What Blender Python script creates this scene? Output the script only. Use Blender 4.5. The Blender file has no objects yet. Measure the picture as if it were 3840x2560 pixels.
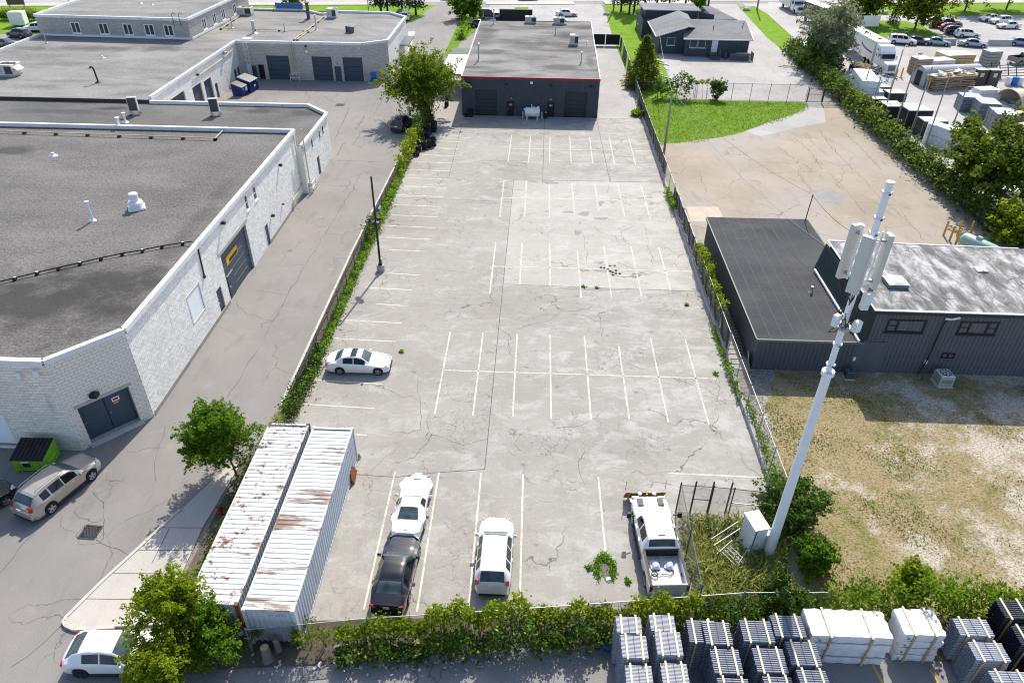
import bpy, math, random
import numpy as np
from mathutils import Vector, Matrix

# ------------------------------------------------------------------ camera, sky, sun, exposure
SC = bpy.context.scene
COL = SC.collection
R = math.radians
cam_d = bpy.data.cameras.new('camera')
cam_d.sensor_width = 36.0
cam_d.lens = 36.0 * 2711.3 / 3840.0
cam_d.clip_end = 3000
cam = bpy.data.objects.new('camera', cam_d)
COL.objects.link(cam)
cam.location = (0, 0, 31)
_p, _y, _r = R(34.912), R(-1.619), R(0.804)
_f = Vector((math.sin(_y) * math.cos(_p), math.cos(_y) * math.cos(_p), -math.sin(_p)))
_rt = Vector((math.cos(_y), -math.sin(_y), 0))
_up = _rt.cross(_f)
_r2 = math.cos(_r) * _rt + math.sin(_r) * _up
_u2 = -math.sin(_r) * _rt + math.cos(_r) * _up
cam.rotation_euler = Matrix((_r2, _u2, -_f)).transposed().to_euler()
SC.camera = cam

SUN_EL, SUN_AZ = 44.5, 10.3          # azimuth from +Y towards +X
world = bpy.data.worlds.new('World')
SC.world = world
world.use_nodes = True
_n = world.node_tree.nodes
_sky = _n.new('ShaderNodeTexSky')
_sky.sky_type = 'NISHITA'
_sky.sun_disc = False
_sky.sun_elevation = R(SUN_EL)
_sky.sun_rotation = R(SUN_AZ)
_sky.air_density = 0.75
_sky.dust_density = 1.3
_sky.ozone_density = 0.3
world.node_tree.links.new(_sky.outputs[0], _n['Background'].inputs[0])
_n['Background'].inputs[1].default_value = 0.15
sun_d = bpy.data.lights.new('sun', 'SUN')
sun_d.energy = 3.65
sun_d.angle = R(0.53)
sun_d.color = (1.0, 0.935, 0.825)
sun = bpy.data.objects.new('sun', sun_d)
COL.objects.link(sun)
_sd = Vector((math.sin(R(SUN_AZ)) * math.cos(R(SUN_EL)), math.cos(R(SUN_AZ)) * math.cos(R(SUN_EL)), math.sin(R(SUN_EL))))
sun.rotation_euler = _sd.to_track_quat('Z', 'Y').to_euler()
sun.location = (30, 60, 80)
SC.view_settings.view_transform = 'Standard'
SC.view_settings.look = 'None'
SC.view_settings.exposure = 0.72
SC.view_settings.gamma = 1.0
SC.view_settings.use_curve_mapping = False
SC.render.engine = 'CYCLES'
SC.cycles.max_bounces = 6
SC.cycles.transparent_max_bounces = 12
SC.cycles.use_denoising = True
SC.cycles.filter_width = 1.1

# ------------------------------------------------------------------ mesh helpers
RNG = random.Random(7)

class MB:
    def __init__(s):
        s.v = []; s.f = []
    def add(s, vs, fs):
        b = len(s.v)
        s.v += [tuple(p) for p in vs]
        s.f += [tuple(i + b for i in q) for q in fs]
        return s
    def box(s, c, d, rz=0.0, rx=0.0, ry=0.0):
        M = Matrix.Translation(c) @ Matrix.Rotation(rz, 4, 'Z') @ Matrix.Rotation(ry, 4, 'Y') @ Matrix.Rotation(rx, 4, 'X')
        h = [x / 2 for x in d]
        vs = [M @ Vector((sx * h[0], sy * h[1], sz * h[2])) for sz in (-1, 1) for sy in (-1, 1) for sx in (-1, 1)]
        return s.add(vs, [(0, 2, 3, 1), (4, 5, 7, 6), (0, 1, 5, 4), (2, 6, 7, 3), (0, 4, 6, 2), (1, 3, 7, 5)])
    def b2(s, x0, y0, z0, x1, y1, z1):
        return s.box(((x0 + x1) / 2, (y0 + y1) / 2, (z0 + z1) / 2), (abs(x1 - x0), abs(y1 - y0), abs(z1 - z0)))
    def cbox(s, c, d, bev, rz=0.0):      # box with a chamfered top edge
        M = Matrix.Translation(c) @ Matrix.Rotation(rz, 4, 'Z')
        h = [x / 2 for x in d]
        vs = []
        for z, k in ((-h[2], 0), (h[2] - bev, 0), (h[2], bev)):
            vs += [M @ Vector((a * (h[0] - k), b * (h[1] - k), z)) for a, b in ((-1, -1), (1, -1), (1, 1), (-1, 1))]
        fs = [(3, 2, 1, 0), (8, 9, 10, 11)]
        for L in (0, 4):
            for i in range(4):
                j = (i + 1) % 4
                fs.append((L + i, L + j, L + 4 + j, L + 4 + i))
        return s.add(vs, fs)
    def beam(s, p, q, w, h, up=(0, 0, 1)):   # rectangular bar from p to q
        p, q = Vector(p), Vector(q)
        d = (q - p).normalized()
        u = Vector(up)
        if abs(d.dot(u)) > .99: u = Vector((1, 0, 0))
        a = d.cross(u).normalized(); b = a.cross(d)
        vs = [e + a * (i * w / 2) + b * (j * h / 2) for e in (p, q) for i, j in ((-1, -1), (1, -1), (1, 1), (-1, 1))]
        return s.add(vs, [(3, 2, 1, 0), (4, 5, 6, 7), (0, 1, 5, 4), (1, 2, 6, 5), (2, 3, 7, 6), (3, 0, 4, 7)])
    def tube(s, p, q, r, n=8, r2=None, cap=True):
        p, q = Vector(p), Vector(q)
        if r2 is None: r2 = r
        d = (q - p).normalized()
        u = Vector((0, 0, 1)) if abs(d.z) < .9 else Vector((1, 0, 0))
        a = d.cross(u).normalized(); b = d.cross(a)
        vs = []
        for e, rr in ((p, r), (q, r2)):
            vs += [e + (a * math.cos(2 * math.pi * i / n) + b * math.sin(2 * math.pi * i / n)) * rr for i in range(n)]
        fs = [(i, (i + 1) % n, n + (i + 1) % n, n + i) for i in range(n)]
        if cap: fs += [tuple(range(n - 1, -1, -1)), tuple(range(n, 2 * n))]
        return s.add(vs, fs)
    def path(s, pts, r, n=6):
        for a, b in zip(pts, pts[1:]): s.tube(a, b, r, n)
        return s
    def lathe(s, c, prof, n=16, axis='Z', cap=True):
        c = Vector(c); vs = []
        for r, z in prof:
            for i in range(n):
                t = 2 * math.pi * i / n
                p = (r * math.cos(t), r * math.sin(t), z)
                if axis == 'Y': p = (p[0], p[2], p[1])
                if axis == 'X': p = (p[2], p[0], p[1])
                vs.append(c + Vector(p))
        fs = []
        for k in range(len(prof) - 1):
            fs += [(k * n + i, k * n + (i + 1) % n, (k + 1) * n + (i + 1) % n, (k + 1) * n + i) for i in range(n)]
        if cap:
            fs.append(tuple(range(n - 1, -1, -1)))
            fs.append(tuple(range((len(prof) - 1) * n, len(prof) * n)))
        return s.add(vs, fs)
    def prism(s, poly, z0, z1):
        n = len(poly)
        a = sum(poly[i][0] * poly[(i + 1) % n][1] - poly[(i + 1) % n][0] * poly[i][1] for i in range(n))
        if a < 0: poly = poly[::-1]
        vs = [(x, y, z0) for x, y in poly] + [(x, y, z1) for x, y in poly]
        fs = [tuple(range(n - 1, -1, -1)), tuple(range(n, 2 * n))] + [(i, (i + 1) % n, n + (i + 1) % n, n + i) for i in range(n)]
        return s.add(vs, fs)
    def sheet(s, poly, z=0.0):
        n = len(poly)
        a = sum(poly[i][0] * poly[(i + 1) % n][1] - poly[(i + 1) % n][0] * poly[i][1] for i in range(n))
        if a < 0: poly = poly[::-1]
        return s.add([(p[0], p[1], z) for p in poly], [tuple(range(n))])
    def quad(s, *ps):
        return s.add(ps, [tuple(range(len(ps)))])
    def build(s, name, mat, parent=None, world=False, smooth=False, loc=None):
        me = bpy.data.meshes.new(name)
        off = Vector((0, 0, 0))
        if world and parent is not None:
            q = parent
            while q is not None:
                off += q.location; q = q.parent
        me.from_pydata([(x - off.x, y - off.y, z - off.z) for x, y, z in s.v], [], s.f)
        if smooth:
            me.shade_smooth()
            me.set_sharp_from_angle(angle=R(38 if smooth is True else smooth))
        o = bpy.data.objects.new(name, me)
        COL.objects.link(o)
        if mat is not None: me.materials.append(mat)
        if parent is not None: o.parent = parent
        if loc: o.location = loc
        return o

def B(*a, **k): return MB().box(*a, **k)

def tag(o, label=None, cat=None, group=None, kind=None):
    if label: o['label'] = label
    if cat: o['category'] = cat
    if group: o['group'] = group
    if kind: o['kind'] = kind
    return o

def thing(name, label, cat, loc=(0, 0, 0), rz=0.0, group=None):
    o = bpy.data.objects.new(name, None)
    o.empty_display_size = 0.3
    COL.objects.link(o)
    o.location = loc if len(loc) == 3 else (loc[0], loc[1], 0)
    o.rotation_euler = (0, 0, rz)
    return tag(o, label, cat, group)

KIDS = {}
def copy_thing(root, loc=None, rz=None, label=None, group=None, scale=None):
    def cp(o, par):
        c = o.copy(); COL.objects.link(c)
        if par is not None: c.parent = par
        for ch in o.children: cp(ch, c)
        return c
    r = cp(root, None)
    if loc is not None: r.location = loc if len(loc) == 3 else (loc[0], loc[1], 0)
    if rz is not None: r.rotation_euler = (0, 0, rz)
    if label: r['label'] = label
    if group: r['group'] = group
    if scale: r.scale = scale if hasattr(scale, '__len__') else (scale,) * 3
    return r

def dup_mesh(o, parent, loc, rot=None, name=None):      # another part sharing mesh data
    c = o.copy(); COL.objects.link(c); c.parent = parent; c.location = loc
    if rot: c.rotation_euler = rot
    return c

def text_part(body, size, mat, parent, loc, rot, name='lettering', align='CENTER', extrude=0.002, sx=1.0):
    cu = bpy.data.curves.new(name, 'FONT')
    cu.body = body; cu.size = size; cu.align_x = align; cu.align_y = 'CENTER'; cu.extrude = extrude; cu.resolution_u = 2
    t = bpy.data.objects.new(name, cu)
    COL.objects.link(t)
    bpy.context.view_layer.update()
    me = bpy.data.meshes.new_from_object(t)
    bpy.data.objects.remove(t)
    o = bpy.data.objects.new(name, me); COL.objects.link(o)
    me.materials.clear(); me.materials.append(mat)
    o.parent = parent; o.location = loc; o.rotation_euler = rot; o.scale = (sx, 1, 1)
    return o

# ------------------------------------------------------------------ materials
class NT:
    def __init__(s, name):
        s.m = bpy.data.materials.new(name); s.m.use_nodes = True
        s.t = s.m.node_tree; s.n = s.t.nodes; s.l = s.t.links
        s.b = s.n['Principled BSDF']; s.out = s.n['Material Output']
        s.tc = s.n.new('ShaderNodeTexCoord').outputs['Object']
    def nd(s, t, **k):
        x = s.n.new(t)
        for a, v in k.items(): setattr(x, a, v)
        return x
    def lk(s, a, b): s.l.new(a, b)
    def mapping(s, scale, loc=(0, 0, 0), rot=(0, 0, 0), src=None):
        m = s.nd('ShaderNodeMapping'); m.inputs['Scale'].default_value = scale
        m.inputs['Location'].default_value = loc; m.inputs['Rotation'].default_value = rot
        s.lk(src or s.tc, m.inputs['Vector']); return m.outputs[0]
    def noise(s, scale, detail=3, rough=.55, vec=None, dist=0.0):
        x = s.nd('ShaderNodeTexNoise'); x.inputs['Scale'].default_value = scale
        x.inputs['Detail'].default_value = detail; x.inputs['Roughness'].default_value = rough
        x.inputs['Distortion'].default_value = dist
        s.lk(vec or s.tc, x.inputs['Vector']); return x.outputs['Fac']
    def vor(s, scale, vec=None, feature='DISTANCE_TO_EDGE'):
        x = s.nd('ShaderNodeTexVoronoi', feature=feature); x.inputs['Scale'].default_value = scale
        s.lk(vec or s.tc, x.inputs['Vector']); return x.outputs['Distance']
    def ramp(s, fac, stops, interp='LINEAR'):
        x = s.nd('ShaderNodeValToRGB'); x.color_ramp.interpolation = interp
        e = x.color_ramp.elements
        while len(e) < len(stops): e.new(.5)
        for el, (p, c) in zip(e, stops):
            el.position = p; el.color = (c, c, c, 1) if not hasattr(c, '__len__') else (*c[:3], 1)
        s.lk(fac, x.inputs[0]); return x.outputs[0]
    def math(s, op, a, b=None, c=None):
        x = s.nd('ShaderNodeMath', operation=op)
        for i, q in enumerate((a, b, c)):
            if q is None: continue
            if isinstance(q, (int, float)): x.inputs[i].default_value = q
            else: s.lk(q, x.inputs[i])
        return x.outputs[0]
    def mix(s, fac, a, b, mode='MIX'):
        x = s.nd('ShaderNodeMix', data_type='RGBA', blend_type=mode)
        for i, q in ((0, fac), (6, a), (7, b)):
            if isinstance(q, (int, float)): x.inputs[i].default_value = q if i == 0 else (q, q, q, 1)
            elif hasattr(q, '__len__'): x.inputs[i].default_value = (*q[:3], 1)
            else: s.lk(q, x.inputs[i])
        return x.outputs[2]
    def bump(s, h, strength=.3, dist=.02):
        x = s.nd('ShaderNodeBump'); x.inputs['Strength'].default_value = strength; x.inputs['Distance'].default_value = dist
        s.lk(h, x.inputs['Height']); s.lk(x.outputs[0], s.b.inputs['Normal'])
    def col(s, c):
        if hasattr(c, '__len__'): s.b.inputs['Base Color'].default_value = (*c[:3], 1)
        else: s.lk(c, s.b.inputs['Base Color'])
    def set(s, rough=.8, metal=0.0, spec=.4, coat=0.0):
        s.b.inputs['Roughness'].default_value = rough; s.b.inputs['Metallic'].default_value = metal
        s.b.inputs['Specular IOR Level'].default_value = spec; s.b.inputs['Coat Weight'].default_value = coat
        s.b.inputs['Coat Roughness'].default_value = .05

def mul(c, k): return tuple(min(1, x * k) for x in c)

MATS = {}
def pm(name, c, rough=.75, var=.12, scale=2.5, metal=0.0, spec=.35, coat=0.0, bump=0.0, bscale=30):
    """plain procedural material: base colour with two octaves of soft variation"""
    if name in MATS: return MATS[name]
    t = NT(name)
    f = t.noise(scale, 5, .6)
    t.col(t.ramp(f, [(.3, mul(c, 1 - var)), (.5, c), (.72, mul(c, 1 + var))]))
    t.set(rough, metal, spec, coat)
    if bump: t.bump(t.noise(bscale, 3), bump, .01)
    MATS[name] = t.m
    return t.m

def dirty(name, c, dirt=(.12, .09, .07), amt=.35, scale=1.2, rough=.7, thr=.55, streak=False, spec=.3, metal=0.0):
    """paint with irregular grime or streaks"""
    if name in MATS: return MATS[name]
    t = NT(name)
    v = t.mapping((1, 1, .15) if streak else (1, 1, 1))
    f = t.noise(scale, 7, .65, v)
    g2 = t.noise(scale * 6, 4, .6, v)
    k = t.math('ADD', f, t.math('MULTIPLY', t.math('SUBTRACT', g2, .5), .35))
    m = t.ramp(k, [(thr, 0.0), (thr + .16, amt)])
    t.col(t.mix(m, t.mix(t.noise(14, 2), mul(c, .93), mul(c, 1.05)), dirt))
    t.set(rough, metal, spec)
    MATS[name] = t.m
    return t.m

def leaf_mat(name, dark, light, trans=.35):
    if name in MATS: return MATS[name]
    t = NT(name)
    gm = t.nd('ShaderNodeNewGeometry')
    r = gm.outputs['Random Per Island']
    n = t.noise(.8, 2)
    f = t.math('ADD', t.math('MULTIPLY', r, .7), t.math('MULTIPLY', n, .4))
    c = t.ramp(f, [(.1, dark), (.55, tuple((a + b) / 2 for a, b in zip(dark, light))), (.95, light)])
    t.col(c); t.set(.6, 0, .15)
    tr = t.nd('ShaderNodeBsdfTranslucent'); t.lk(t.mix(.5, c, light), tr.inputs[0])
    mx = t.nd('ShaderNodeMixShader'); mx.inputs[0].default_value = trans
    t.lk(t.b.outputs[0], mx.inputs[1]); t.lk(tr.outputs[0], mx.inputs[2]); t.lk(mx.outputs[0], t.out.inputs[0])
    MATS[name] = t.m
    return t.m

def link_mat(name, c, pitch=.06, thick=.16):
    """woven wire: diamonds of air between wires"""
    if name in MATS: return MATS[name]
    t = NT(name)
    sx = t.nd('ShaderNodeSeparateXYZ'); t.lk(t.tc, sx.inputs[0])
    u = t.math('ADD', sx.outputs[0], sx.outputs[1])
    w = []
    for sg in (1, -1):
        q = t.math('FRACT', t.math('MULTIPLY', t.math('ADD', u, t.math('MULTIPLY', sx.outputs[2], sg)), 1 / pitch))
        w.append(t.math('LESS_THAN', q, thick))
    a = t.math('MAXIMUM', w[0], w[1])
    t.col(c); t.set(.45, .6, .4)
    tp = t.nd('ShaderNodeBsdfTransparent'); mx = t.nd('ShaderNodeMixShader')
    t.lk(a, mx.inputs[0]); t.lk(tp.outputs[0], mx.inputs[1]); t.lk(t.b.outputs[0], mx.inputs[2]); t.lk(mx.outputs[0], t.out.inputs[0])
    MATS[name] = t.m
    return t.m

def cracks(t, base, scale, width, warp, keep_scale, keep_thr, colour, seed=0.0):
    """irregular hairline cracks, present only where a slow mask allows"""
    wv = t.nd('ShaderNodeTexNoise'); wv.inputs['Scale'].default_value = scale * 2.2; wv.inputs['Detail'].default_value = 5
    mp = t.mapping((1, 1, 0), (seed, seed * 1.7, 0))
    t.lk(mp, wv.inputs['Vector'])
    ad = t.nd('ShaderNodeVectorMath', operation='MULTIPLY_ADD')
    t.lk(wv.outputs['Color'], ad.inputs[0]); ad.inputs[1].default_value = (warp,) * 3; t.lk(mp, ad.inputs[2])
    d = t.vor(scale, ad.outputs[0])
    line = t.ramp(d, [(0, 1.0), (width, .0)])
    keep = t.ramp(t.noise(keep_scale, 2, .5, t.mapping((1, 1, 0), (seed * 3, 9 - seed, 0))), [(keep_thr, 0.0), (keep_thr + .06, 1.0)])
    return t.mix(t.math('MULTIPLY', line, keep), base, colour)

def mat_concrete():
    t = NT('concrete_lot')
    c = t.ramp(t.noise(.11, 5, .6), [(.3, (.276, .261, .232)), (.5, (.320, .304, .275)), (.7, (.356, .342, .312))])
    gx = t.nd('ShaderNodeSeparateXYZ'); t.lk(t.tc, gx.inputs[0])
    side = t.ramp(t.math('MULTIPLY', gx.outputs[0], 1 / 15.0), [(0.0, .0), (.9, .07)])
    p = t.math('ADD', t.noise(.5, 10, .74, t.mapping((.75, 1.3, 0), (3, 8, 0)), .5), side)
    c = t.mix(t.ramp(p, [(.52, 0.0), (.60, .5), (.68, .8)]), c, (.448, .442, .418))
    c = t.mix(t.ramp(t.noise(1.6, 8, .72, t.mapping((.6, 1.6, 0), (13, 2, 0)), .8), [(.54, 0.0), (.64, .4)]), c, (.424, .413, .387))
    c = t.mix(t.ramp(t.noise(.8, 8, .7, t.mapping((1.5, .8, 0), (31, 4, 0)), .4), [(.54, 0.0), (.68, .5)]), c, (.228, .213, .188))
    # traffic-darkened aisles between the stall rows
    for y0, wd in ((48.7, 2.6), (63.3, 2.4), (78.2, 2.2), (33.0, 2.0)):
        d = t.math('MULTIPLY', t.math('ABSOLUTE', t.math('SUBTRACT', gx.outputs[1], y0)), 1 / wd)
        k = t.math('MULTIPLY', t.ramp(d, [(.2, .30), (1.0, 0.0)]), t.ramp(t.noise(.6, 6, .7, t.mapping((.35, 1.6, 0), (y0, 0, 0))), [(.4, 0.0), (.6, 1.0)]))
        c = t.mix(k, c, (.208, .194, .175))
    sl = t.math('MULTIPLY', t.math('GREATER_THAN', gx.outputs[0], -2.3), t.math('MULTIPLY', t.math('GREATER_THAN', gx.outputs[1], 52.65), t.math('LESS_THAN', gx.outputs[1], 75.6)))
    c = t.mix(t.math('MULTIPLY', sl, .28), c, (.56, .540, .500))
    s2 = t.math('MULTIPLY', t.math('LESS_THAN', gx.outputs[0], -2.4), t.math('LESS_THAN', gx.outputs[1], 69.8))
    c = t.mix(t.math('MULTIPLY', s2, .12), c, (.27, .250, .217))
    c = t.mix(t.ramp(t.noise(2.6, 8, .75), [(.58, 0.0), (.70, .4)]), c, (.480, .469, .443))
    c = t.mix(t.ramp(t.noise(7, 5, .8), [(.34, .35), (.48, 0.0)]), c, (.168, .159, .146))
    c = t.mix(t.ramp(t.noise(1.3, 9, .8, t.mapping((1, 1, 0), (55, 21, 0)), 1.2), [(.68, 0.0), (.71, .55)]), c, (.192, .183, .171))
    c = t.mix(t.ramp(t.noise(.9, 2, .5, t.mapping((1, 1, 0), (81, 11, 0))), [(.74, 0.0), (.80, .35)]), c, (.336, .215, .095))
    c = t.mix(t.ramp(t.vor(.55, t.mapping((1, 1, 0), (4, 4, 0)), 'F1'), [(.03, .55), (.10, 0.0)]), c, (.128, .119, .111))
    c = cracks(t, c, .11, .0042, 5.0, .16, .48, (.104, .099, .091), 2.0)
    c = cracks(t, c, .45, .010, 1.8, .2, .52, (.144, .136, .122), 11.0)
    c = cracks(t, c, 1.7, .03, .5, .22, .60, (.136, .128, .119), 23.0)
    t.col(c); t.set(.85, 0, .25)
    t.bump(t.noise(6, 4), .12, .01)
    return t.m

def mat_asphalt(name, c0, c1, crack=(.06, .055, .05), tint=None, seed=1.0, cs=.16, kt=.42, grain=.12):
    t = NT(name)
    c = t.ramp(t.noise(.12, 5, .6), [(.32, c0), (.66, c1)])
    if tint:
        c = t.mix(t.ramp(t.noise(.09, 4, .6, t.mapping((1, .6, 0), (seed * 9, 2, 0))), [(.42, 0.0), (.66, .8)]), c, tint)
    c = t.mix(t.ramp(t.noise(.5, 6, .62, t.mapping((1.6, .5, 0), (seed * 5, 7, 0))), [(.54, 0.0), (.72, .45)]), c, mul(c0, .72))
    c = t.mix(t.ramp(t.noise(.8, 6, .65, t.mapping((1, 1, 0), (seed * 2, 70, 0))), [(.58, 0.0), (.74, .5)]), c, mul(c1, 1.2))
    c = t.mix(t.ramp(t.noise(18, 3, .75), [(.40, grain * 2), (.52, 0.0)]), c, mul(c0, .45))
    c = t.mix(t.ramp(t.noise(14, 3, .75, t.mapping((1, 1, 1), (7, 7, 7))), [(.56, 0.0), (.70, grain * 2)]), c, mul(c1, 1.5))
    c = cracks(t, c, cs, .005, 3.6, .12, kt + .05, mul(c0, .5), seed)
    c = cracks(t, c, cs * 3, .012, .9, .2, .60, mul(c0, .55), seed + 7)
    t.col(c); t.set(.88, 0, .25); t.bump(t.noise(30, 3), .15, .01)
    return t.m

def mat_roof(name, c0, c1, stains=(), grain=.5, gs=14.0, streak=.4, wide=(.10, .10, .10), sthr=.53):
    """gravel or felt roof with ponding stains; stains = (x, y, rx, ry, strength) ellipses in object space"""
    t = NT(name)
    c = t.ramp(t.noise(.15, 5, .6, t.mapping((.8, 1.6, 1))), [(.35, c0), (.65, c1)])
    s = t.noise(.22, 6, .62, t.mapping((.55, 1.5, 1), (4, 9, 0)))
    c = t.mix(t.ramp(s, [(sthr, 0.0), (sthr + .15, streak)]), c, wide)
    g1 = t.noise(gs, 3, .8, t.mapping((1, 1, 1), (1, 2, 3)))
    c = t.mix(t.ramp(g1, [(.36, grain), (.50, 0.0)]), c, mul(c0, .25))
    g3 = t.noise(gs * .8, 3, .8, t.mapping((1, 1, 1), (9, 5, 3)))
    c = t.mix(t.ramp(g3, [(.52, 0.0), (.68, grain)]), c, mul(c1, 1.45))
    nz = t.math('MULTIPLY', t.math('SUBTRACT', t.noise(.35, 6, .65), .5), 2.2)
    for (x, y, rx, ry, k) in stains:
        mp = t.mapping((1 / rx, 1 / ry, 0), (-x / rx, -y / ry, 0))
        ln = t.nd('ShaderNodeVectorMath', operation='LENGTH'); t.lk(mp, ln.inputs[0])
        d = t.math('ADD', ln.outputs['Value'], nz)
        c = t.mix(t.ramp(d, [(.3, k * .88), (1.0, 0.0)]), c, (.042, .04, .038))
    t.col(c); t.set(.9, 0, .2); t.bump(t.noise(gs * 1.6, 3), .3, .02)
    return t.m

def mat_grass(name, g0, g1, dry=None, dirt=None, dthr=.5, sthr=.6):
    t = NT(name)
    c = t.ramp(t.noise(.5, 6, .7), [(.3, g0), (.68, g1)])
    if dry:
        c = t.mix(t.ramp(t.noise(.45, 8, .75, t.mapping((1, 1, 0), (5, 3, 0))), [(dthr - .07, 0.0), (dthr + .07, .95)]), c, dry)
    if dirt:
        gx = t.nd('ShaderNodeSeparateXYZ'); t.lk(t.tc, gx.inputs[0])
        k = t.math('ADD', t.noise(.28, 9, .72, t.mapping((1, 1, 0), (15, 43, 0))), t.ramp(t.math('MULTIPLY', t.math('SUBTRACT', gx.outputs[0], 17.0), .055), [(0, 0.0), (1, .2)]))
        c = t.mix(t.ramp(k, [(sthr - .05, 0.0), (sthr + .06, .95)]), c, dirt)
    c = t.mix(t.ramp(t.noise(7, 5, .8), [(.38, .75), (.54, 0.0)]), c, mul(g0, .35))
    c = t.mix(t.ramp(t.noise(5, 5, .8, t.mapping((1, 1, 1), (3, 1, 8))), [(.54, 0.0), (.7, .45)]), c, mul(dry or g1, 1.3))
    t.col(c); t.set(.95, 0, .1); t.bump(t.noise(9, 5, .75), .8, .08)
    return t.m

def mat_block(name, c, stain=.35, seed=0.0):
    """concrete block with weather streaks below the coping; joints are modelled"""
    t = NT(name)
    gm = t.nd('ShaderNodeNewGeometry')
    rp = gm.outputs['Random Per Island']
    b0 = t.ramp(rp, [(0.0, mul(c, .88)), (.5, c), (1.0, mul(c, 1.09))])
    b0 = t.mix(t.ramp(t.noise(.35, 5, .6, t.mapping((1, 1, 1), (seed, 3, 1))), [(.42, 0.0), (.66, stain)]), b0, mul(c, .68))
    st = t.noise(1.1, 6, .7, t.mapping((1, 1, .14), (seed * 3, 8, 0)))
    b0 = t.mix(t.ramp(st, [(.60, 0.0), (.72, stain * 1.1)]), b0, (.13, .12, .11))
    b0 = t.mix(t.ramp(t.noise(25, 3), [(.4, .25), (.5, 0.0)]), b0, mul(c, .7))
    t.col(b0); t.set(.92, 0, .2); t.bump(t.noise(40, 3), .2, .006)
    return t.m

def mat_paint(name, c, rough=.25, metal=0.0):
    if name in MATS: return MATS[name]
    t = NT(name)
    f = t.noise(3.0, 4)
    t.col(t.ramp(f, [(.35, mul(c, .95)), (.65, mul(c, 1.02))]))
    t.set(rough, metal, .5, .9)
    MATS[name] = t.m
    return t.m

def mat_glass(name='car_glass', c=(.012, .02, .022), rough=.04):
    if name in MATS: return MATS[name]
    t = NT(name)
    t.col(t.ramp(t.noise(1.7, 3), [(.35, mul(c, .7)), (.65, mul(c, 1.5))])); t.set(rough, 0, .5)
    MATS[name] = t.m
    return t.m

# ------------------------------------------------------------------ fast leaf meshes
def leaf_mesh(name, P, S, rng, mat, parent=None, droop=0.0, aspect=.5, up=.35):
    """one small folded leaf per point; P (n,3), S sizes (n,)"""
    n = len(P)
    d = rng.normal(size=(n, 3)); d[:, 2] = d[:, 2] * .6 - droop
    d /= np.linalg.norm(d, axis=1)[:, None] + 1e-9
    nr = rng.normal(size=(n, 3)) * .8; nr[:, 2] += up * 2
    a = np.cross(d, nr); a /= np.linalg.norm(a, axis=1)[:, None] + 1e-9
    nn = np.cross(a, d)
    S = S[:, None]
    tip = P + d * S; mid = P + d * S * .45 - nn * S * .08
    l = mid + a * S * aspect + nn * S * .10; r = mid - a * S * aspect + nn * S * .10
    V = np.stack([P, l, tip, r], axis=1).reshape(-1, 3)
    me = bpy.data.meshes.new(name)
    me.vertices.add(4 * n); me.vertices.foreach_set('co', V.astype(np.float32).ravel())
    me.loops.add(4 * n); me.loops.foreach_set('vertex_index', np.arange(4 * n, dtype=np.int32))
    me.polygons.add(n); me.polygons.foreach_set('loop_start', np.arange(0, 4 * n, 4, dtype=np.int32))
    try: me.polygons.foreach_set('loop_total', np.full(n, 4, dtype=np.int32))
    except Exception: pass
    me.update(calc_edges=True)
    me.materials.append(mat)
    o = bpy.data.objects.new(name, me); COL.objects.link(o)
    if parent is not None: o.parent = parent
    return o

# ------------------------------------------------------------------ ground and paving
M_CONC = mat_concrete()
M_ASPH = mat_asphalt('asphalt_drive', (.205, .196, .188), (.275, .262, .25), tint=(.275, .25, .23), seed=2.0)
M_ASPH2 = mat_asphalt('asphalt_alley', (.21, .205, .2), (.30, .29, .28), seed=5.0)
M_YARD = mat_asphalt('asphalt_red', (.285, .238, .185), (.385, .328, .26), crack=(.19, .15, .12), tint=(.35, .335, .315), seed=9.0, cs=.13, kt=.40)
M_PALE = mat_asphalt('yard_paving', (.33, .318, .305), (.44, .43, .42), crack=(.2, .19, .18), seed=13.0, kt=.5)
M_ROAD = mat_asphalt('asphalt_road', (.36, .355, .345), (.44, .435, .425), crack=(.2, .19, .18), seed=17.0, kt=.5)
M_WALK = mat_asphalt('walk_concrete', (.44, .41, .37), (.53, .50, .455), crack=(.3, .28, .25), seed=21.0, kt=.6)
M_KERB = pm('kerb_concrete', (.50, .47, .42), .9, .18, 1.5)
M_LAWN = mat_grass('lawn', (.10, .20, .012), (.20, .34, .025), dry=(.25, .30, .06), dthr=.60)
M_LAWN2 = mat_grass('lawn_far', (.12, .25, .012), (.24, .40, .025))
M_FIELD = mat_grass('dry_field', (.15, .17, .045), (.24, .23, .085), dry=(.37, .29, .17), dirt=(.58, .52, .44), dthr=.44, sthr=.625)
M_GRAVEL = mat_roof('gravel', (.22, .20, .18), (.36, .34, .31), grain=.6, gs=5.0)
M_LINE = dirty('line_paint', (.70, .645, .53), dirt=(.40, .385, .355), amt=.9, scale=1.6, thr=.44, rough=.8)
M_JOINT = pm('joint_dark', (.10, .095, .09), .95, .3, 3)
M_SOIL = pm('soil', (.12, .10, .075), .95, .3, 1.5)

def ground(name, poly, mat, z, parent=None):
    o = MB().sheet(poly, z).build(name, mat, parent)
    if parent is None: o['kind'] = 'structure'
    return o

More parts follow.
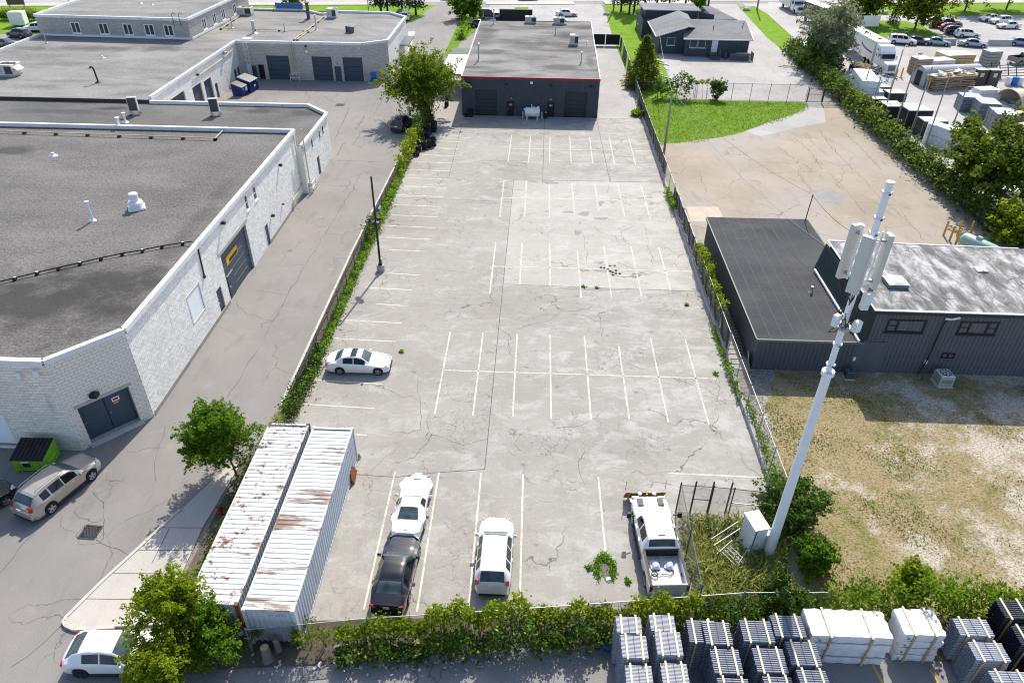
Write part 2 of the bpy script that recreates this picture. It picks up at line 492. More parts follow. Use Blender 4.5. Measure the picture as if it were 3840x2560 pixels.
ground('ground', [(-900, -300), (900, -300), (900, 1500), (-900, 1500)], M_ASPH2, -0.02)
LOT = [(-14.95, 20.2), (14.3, 21.9), (14.3, 97.6), (8.4, 97.6), (8.4, 98), (-9.9, 98), (-9.9, 118), (-14.2, 118), (-14.6, 60)]
lot = ground('parking_lot', LOT, M_CONC, 0.0)
ground('driveway', [(-16.3, 20), (-16.3, 60), (-15.9, 78), (-14.6, 100), (-13.2, 130), (-11, 176), (-24, 174.6), (-24, 140), (-60, 140), (-60, 20), (-45, -5), (-16, -5), (-16, 19)], M_ASPH, 0.004)
ground('alley', [(-16, -8), (60, -8), (60, 19.8), (22, 19.2), (12, 20.6), (-2, 19.3), (-9, 18.2), (-16, 17.4)], M_ASPH2, 0.006)
ground('side_lane', [(8.4, 97.6), (14.4, 97.6), (14.9, 107), (14.2, 135), (15, 150), (14, 178.8), (8, 178), (8.4, 135)], M_PALE, 0.004)
ground('front_apron', [(-10.5, 134), (8.4, 134), (8.2, 178), (-11.0, 176)], M_PALE, 0.002)
ground('reddish_yard', [(14.6, 58), (26, 58), (26, 51), (44.2, 51), (44.2, 107), (38.6, 106.8), (14.8, 88)], M_YARD, 0.004)
ground('yard_patch', [(26.65, 94.24), (28.70, 91.66), (29.87, 92.36), (33.99, 95.19), (38.98, 97.98), (41.24, 106.11), (38.94, 106.71), (37.94, 103.83), (34.88, 100.45), (31.26, 97.88)], M_PALE, 0.009)
ground('yard_patch', [(30.16, 74.51), (32.59, 74.81), (33.09, 71.85), (30.25, 71.26)], pm('patch_grey', (.26, .262, .262), .9, .12, .8), 0.009)
ground('concrete_pad', [(15.75, 69.50), (19.02, 69.70), (19.14, 67.54), (17.34, 66.05), (15.62, 66.00)], pm('pad_concrete', (.48, .42, .335), .9, .1, .6), 0.009)
ground('dry_field', [(14.6, 21.4), (60, 22), (60, 51), (26, 51), (26, 58), (14.6, 58)], M_FIELD, 0.002)
ground('gravel_strip', [(14.6, 29), (15.3, 30), (15.2, 32.1), (15.7, 33), (15.5, 34.6), (16.0, 36), (15.8, 37.6), (16.6, 38.8), (16.9, 40.2), (17.8, 41.8), (16.0, 41.9), (16.0, 62), (14.6, 62)], M_GRAVEL, 0.006)
ground('house_yard', [(20.8, 107.2), (43.9, 107.2), (44.0, 136), (44.0, 148), (45.2, 182), (36, 181), (36.5, 150), (36.6, 131), (21.3, 134.5)], M_PALE, 0.004)
ground('lawn', [(14.9, 107.0), (20.8, 107.2), (21.2, 134), (21.0, 150), (30, 153), (36, 150), (35.6, 180.5), (14.6, 178.6), (14.2, 150), (14.3, 135)], M_LAWN2, 0.008)
ground('lawn', [(14.7, 106.8), (14.7, 86), (16.07, 88.20), (17.71, 88.39), (20.07, 89.65), (23.30, 90.88), (25.49, 92.14), (26.84, 93.19), (29.01, 95.27), (31.12, 97.41), (32.96, 98.82), (34.88, 100.45), (36.51, 102.01), (37.94, 103.83), (38.71, 105.92), (38.6, 106.9)], M_LAWN, 0.010)
ground('lawn', [(45.20, 179.06), (43.75, 147.42), (44.26, 137.91), (49.02, 150.47), (49.68, 170.95), (48.99, 180.09)], M_LAWN2, 0.010)
# right-hand storage yard, car park and lawns
ground('storage_yard', [(44.6, 40), (120, 40), (150, 190), (47, 183.5), (46, 140)], M_PALE, 0.002)
ground('truck_drive', [(49.68, 170.95), (49.02, 150.47), (47, 136), (54, 124), (60, 140), (62.63, 164.85), (64.73, 181.68), (53.43, 185.83)], M_ROAD, 0.007)
ground('lawn', [(65.02, 181.46), (88.87, 186.51), (115.58, 191.97), (122, 188), (124, 178), (107.00, 175.97), (87.82, 172.92), (73.54, 172.34), (62.82, 172.59), (63.25, 177.73)], M_LAWN2, 0.010)
ground('lawn', [(64.36, 166.67), (77.38, 166.81), (78.94, 162.97), (78.30, 150.15), (67.21, 148.26), (63.78, 151.81), (61.53, 161.54)], M_LAWN2, 0.010)
# street along the top
def rd(s, t): return (-103.5 + .9930 * s - .118 * t, 168.3 + .118 * s + .9930 * t)
ground('road', [rd(-200, 0), rd(500, 0), rd(500, 16), rd(-200, 16)], M_ROAD, 0.006)
MB().prism([rd(-200, -3.6), rd(71, -3.6), rd(71, -.3), rd(-200, -.3)], 0, .12).build('sidewalk', M_WALK)['kind'] = 'structure'
MB().prism([rd(92, -3.6), rd(112, -3.6), rd(112, -.3), rd(92, -.3)], 0, .12).build('sidewalk', M_WALK)['kind'] = 'structure'
MB().prism([rd(119, -3.6), rd(140, -3.6), rd(140, -.3), rd(119, -.3)], 0, .12).build('sidewalk', M_WALK)['kind'] = 'structure'
MB().prism([rd(172, -3.6), rd(400, -3.6), rd(400, -.3), rd(172, -.3)], 0, .12).build('sidewalk', M_WALK)['kind'] = 'structure'
ground('lawn', [rd(-200, -3.7), rd(81, -3.7), (-24.52, 166.57), (-24.12, 162.02), (-25.49, 155.20), (-26.50, 157.42), (-26, 139), (-80, 139), (-130, 138), (-170, 130)], M_LAWN2, 0.010)
ground('lawn', [(-16.10, 162.80), (-14.07, 171.83), (-11.83, 172.43), (-12.47, 163.15), (-12.17, 147.72), (-14.00, 140.32), (-14.42, 134.45), (-14.32, 126.08), (-16.10, 128.87)], M_LAWN, 0.010)
ground('lawn', [(-5.45, 173.32), (-2.34, 174.26), (-2.25, 169.37), (-4.98, 169.70)], M_LAWN2, 0.010)
ground('lawn', [(4.65, 173.09), (6.07, 172.62), (6.94, 169.69), (4.61, 171.26)], M_LAWN2, 0.010)
# car park at far left, hedge bed
ground('side_parking', [(-140, 95), (-78, 95), (-78, 134), (-140, 128)], M_WALK, 0.012)
ground('kerb_bed', [(-25.07, 147.48), (-23.62, 147.62), (-22.29, 131.40), (-22.69, 132.14)], M_WALK, 0.012)
ground('lawn', [(-24.19, 142.49), (-23.45, 143.01), (-23.07, 137.81), (-23.50, 137.35)], M_LAWN2, 0.016)
# sidewalk wedge by the containers with its raised kerb
SW = [(-19.14, 26.78), (-20.12, 24.40), (-21.04, 22.18), (-21.74, 20.11), (-21.72, 19.87), (-21.50, 19.68), (-21.05, 19.53), (-19.21, 19.70), (-17.0, 19.9), (-17.28, 22.88), (-17.33, 24.25), (-17.39, 25.74), (-17.0, 30.6), (-17.6, 30.6)]
sw = MB().prism(SW, 0, .11).build('sidewalk', M_WALK); sw['kind'] = 'structure'
kb = MB()
kp = [(-19.09, 26.95), (-20.12, 24.40), (-21.04, 22.18), (-21.74, 20.12), (-21.76, 19.87), (-21.53, 19.64), (-21.02, 19.47), (-19.18, 19.65)]
for a, b in zip(kp, kp[1:]):
    kb.beam((a[0], a[1], .07), (b[0], b[1], .07), .17, .17)
kb.build('kerb', M_KERB, sw)
jb = MB()
for (a, b) in (((-20.14, 24.12), (-17.21, 24.25)), ((-19.63, 25.66), (-17.39, 25.74)), ((-20.74, 22.64), (-17.57, 22.76)), ((-21.32, 21.12), (-19.17, 21.18)), ((-19.06, 23.34), (-19.13, 25.62))):
    jb.beam((a[0], a[1], .111), (b[0], b[1], .111), .035, .006)
jb.build('joint', M_JOINT, sw)
MB().prism([(-17.2, 19.6), (-15.0, 19.8), (-14.85, 33), (-16.0, 35.5), (-17.0, 31)], 0, .03).build('planting_strip', M_SOIL)['kind'] = 'structure'
MB().prism([(-16.1, 35.5), (-14.9, 34), (-14.75, 60), (-14.35, 78), (-13.9, 97), (-14.6, 97), (-15.7, 78), (-16.1, 60)], 0, .03).build('planting_strip', M_SOIL)['kind'] = 'structure'
MB().prism([(-16, 17.6), (-9, 18.3), (-2, 19.3), (6, 20.1), (12, 20.7), (22, 19.4), (40, 20.5), (40, 22), (14.6, 22.2), (-14.9, 20.1), (-16.3, 19.7)], 0, .035).build('planting_strip', M_SOIL)['kind'] = 'structure'
# kerb along the fence line, in cast lengths
dv = bpy.data.objects['driveway']
ky = 36.0
seg = MB().box((0, 0, .07), (.18, 2.96, .17)).build('kerb_stone', M_KERB, dv)
seg.location = (-16.2, ky + 1.5, 0)
for i in range(1, 22):
    y = ky + 1.5 + 3 * i
    x = -16.2 if y < 58 else -16.2 + (y - 58) * .019
    dup_mesh(seg, dv, (x, y, 0), (0, 0, -.019 if y > 58 else 0))
# low concrete wall under the right-hand fence
wl = thing('low_wall', 'low stained concrete wall along the foot of the right-hand fence', 'wall', (14.42, 60, 0))
seg = MB().box((0, 0, .16), (.22, 2.97, .36)).build('wall_block', dirty('wall_conc', (.42, .40, .37), amt=.5, scale=.9), wl)
seg.location = (0, -30.5, 0)
for i in range(1, 24):
    dup_mesh(seg, wl, (RNG.uniform(-.03, .03), -30.5 + 3 * i, RNG.uniform(-.04, .03)), (0, RNG.uniform(-.03, .03), RNG.uniform(-.008, .008)))

# ---- painted stalls and joints on the lot
def strip(name, a, b, w, z, mat, parent):
    d = Vector((b[0] - a[0], b[1] - a[1])); n = Vector((-d.y, d.x)).normalized() * w / 2
    return MB().sheet([(a[0] + n.x, a[1] + n.y), (a[0] - n.x, a[1] - n.y), (b[0] - n.x, b[1] - n.y), (b[0] + n.x, b[1] + n.y)], z).build(name, mat, parent)
LINES = []
for y, x0, x1 in ((89.3, -12.5, -9.0), (87.1, -12.9, -9.0), (84.7, -13.4, -9.1), (82.3, -13.6, -9.2), (80, -13.8, -9.1), (77.6, -14, -9.2), (75.2, -14.3, -9.3), (72.9, -14.3, -9.3), (70.5, -14.3, -9.3), (68.05, -14.2, -9.3), (65.6, -14.2, -9.4), (63.2, -14.2, -9.4), (60.75, -14.5, -9.4), (58.3, -13, -9.5), (54, -12.4, -9.5), (51.5, -13.9, -9.8), (49, -12.4, -9.9), (46.5, -14.3, -9.9), (44, -14.7, -9.9), (41.4, -14.8, -10), (38.9, -14.8, -10), (36.3, -14.8, -10), (33.7, -14.8, -10)):
    LINES.append(((x0, y + .12), (x1, y - .08)))
for x in (-3.0, -.6, 1.85, 4.35, 6.85, 9.35, 11.8): LINES.append(((x + .05, 89.8), (x - .05, 80.9)))
LINES.append(((-2.7, 85.2), (14, 85.5)))
for x, y0, y1 in ((-3.25, 75.1, 66), (-.8, 75.1, 66.1), (1.7, 74.6, 66.1), (4.2, 75, 67), (6.7, 75.1, 67.8), (9.2, 75.1, 66.9), (11.7, 75, 66.3)): LINES.append(((x, y0), (x, y1)))
LINES.append(((-3.2, 70.6), (12.9, 70.85)))
for x, y0, y1 in ((-3.35, 60.4, 51.3), (-.9, 60.4, 52.8), (1.67, 60.4, 52.7), (4.2, 59.2, 51), (6.7, 60.3, 51.2), (9.2, 60.4, 51.5), (11.75, 60.4, 52.6)): LINES.append(((x, y0), (x, y1)))
LINES.append(((-3.3, 55.85), (14, 55.9)))
for x, y0, y1 in ((-6, 45.4, 35.8), (-3.5, 45.4, 35.8), (-.9, 45.4, 35.85), (1.6, 45.4, 35.8), (4.2, 45.4, 35.8), (6.7, 44.2, 36), (9.2, 45.4, 35.8), (11.8, 45.3, 35.7)): LINES.append(((x, y0), (x, y1)))
LINES.append(((-6, 40.6), (13.2, 40.6)))
for x, y0, y1 in ((-7.7, 30.5, 21.2), (-5.1, 30.6, 21.2), (-2.6, 30.7, 21.4), (-.1, 30.7, 21.5), (4.35, 30.7, 25.3)): LINES.append(((x, y0), (x + .05, y1)))
LINES.append(((8.6, 31.2), (14.2, 31.1)))
for a, b in LINES: strip('stall_line', a, b, .10, .006, M_LINE, lot)
for a, b in (((-2.2, 75.5), (-2.35, 44.7)), ((-2.35, 44.7), (-2.4, 31)), ((-2.4, 31), (-5.5, 30.55)), ((-5.5, 30.55), (-7.6, 30.1)), ((-7.6, 30.1), (-10, 30.2)), ((-14.1, 70), (-2.3, 69.6)), ((-2.3, 75.45), (14.2, 75.8)), ((-2.3, 52.8), (14.3, 52.5)), ((1.2, 97), (1.0, 75.6)), ((-9.6, 93), (-9.4, 76)), ((-9.9, 80.9), (14, 81.6)), ((8.2, 97), (8.4, 75.7)), ((-14, 91.8), (14, 92.2))):
    strip('slab_joint', a, b, .045, .004, M_JOINT, lot)
M_PATCH = dirty('patch_conc', (.20, .195, .185), dirt=(.36, .35, .33), amt=.5, scale=1.5, thr=.5)
def blob(c, rx, ry, seed, n=18, rough=.45):
    rr = random.Random(seed)
    ph = [rr.uniform(0, 6.28) for _ in range(4)]
    out = []
    for i in range(n):
        t = 2 * math.pi * i / n
        k = 1 + rough * (.5 * math.sin(2 * t + ph[0]) + .35 * math.sin(3 * t + ph[1]) + .3 * math.sin(5 * t + ph[2]) + .2 * math.sin(7 * t + ph[3]))
        out.append((c[0] + rx * k * math.cos(t), c[1] + ry * k * math.sin(t)))
    return out
for i, (c, rx, ry) in enumerate((((5.20, 67.20), .65, .45), ((6.83, 66.16), .6, .3), ((6.95, 69.81), .35, .6), ((3.62, 67.49), .5, .3), ((4.33, 62.88), .25, .7), ((6.33, 55.58), 1.0, .28), ((6.04, 57.04), .55, .22), ((4.62, 55.58), .4, .3), ((5.57, 52.38), 1.6, .22), ((3.20, 52.34), .8, .16), ((1.69, 75.09), .95, .55), ((-0.04, 75.19), .5, .3), ((-4.65, 69.17), .9, .22), ((-6.57, 69.30), .5, .15), ((-0.14, 89.25), 1.1, .9), ((1.23, 90.98), .8, .5), ((3.01, 89.87), .35, .5), ((10.78, 83.37), 1.3, .25), ((11.51, 71.48), .3, .3), ((12.33, 71.67), .4, .25), ((12.25, 70.01), .3, .3))):
    MB().sheet(blob(c, rx, ry, i), .0025 + .0001 * i).build('worn_patch', M_PATCH, lot)

M_CRACK = pm('crack', (.10, .093, .085), .95, .3, 4)
def crack(parent, pts, w=.035, z=.008, seed=0, jit=.12):
    rr = random.Random(seed); L, Rr = [], []; path = []
    for a, b in zip(pts, pts[1:]):
        n = max(2, int(math.hypot(b[0] - a[0], b[1] - a[1]) / .6))
        path += [(a[0] + (b[0] - a[0]) * i / n + rr.gauss(0, jit * .5), a[1] + (b[1] - a[1]) * i / n + rr.gauss(0, jit * .5)) for i in range(n)]
    path.append(pts[-1]); m = MB()
    for i, p in enumerate(path):
        q = path[min(i + 1, len(path) - 1)]; o = path[max(i - 1, 0)]; d = Vector((q[0] - o[0], q[1] - o[1])); d = d.normalized() if d.length else Vector((1, 0))
        k = w * rr.uniform(.35, 1.2) / 2; m.v += [(p[0] - d.y * k, p[1] + d.x * k, z), (p[0] + d.y * k, p[1] - d.x * k, z)]
    m.f = [(2 * i, 2 * i + 1, 2 * i + 3, 2 * i + 2) for i in range(len(path) - 1)]
    return m.build('crack', M_CRACK, parent)
ry = bpy.data.objects['reddish_yard']
for i, (par, w, pts) in enumerate(((dv, .06, [(-19.19, 77.04), (-19.35, 69.27), (-19.56, 61.45), (-19.72, 55.86), (-19.92, 50.09), (-19.88, 48.33), (-19.83, 43.53)]), (dv, .06, [(-19.87, 42.17), (-19.90, 39.42), (-20.02, 36.79)]), (dv, .035, [(-21.51, 63.70), (-20.77, 62.91), (-19.69, 62.61)]), (dv, .04, [(-21.60, 64.06), (-20.73, 64.41), (-19.26, 64.13)]), (dv, .05, [(-19.53, 61.34), (-17.82, 61.10), (-16.71, 61.74)]), (dv, .03, [(-20.75, 55.90), (-19.71, 55.82), (-18.44, 55.44), (-17.45, 55.30)]), (dv, .04, [(-22.69, 50.72), (-21.39, 50.36), (-19.92, 50.09)]), (dv, .035, [(-19.88, 48.33), (-18.41, 48.41), (-16.83, 48.39)]), (dv, .03, [(-21.11, 71.41), (-19.30, 71.10)]),
    (dv, .06, [(-23.36, 26.88), (-24.08, 27.57), (-24.68, 28.13)]), (dv, .04, [(-21.41, 29.14), (-22.24, 30.71), (-22.49, 32.02), (-22.93, 33.81)]), (dv, .045, [(-23.25, 26.66), (-23.14, 25.97), (-23.77, 25.79), (-24.04, 25.17), (-23.81, 24.74), (-23.22, 24.41), (-22.51, 24.51), (-22.40, 25.10), (-23.02, 26.21)]), (dv, .05, [(-22.64, 24.76), (-21.84, 24.33), (-20.56, 23.85)]), (dv, .04, [(-25.42, 26.09), (-24.70, 25.29), (-24.04, 25.17)]), (dv, .05, [(-26.36, 25.06), (-26.42, 23.41), (-26.51, 22.46)]), (dv, .05, [(-21.83, 19.69), (-22.10, 18.89), (-22.93, 17.55)]),
    (dv, .1, [(-25.74, 99.62), (-24.73, 86.56)]), (dv, .12, [(-22.98, 96.48), (-22.92, 90.74)]), (dv, .1, [(-21.96, 90.81), (-22.14, 85.19), (-20.72, 84.16)]), (dv, .08, [(-21.82, 105.57), (-21.90, 97.03)]), (dv, .08, [(-31.14, 105.39), (-29.69, 103.38), (-27.99, 101.45)]), (dv, .08, [(-33.62, 106.29), (-32.36, 103.70), (-32.36, 101.37)]), (dv, .12, [(-22.85, 79.73), (-20.10, 79.91), (-17.28, 79.76)]), (dv, .1, [(-23.36, 85.87), (-23.25, 81.45)]),
    (ry, .09, [(29.77, 88.75), (30.62, 85.06), (31.88, 80.64)]), (ry, .08, [(33.05, 91.35), (33.49, 85.98), (33.15, 80.73)]), (ry, .08, [(37.18, 95.41), (36.61, 89.22), (36.70, 80.96)]), (ry, .07, [(40.07, 93.91), (40.17, 87.55), (40.00, 81.17)]), (ry, .06, [(29.97, 79.60), (29.99, 74.36)]), (ry, .06, [(33.61, 79.84), (33.91, 74.60), (33.80, 68.82)]), (ry, .06, [(36.86, 80.70), (36.80, 73.91), (37.43, 67.02), (37.31, 63.23)]), (ry, .05, [(32.86, 71.83), (36.23, 71.49), (38.02, 71.20)]), (ry, .05, [(15.72, 76.76), (17.37, 72.41), (19.14, 69.76)]), (ry, .05, [(18.85, 79.53), (18.57, 73.34)]), (ry, .05, [(26.85, 79.39), (31.07, 80.00), (35.26, 79.62)]),
    (lot, .045, [(7.92, 46.77), (6.29, 47.45), (5.12, 47.69), (3.96, 48.58), (2.40, 48.34), (1.19, 47.17), (-0.07, 46.64), (-1.30, 45.68)]), (lot, .05, [(4.00, 35.45), (3.00, 35.19), (1.81, 34.82)]), (lot, .04, [(3.85, 35.34), (4.53, 36.12), (4.99, 36.69)]), (lot, .05, [(3.73, 32.91), (3.23, 31.94), (3.28, 30.93), (3.53, 29.97)]), (lot, .05, [(-7.71, 39.68), (-7.17, 36.98), (-6.82, 35.45), (-6.67, 34.40), (-7.44, 33.95), (-8.41, 34.01)]), (lot, .04, [(11.00, 64.94), (10.77, 60.34), (10.92, 58.23), (10.72, 56.22)]), (lot, .05, [(4.53, 65.28), (4.92, 62.22), (4.96, 56.68)]), (lot, .04, [(8.51, 78.85), (8.46, 75.68), (7.81, 72.38)]), (lot, .045, [(-0.40, 34.20), (-0.65, 33.38), (-0.29, 32.62)]), (lot, .04, [(-3.11, 56.41), (-5.90, 54.69), (-8.42, 55.13)]), (lot, .04, [(-7.93, 32.34), (-8.44, 31.84), (-9.11, 30.52)]), (lot, .035, [(-5.02, 33.97), (-4.56, 32.90), (-3.63, 32.27)]))):
    crack(par, pts, w * (.62 if par is lot else .8), .008 if par is not lot else .0035, i, .14)

# ------------------------------------------------------------------ buildings
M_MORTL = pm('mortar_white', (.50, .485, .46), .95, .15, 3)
M_MORTS = pm('mortar_shade', (.40, .37, .33), .95, .15, 3)  # darker, warmer copy of the white mortar, coloured for the walls in shade
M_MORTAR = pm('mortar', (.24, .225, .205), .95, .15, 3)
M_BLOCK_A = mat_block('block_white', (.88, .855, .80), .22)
M_BLOCK_AF = mat_block('block_shade', (.86, .775, .665), .3, 4.0)  # same white block, shade tone put into its colour for the unlit walls
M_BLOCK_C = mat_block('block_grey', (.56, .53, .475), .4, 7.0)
M_BLOCK_O = mat_block('block_office', (.47, .44, .40), .5, 12.0)
M_COPING = dirty('white_coping', (.74, .75, .76), dirt=(.35, .34, .33), amt=.5, scale=1.2, thr=.55, rough=.45)
M_SLATE = pm('blue_grey_door', (.052, .075, .105), .45, .08, 4)
M_BLACK = pm('black_metal', (.014, .014, .015), .45, .2, 6)
M_RUBBER = pm('rubber', (.016, .016, .017), .8, .2, 8)
M_GALV = pm('galvanised', (.42, .43, .44), .42, .15, 9, metal=.7)
M_WHITE = dirty('white_metal', (.78, .78, .77), amt=.3, thr=.62, rough=.4)
M_CREAM = dirty('gas_yellow', (.60, .50, .27), dirt=(.3, .22, .14), amt=.5, thr=.55)
M_GLASS = mat_glass('window_glass', (.035, .045, .05), .05)
M_GLASSW = mat_glass('window_blind', (.33, .31, .27), .12)
M_UNIT = dirty('unit_metal', (.62, .61, .57), dirt=(.25, .22, .19), amt=.45, thr=.52, rough=.5)
M_COIL = pm('coil', (.055, .055, .06), .6, .2, 20)
M_WOOD = pm('timber', (.46, .34, .19), .8, .2, 6)
M_WOODL = pm('timber_pale', (.72, .62, .42), .8, .15, 6)
M_STEP = pm('plain_conc', (.46, .44, .41), .9, .15, 2)
M_RED = pm('red_trim', (.30, .012, .018), .4, .1, 3)
M_SIGNW = pm('sign_white', (.8, .8, .78), .5, .05, 3)
M_SIGNY = dirty('sign_yellow', (.72, .42, .03), dirt=(.05, .04, .03), amt=.5, scale=4, thr=.58)
M_TAR = pm('tar', (.04, .038, .036), .6, .3, 2)

def block_wall(parent, p0, p1, z0, z1, opens, mat, single=False, bl=.40, bh=.20, depth=.25, gap=.02, core=None, name='wall', proud=.010):
    """Masonry wall from p0 to p1 (outside on the right hand); opens = (s0, s1, za, zb) holes. World coordinates."""
    d = Vector((p1[0] - p0[0], p1[1] - p0[1])); L = d.length; d.normalize(); n = Vector((d.y, -d.x))
    def P(s, z, o=0.0): return (p0[0] + d.x * s + n.x * o, p0[1] + d.y * s + n.y * o, z)
    m = MB()
    ss = sorted({0, L, *[o[0] for o in opens], *[o[1] for o in opens]})
    zz = sorted({z0, z1, *[o[2] for o in opens], *[o[3] for o in opens]})
    for a, b in zip(ss, ss[1:]):
        for c, e in zip(zz, zz[1:]):
            sm, zm = (a + b) / 2, (c + e) / 2
            if any(o[0] < sm < o[1] and o[2] < zm < o[3] for o in opens): continue
            m.quad(P(a, c), P(b, c), P(b, e), P(a, e))
    for (a, b, c, e) in opens:
        m.quad(P(a, c), P(a, e), P(a, e, -depth), P(a, c, -depth)); m.quad(P(b, c), P(b, c, -depth), P(b, e, -depth), P(b, e))
        m.quad(P(a, e), P(b, e), P(b, e, -depth), P(a, e, -depth)); m.quad(P(a, c), P(a, c, -depth), P(b, c, -depth), P(b, c))
    w = m.build(name, core or M_MORTAR, parent, world=True)
    rows = int((z1 - z0) / bh + .01); big = MB(); proto = None; cnt = 0
    for r in range(rows):
        za, zb = z0 + r * bh + gap / 2, z0 + (r + 1) * bh - gap / 2
        s = -bl / 2 if r % 2 else 0.0
        while s < L - .02:
            a, b = max(s + gap / 2, 0.0), min(s + bl - gap / 2, L)
            s += bl
            hit = [o for o in opens if a < o[1] and b > o[0] and za < o[3] and zb > o[2]]
            if hit:
                o = hit[0]
                if a < o[0] - .06: b = o[0]
                elif b > o[1] + .06: a = o[1]
                else: continue
            if b - a < .05: continue
            k = proud + RNG.uniform(-.003, .004)
            full = abs((b - a) - (bl - gap)) < 1e-3
            if single and full and cnt < 290:
                cnt += 1
                if proto is None:
                    q = MB(); hl, hh = (bl - gap) / 2, (bh - gap) / 2
                    vs = [(-hl, 0, -hh), (hl, 0, -hh), (hl, 0, hh), (-hl, 0, hh), (-hl, -.012, -hh), (hl, -.012, -hh), (hl, -.012, hh), (-hl, -.012, hh)]
                    q.add(vs, [(4, 5, 6, 7), (0, 1, 5, 4), (1, 2, 6, 5), (2, 3, 7, 6), (3, 0, 4, 7)])
                    proto = q.build('block', mat, w)
                    ob = proto
                else:
                    ob = proto.copy(); COL.objects.link(ob)
                c = P((a + b) / 2, (za + zb) / 2); pl = parent.location
                ob.location = (c[0] - pl.x, c[1] - pl.y, c[2] - pl.z)
                ob.rotation_euler = (RNG.uniform(-.004, .004), 0, math.atan2(d.y, d.x) + RNG.uniform(-.004, .004))
                continue
            big.add([P(a, za), P(b, za), P(b, zb), P(a, zb), P(a, za, k), P(b, za, k), P(b, zb, k), P(a, zb, k)],
                    [(4, 5, 6, 7), (0, 1, 5, 4), (1, 2, 6, 5), (2, 3, 7, 6), (3, 0, 4, 7)])
    if big.v: big.build('blockwork', mat, w, world=True)['kind'] = 'stuff'
    return P

def coping(parent, pts, z, mat=M_COPING, w=.34, h=.32, closed=False):
    out = []
    ps = list(pts) + ([pts[0]] if closed else [])
    for i, (a, b) in enumerate(zip(ps, ps[1:])):
        m = MB().beam((a[0], a[1], z), (b[0], b[1], z), w, h)
        m.beam((a[0], a[1], z - h * .5), (b[0], b[1], z - h * .5), w * .82, .12)
        out.append(m.build('coping', mat, parent, world=True))
    return out

def roller_door(parent, P, s0, s1, z0, z1, mat=M_SLATE, depth=.2, n=5, name='roller_door'):
    """sectional door in an opening, panels proud of their joints"""
    o = MB().quad(P(s0, z0, -depth), P(s1, z0, -depth), P(s1, z1, -depth), P(s0, z1, -depth)).build(name, M_BLACK, parent, world=True)
    for i in range(n):
        a, b = z0 + (z1 - z0) * i / n + .015, z0 + (z1 - z0) * (i + 1) / n - .015
        m = MB().add([P(s0 + .01, a, -depth + .004), P(s1 - .01, a, -depth + .004), P(s1 - .01, b, -depth + .004), P(s0 + .01, b, -depth + .004),
                      P(s0 + .02, a + .012, -depth + .03), P(s1 - .02, a + .012, -depth + .03), P(s1 - .02, b - .012, -depth + .03), P(s0 + .02, b - .012, -depth + .03)],
                     [(4, 5, 6, 7), (0, 1, 5, 4), (1, 2, 6, 5), (2, 3, 7, 6), (3, 0, 4, 7)])
        m.build('door_panel', mat, o, world=True)
    return o

def leaf_door(parent, P, s0, s1, z0, z1, mat=M_SLATE, depth=.12, name='door'):
    o = MB().add([P(s0, z0, -depth), P(s1, z0, -depth), P(s1, z1, -depth), P(s0, z1, -depth), P(s0 + .03, z0 + .02, -depth + .05), P(s1 - .03, z0 + .02, -depth + .05), P(s1 - .03, z1 - .03, -depth + .05), P(s0 + .03, z1 - .03, -depth + .05)],
                 [(4, 5, 6, 7), (0, 1, 5, 4), (1, 2, 6, 5), (2, 3, 7, 6), (3, 0, 4, 7)]).build(name, mat, parent, world=True)
    c = P(s0 + .14, (z0 + z1) / 2 - .05, -depth + .09)
    B(c, (.08, .08, .12)).build('door_handle', M_GALV, o, world=True)
    return o

def window(parent, P, s0, s1, z0, z1, bars=(.5,), rails=(), frame=M_SIGNW, glass=M_GLASS, fw=.07, depth=.08, sill=True):
    m = MB()
    def bar(a, b, c, e):
        m.add([P(a, c, -depth), P(b, c, -depth), P(b, e, -depth), P(a, e, -depth), P(a, c, .02), P(b, c, .02), P(b, e, .02), P(a, e, .02)],
              [(4, 5, 6, 7), (0, 1, 5, 4), (1, 2, 6, 5), (2, 3, 7, 6), (3, 0, 4, 7)])
    bar(s0, s0 + fw, z0, z1); bar(s1 - fw, s1, z0, z1); bar(s0 + fw, s1 - fw, z1 - fw, z1); bar(s0 + fw, s1 - fw, z0, z0 + fw)
    L = s1 - s0
    for k in bars: bar(s0 + L * k - fw / 2, s0 + L * k + fw / 2, z0 + fw, z1 - fw)
    o = m.build('window', frame, parent, world=True)
    edges = [0.0, *bars, 1.0]
    for a, b in zip(edges, edges[1:]):
        MB().quad(P(s0 + L * a, z0, -depth + .03), P(s0 + L * b, z0, -depth + .03), P(s0 + L * b, z1, -depth + .03), P(s0 + L * a, z1, -depth + .03)).build('pane', glass, o, world=True)
    for (k, a, b) in rails:
        q = MB(); z = z0 + (z1 - z0) * k
        q.add([P(s0 + L * a, z - .03, -depth + .02), P(s0 + L * b, z - .03, -depth + .02), P(s0 + L * b, z + .03, -depth + .02), P(s0 + L * a, z + .03, -depth + .02), P(s0 + L * a, z - .03, .0), P(s0 + L * b, z - .03, .0), P(s0 + L * b, z + .03, .0), P(s0 + L * a, z + .03, .0)],
              [(4, 5, 6, 7), (0, 1, 5, 4), (1, 2, 6, 5), (2, 3, 7, 6), (3, 0, 4, 7)])
        q.build('glazing_bar', frame, o, world=True)
    if sill:
        q = MB(); q.add([P(s0 - .05, z0 - .08, -.02), P(s1 + .05, z0 - .08, -.02), P(s1 + .05, z0, -.02), P(s0 - .05, z0, -.02), P(s0 - .05, z0 - .08, .08), P(s1 + .05, z0 - .08, .08), P(s1 + .05, z0, .06), P(s0 - .05, z0, .06)],
              [(4, 5, 6, 7), (0, 1, 5, 4), (1, 2, 6, 5), (2, 3, 7, 6), (3, 0, 4, 7)])
        q.build('sill', frame, o, world=True)
    return o

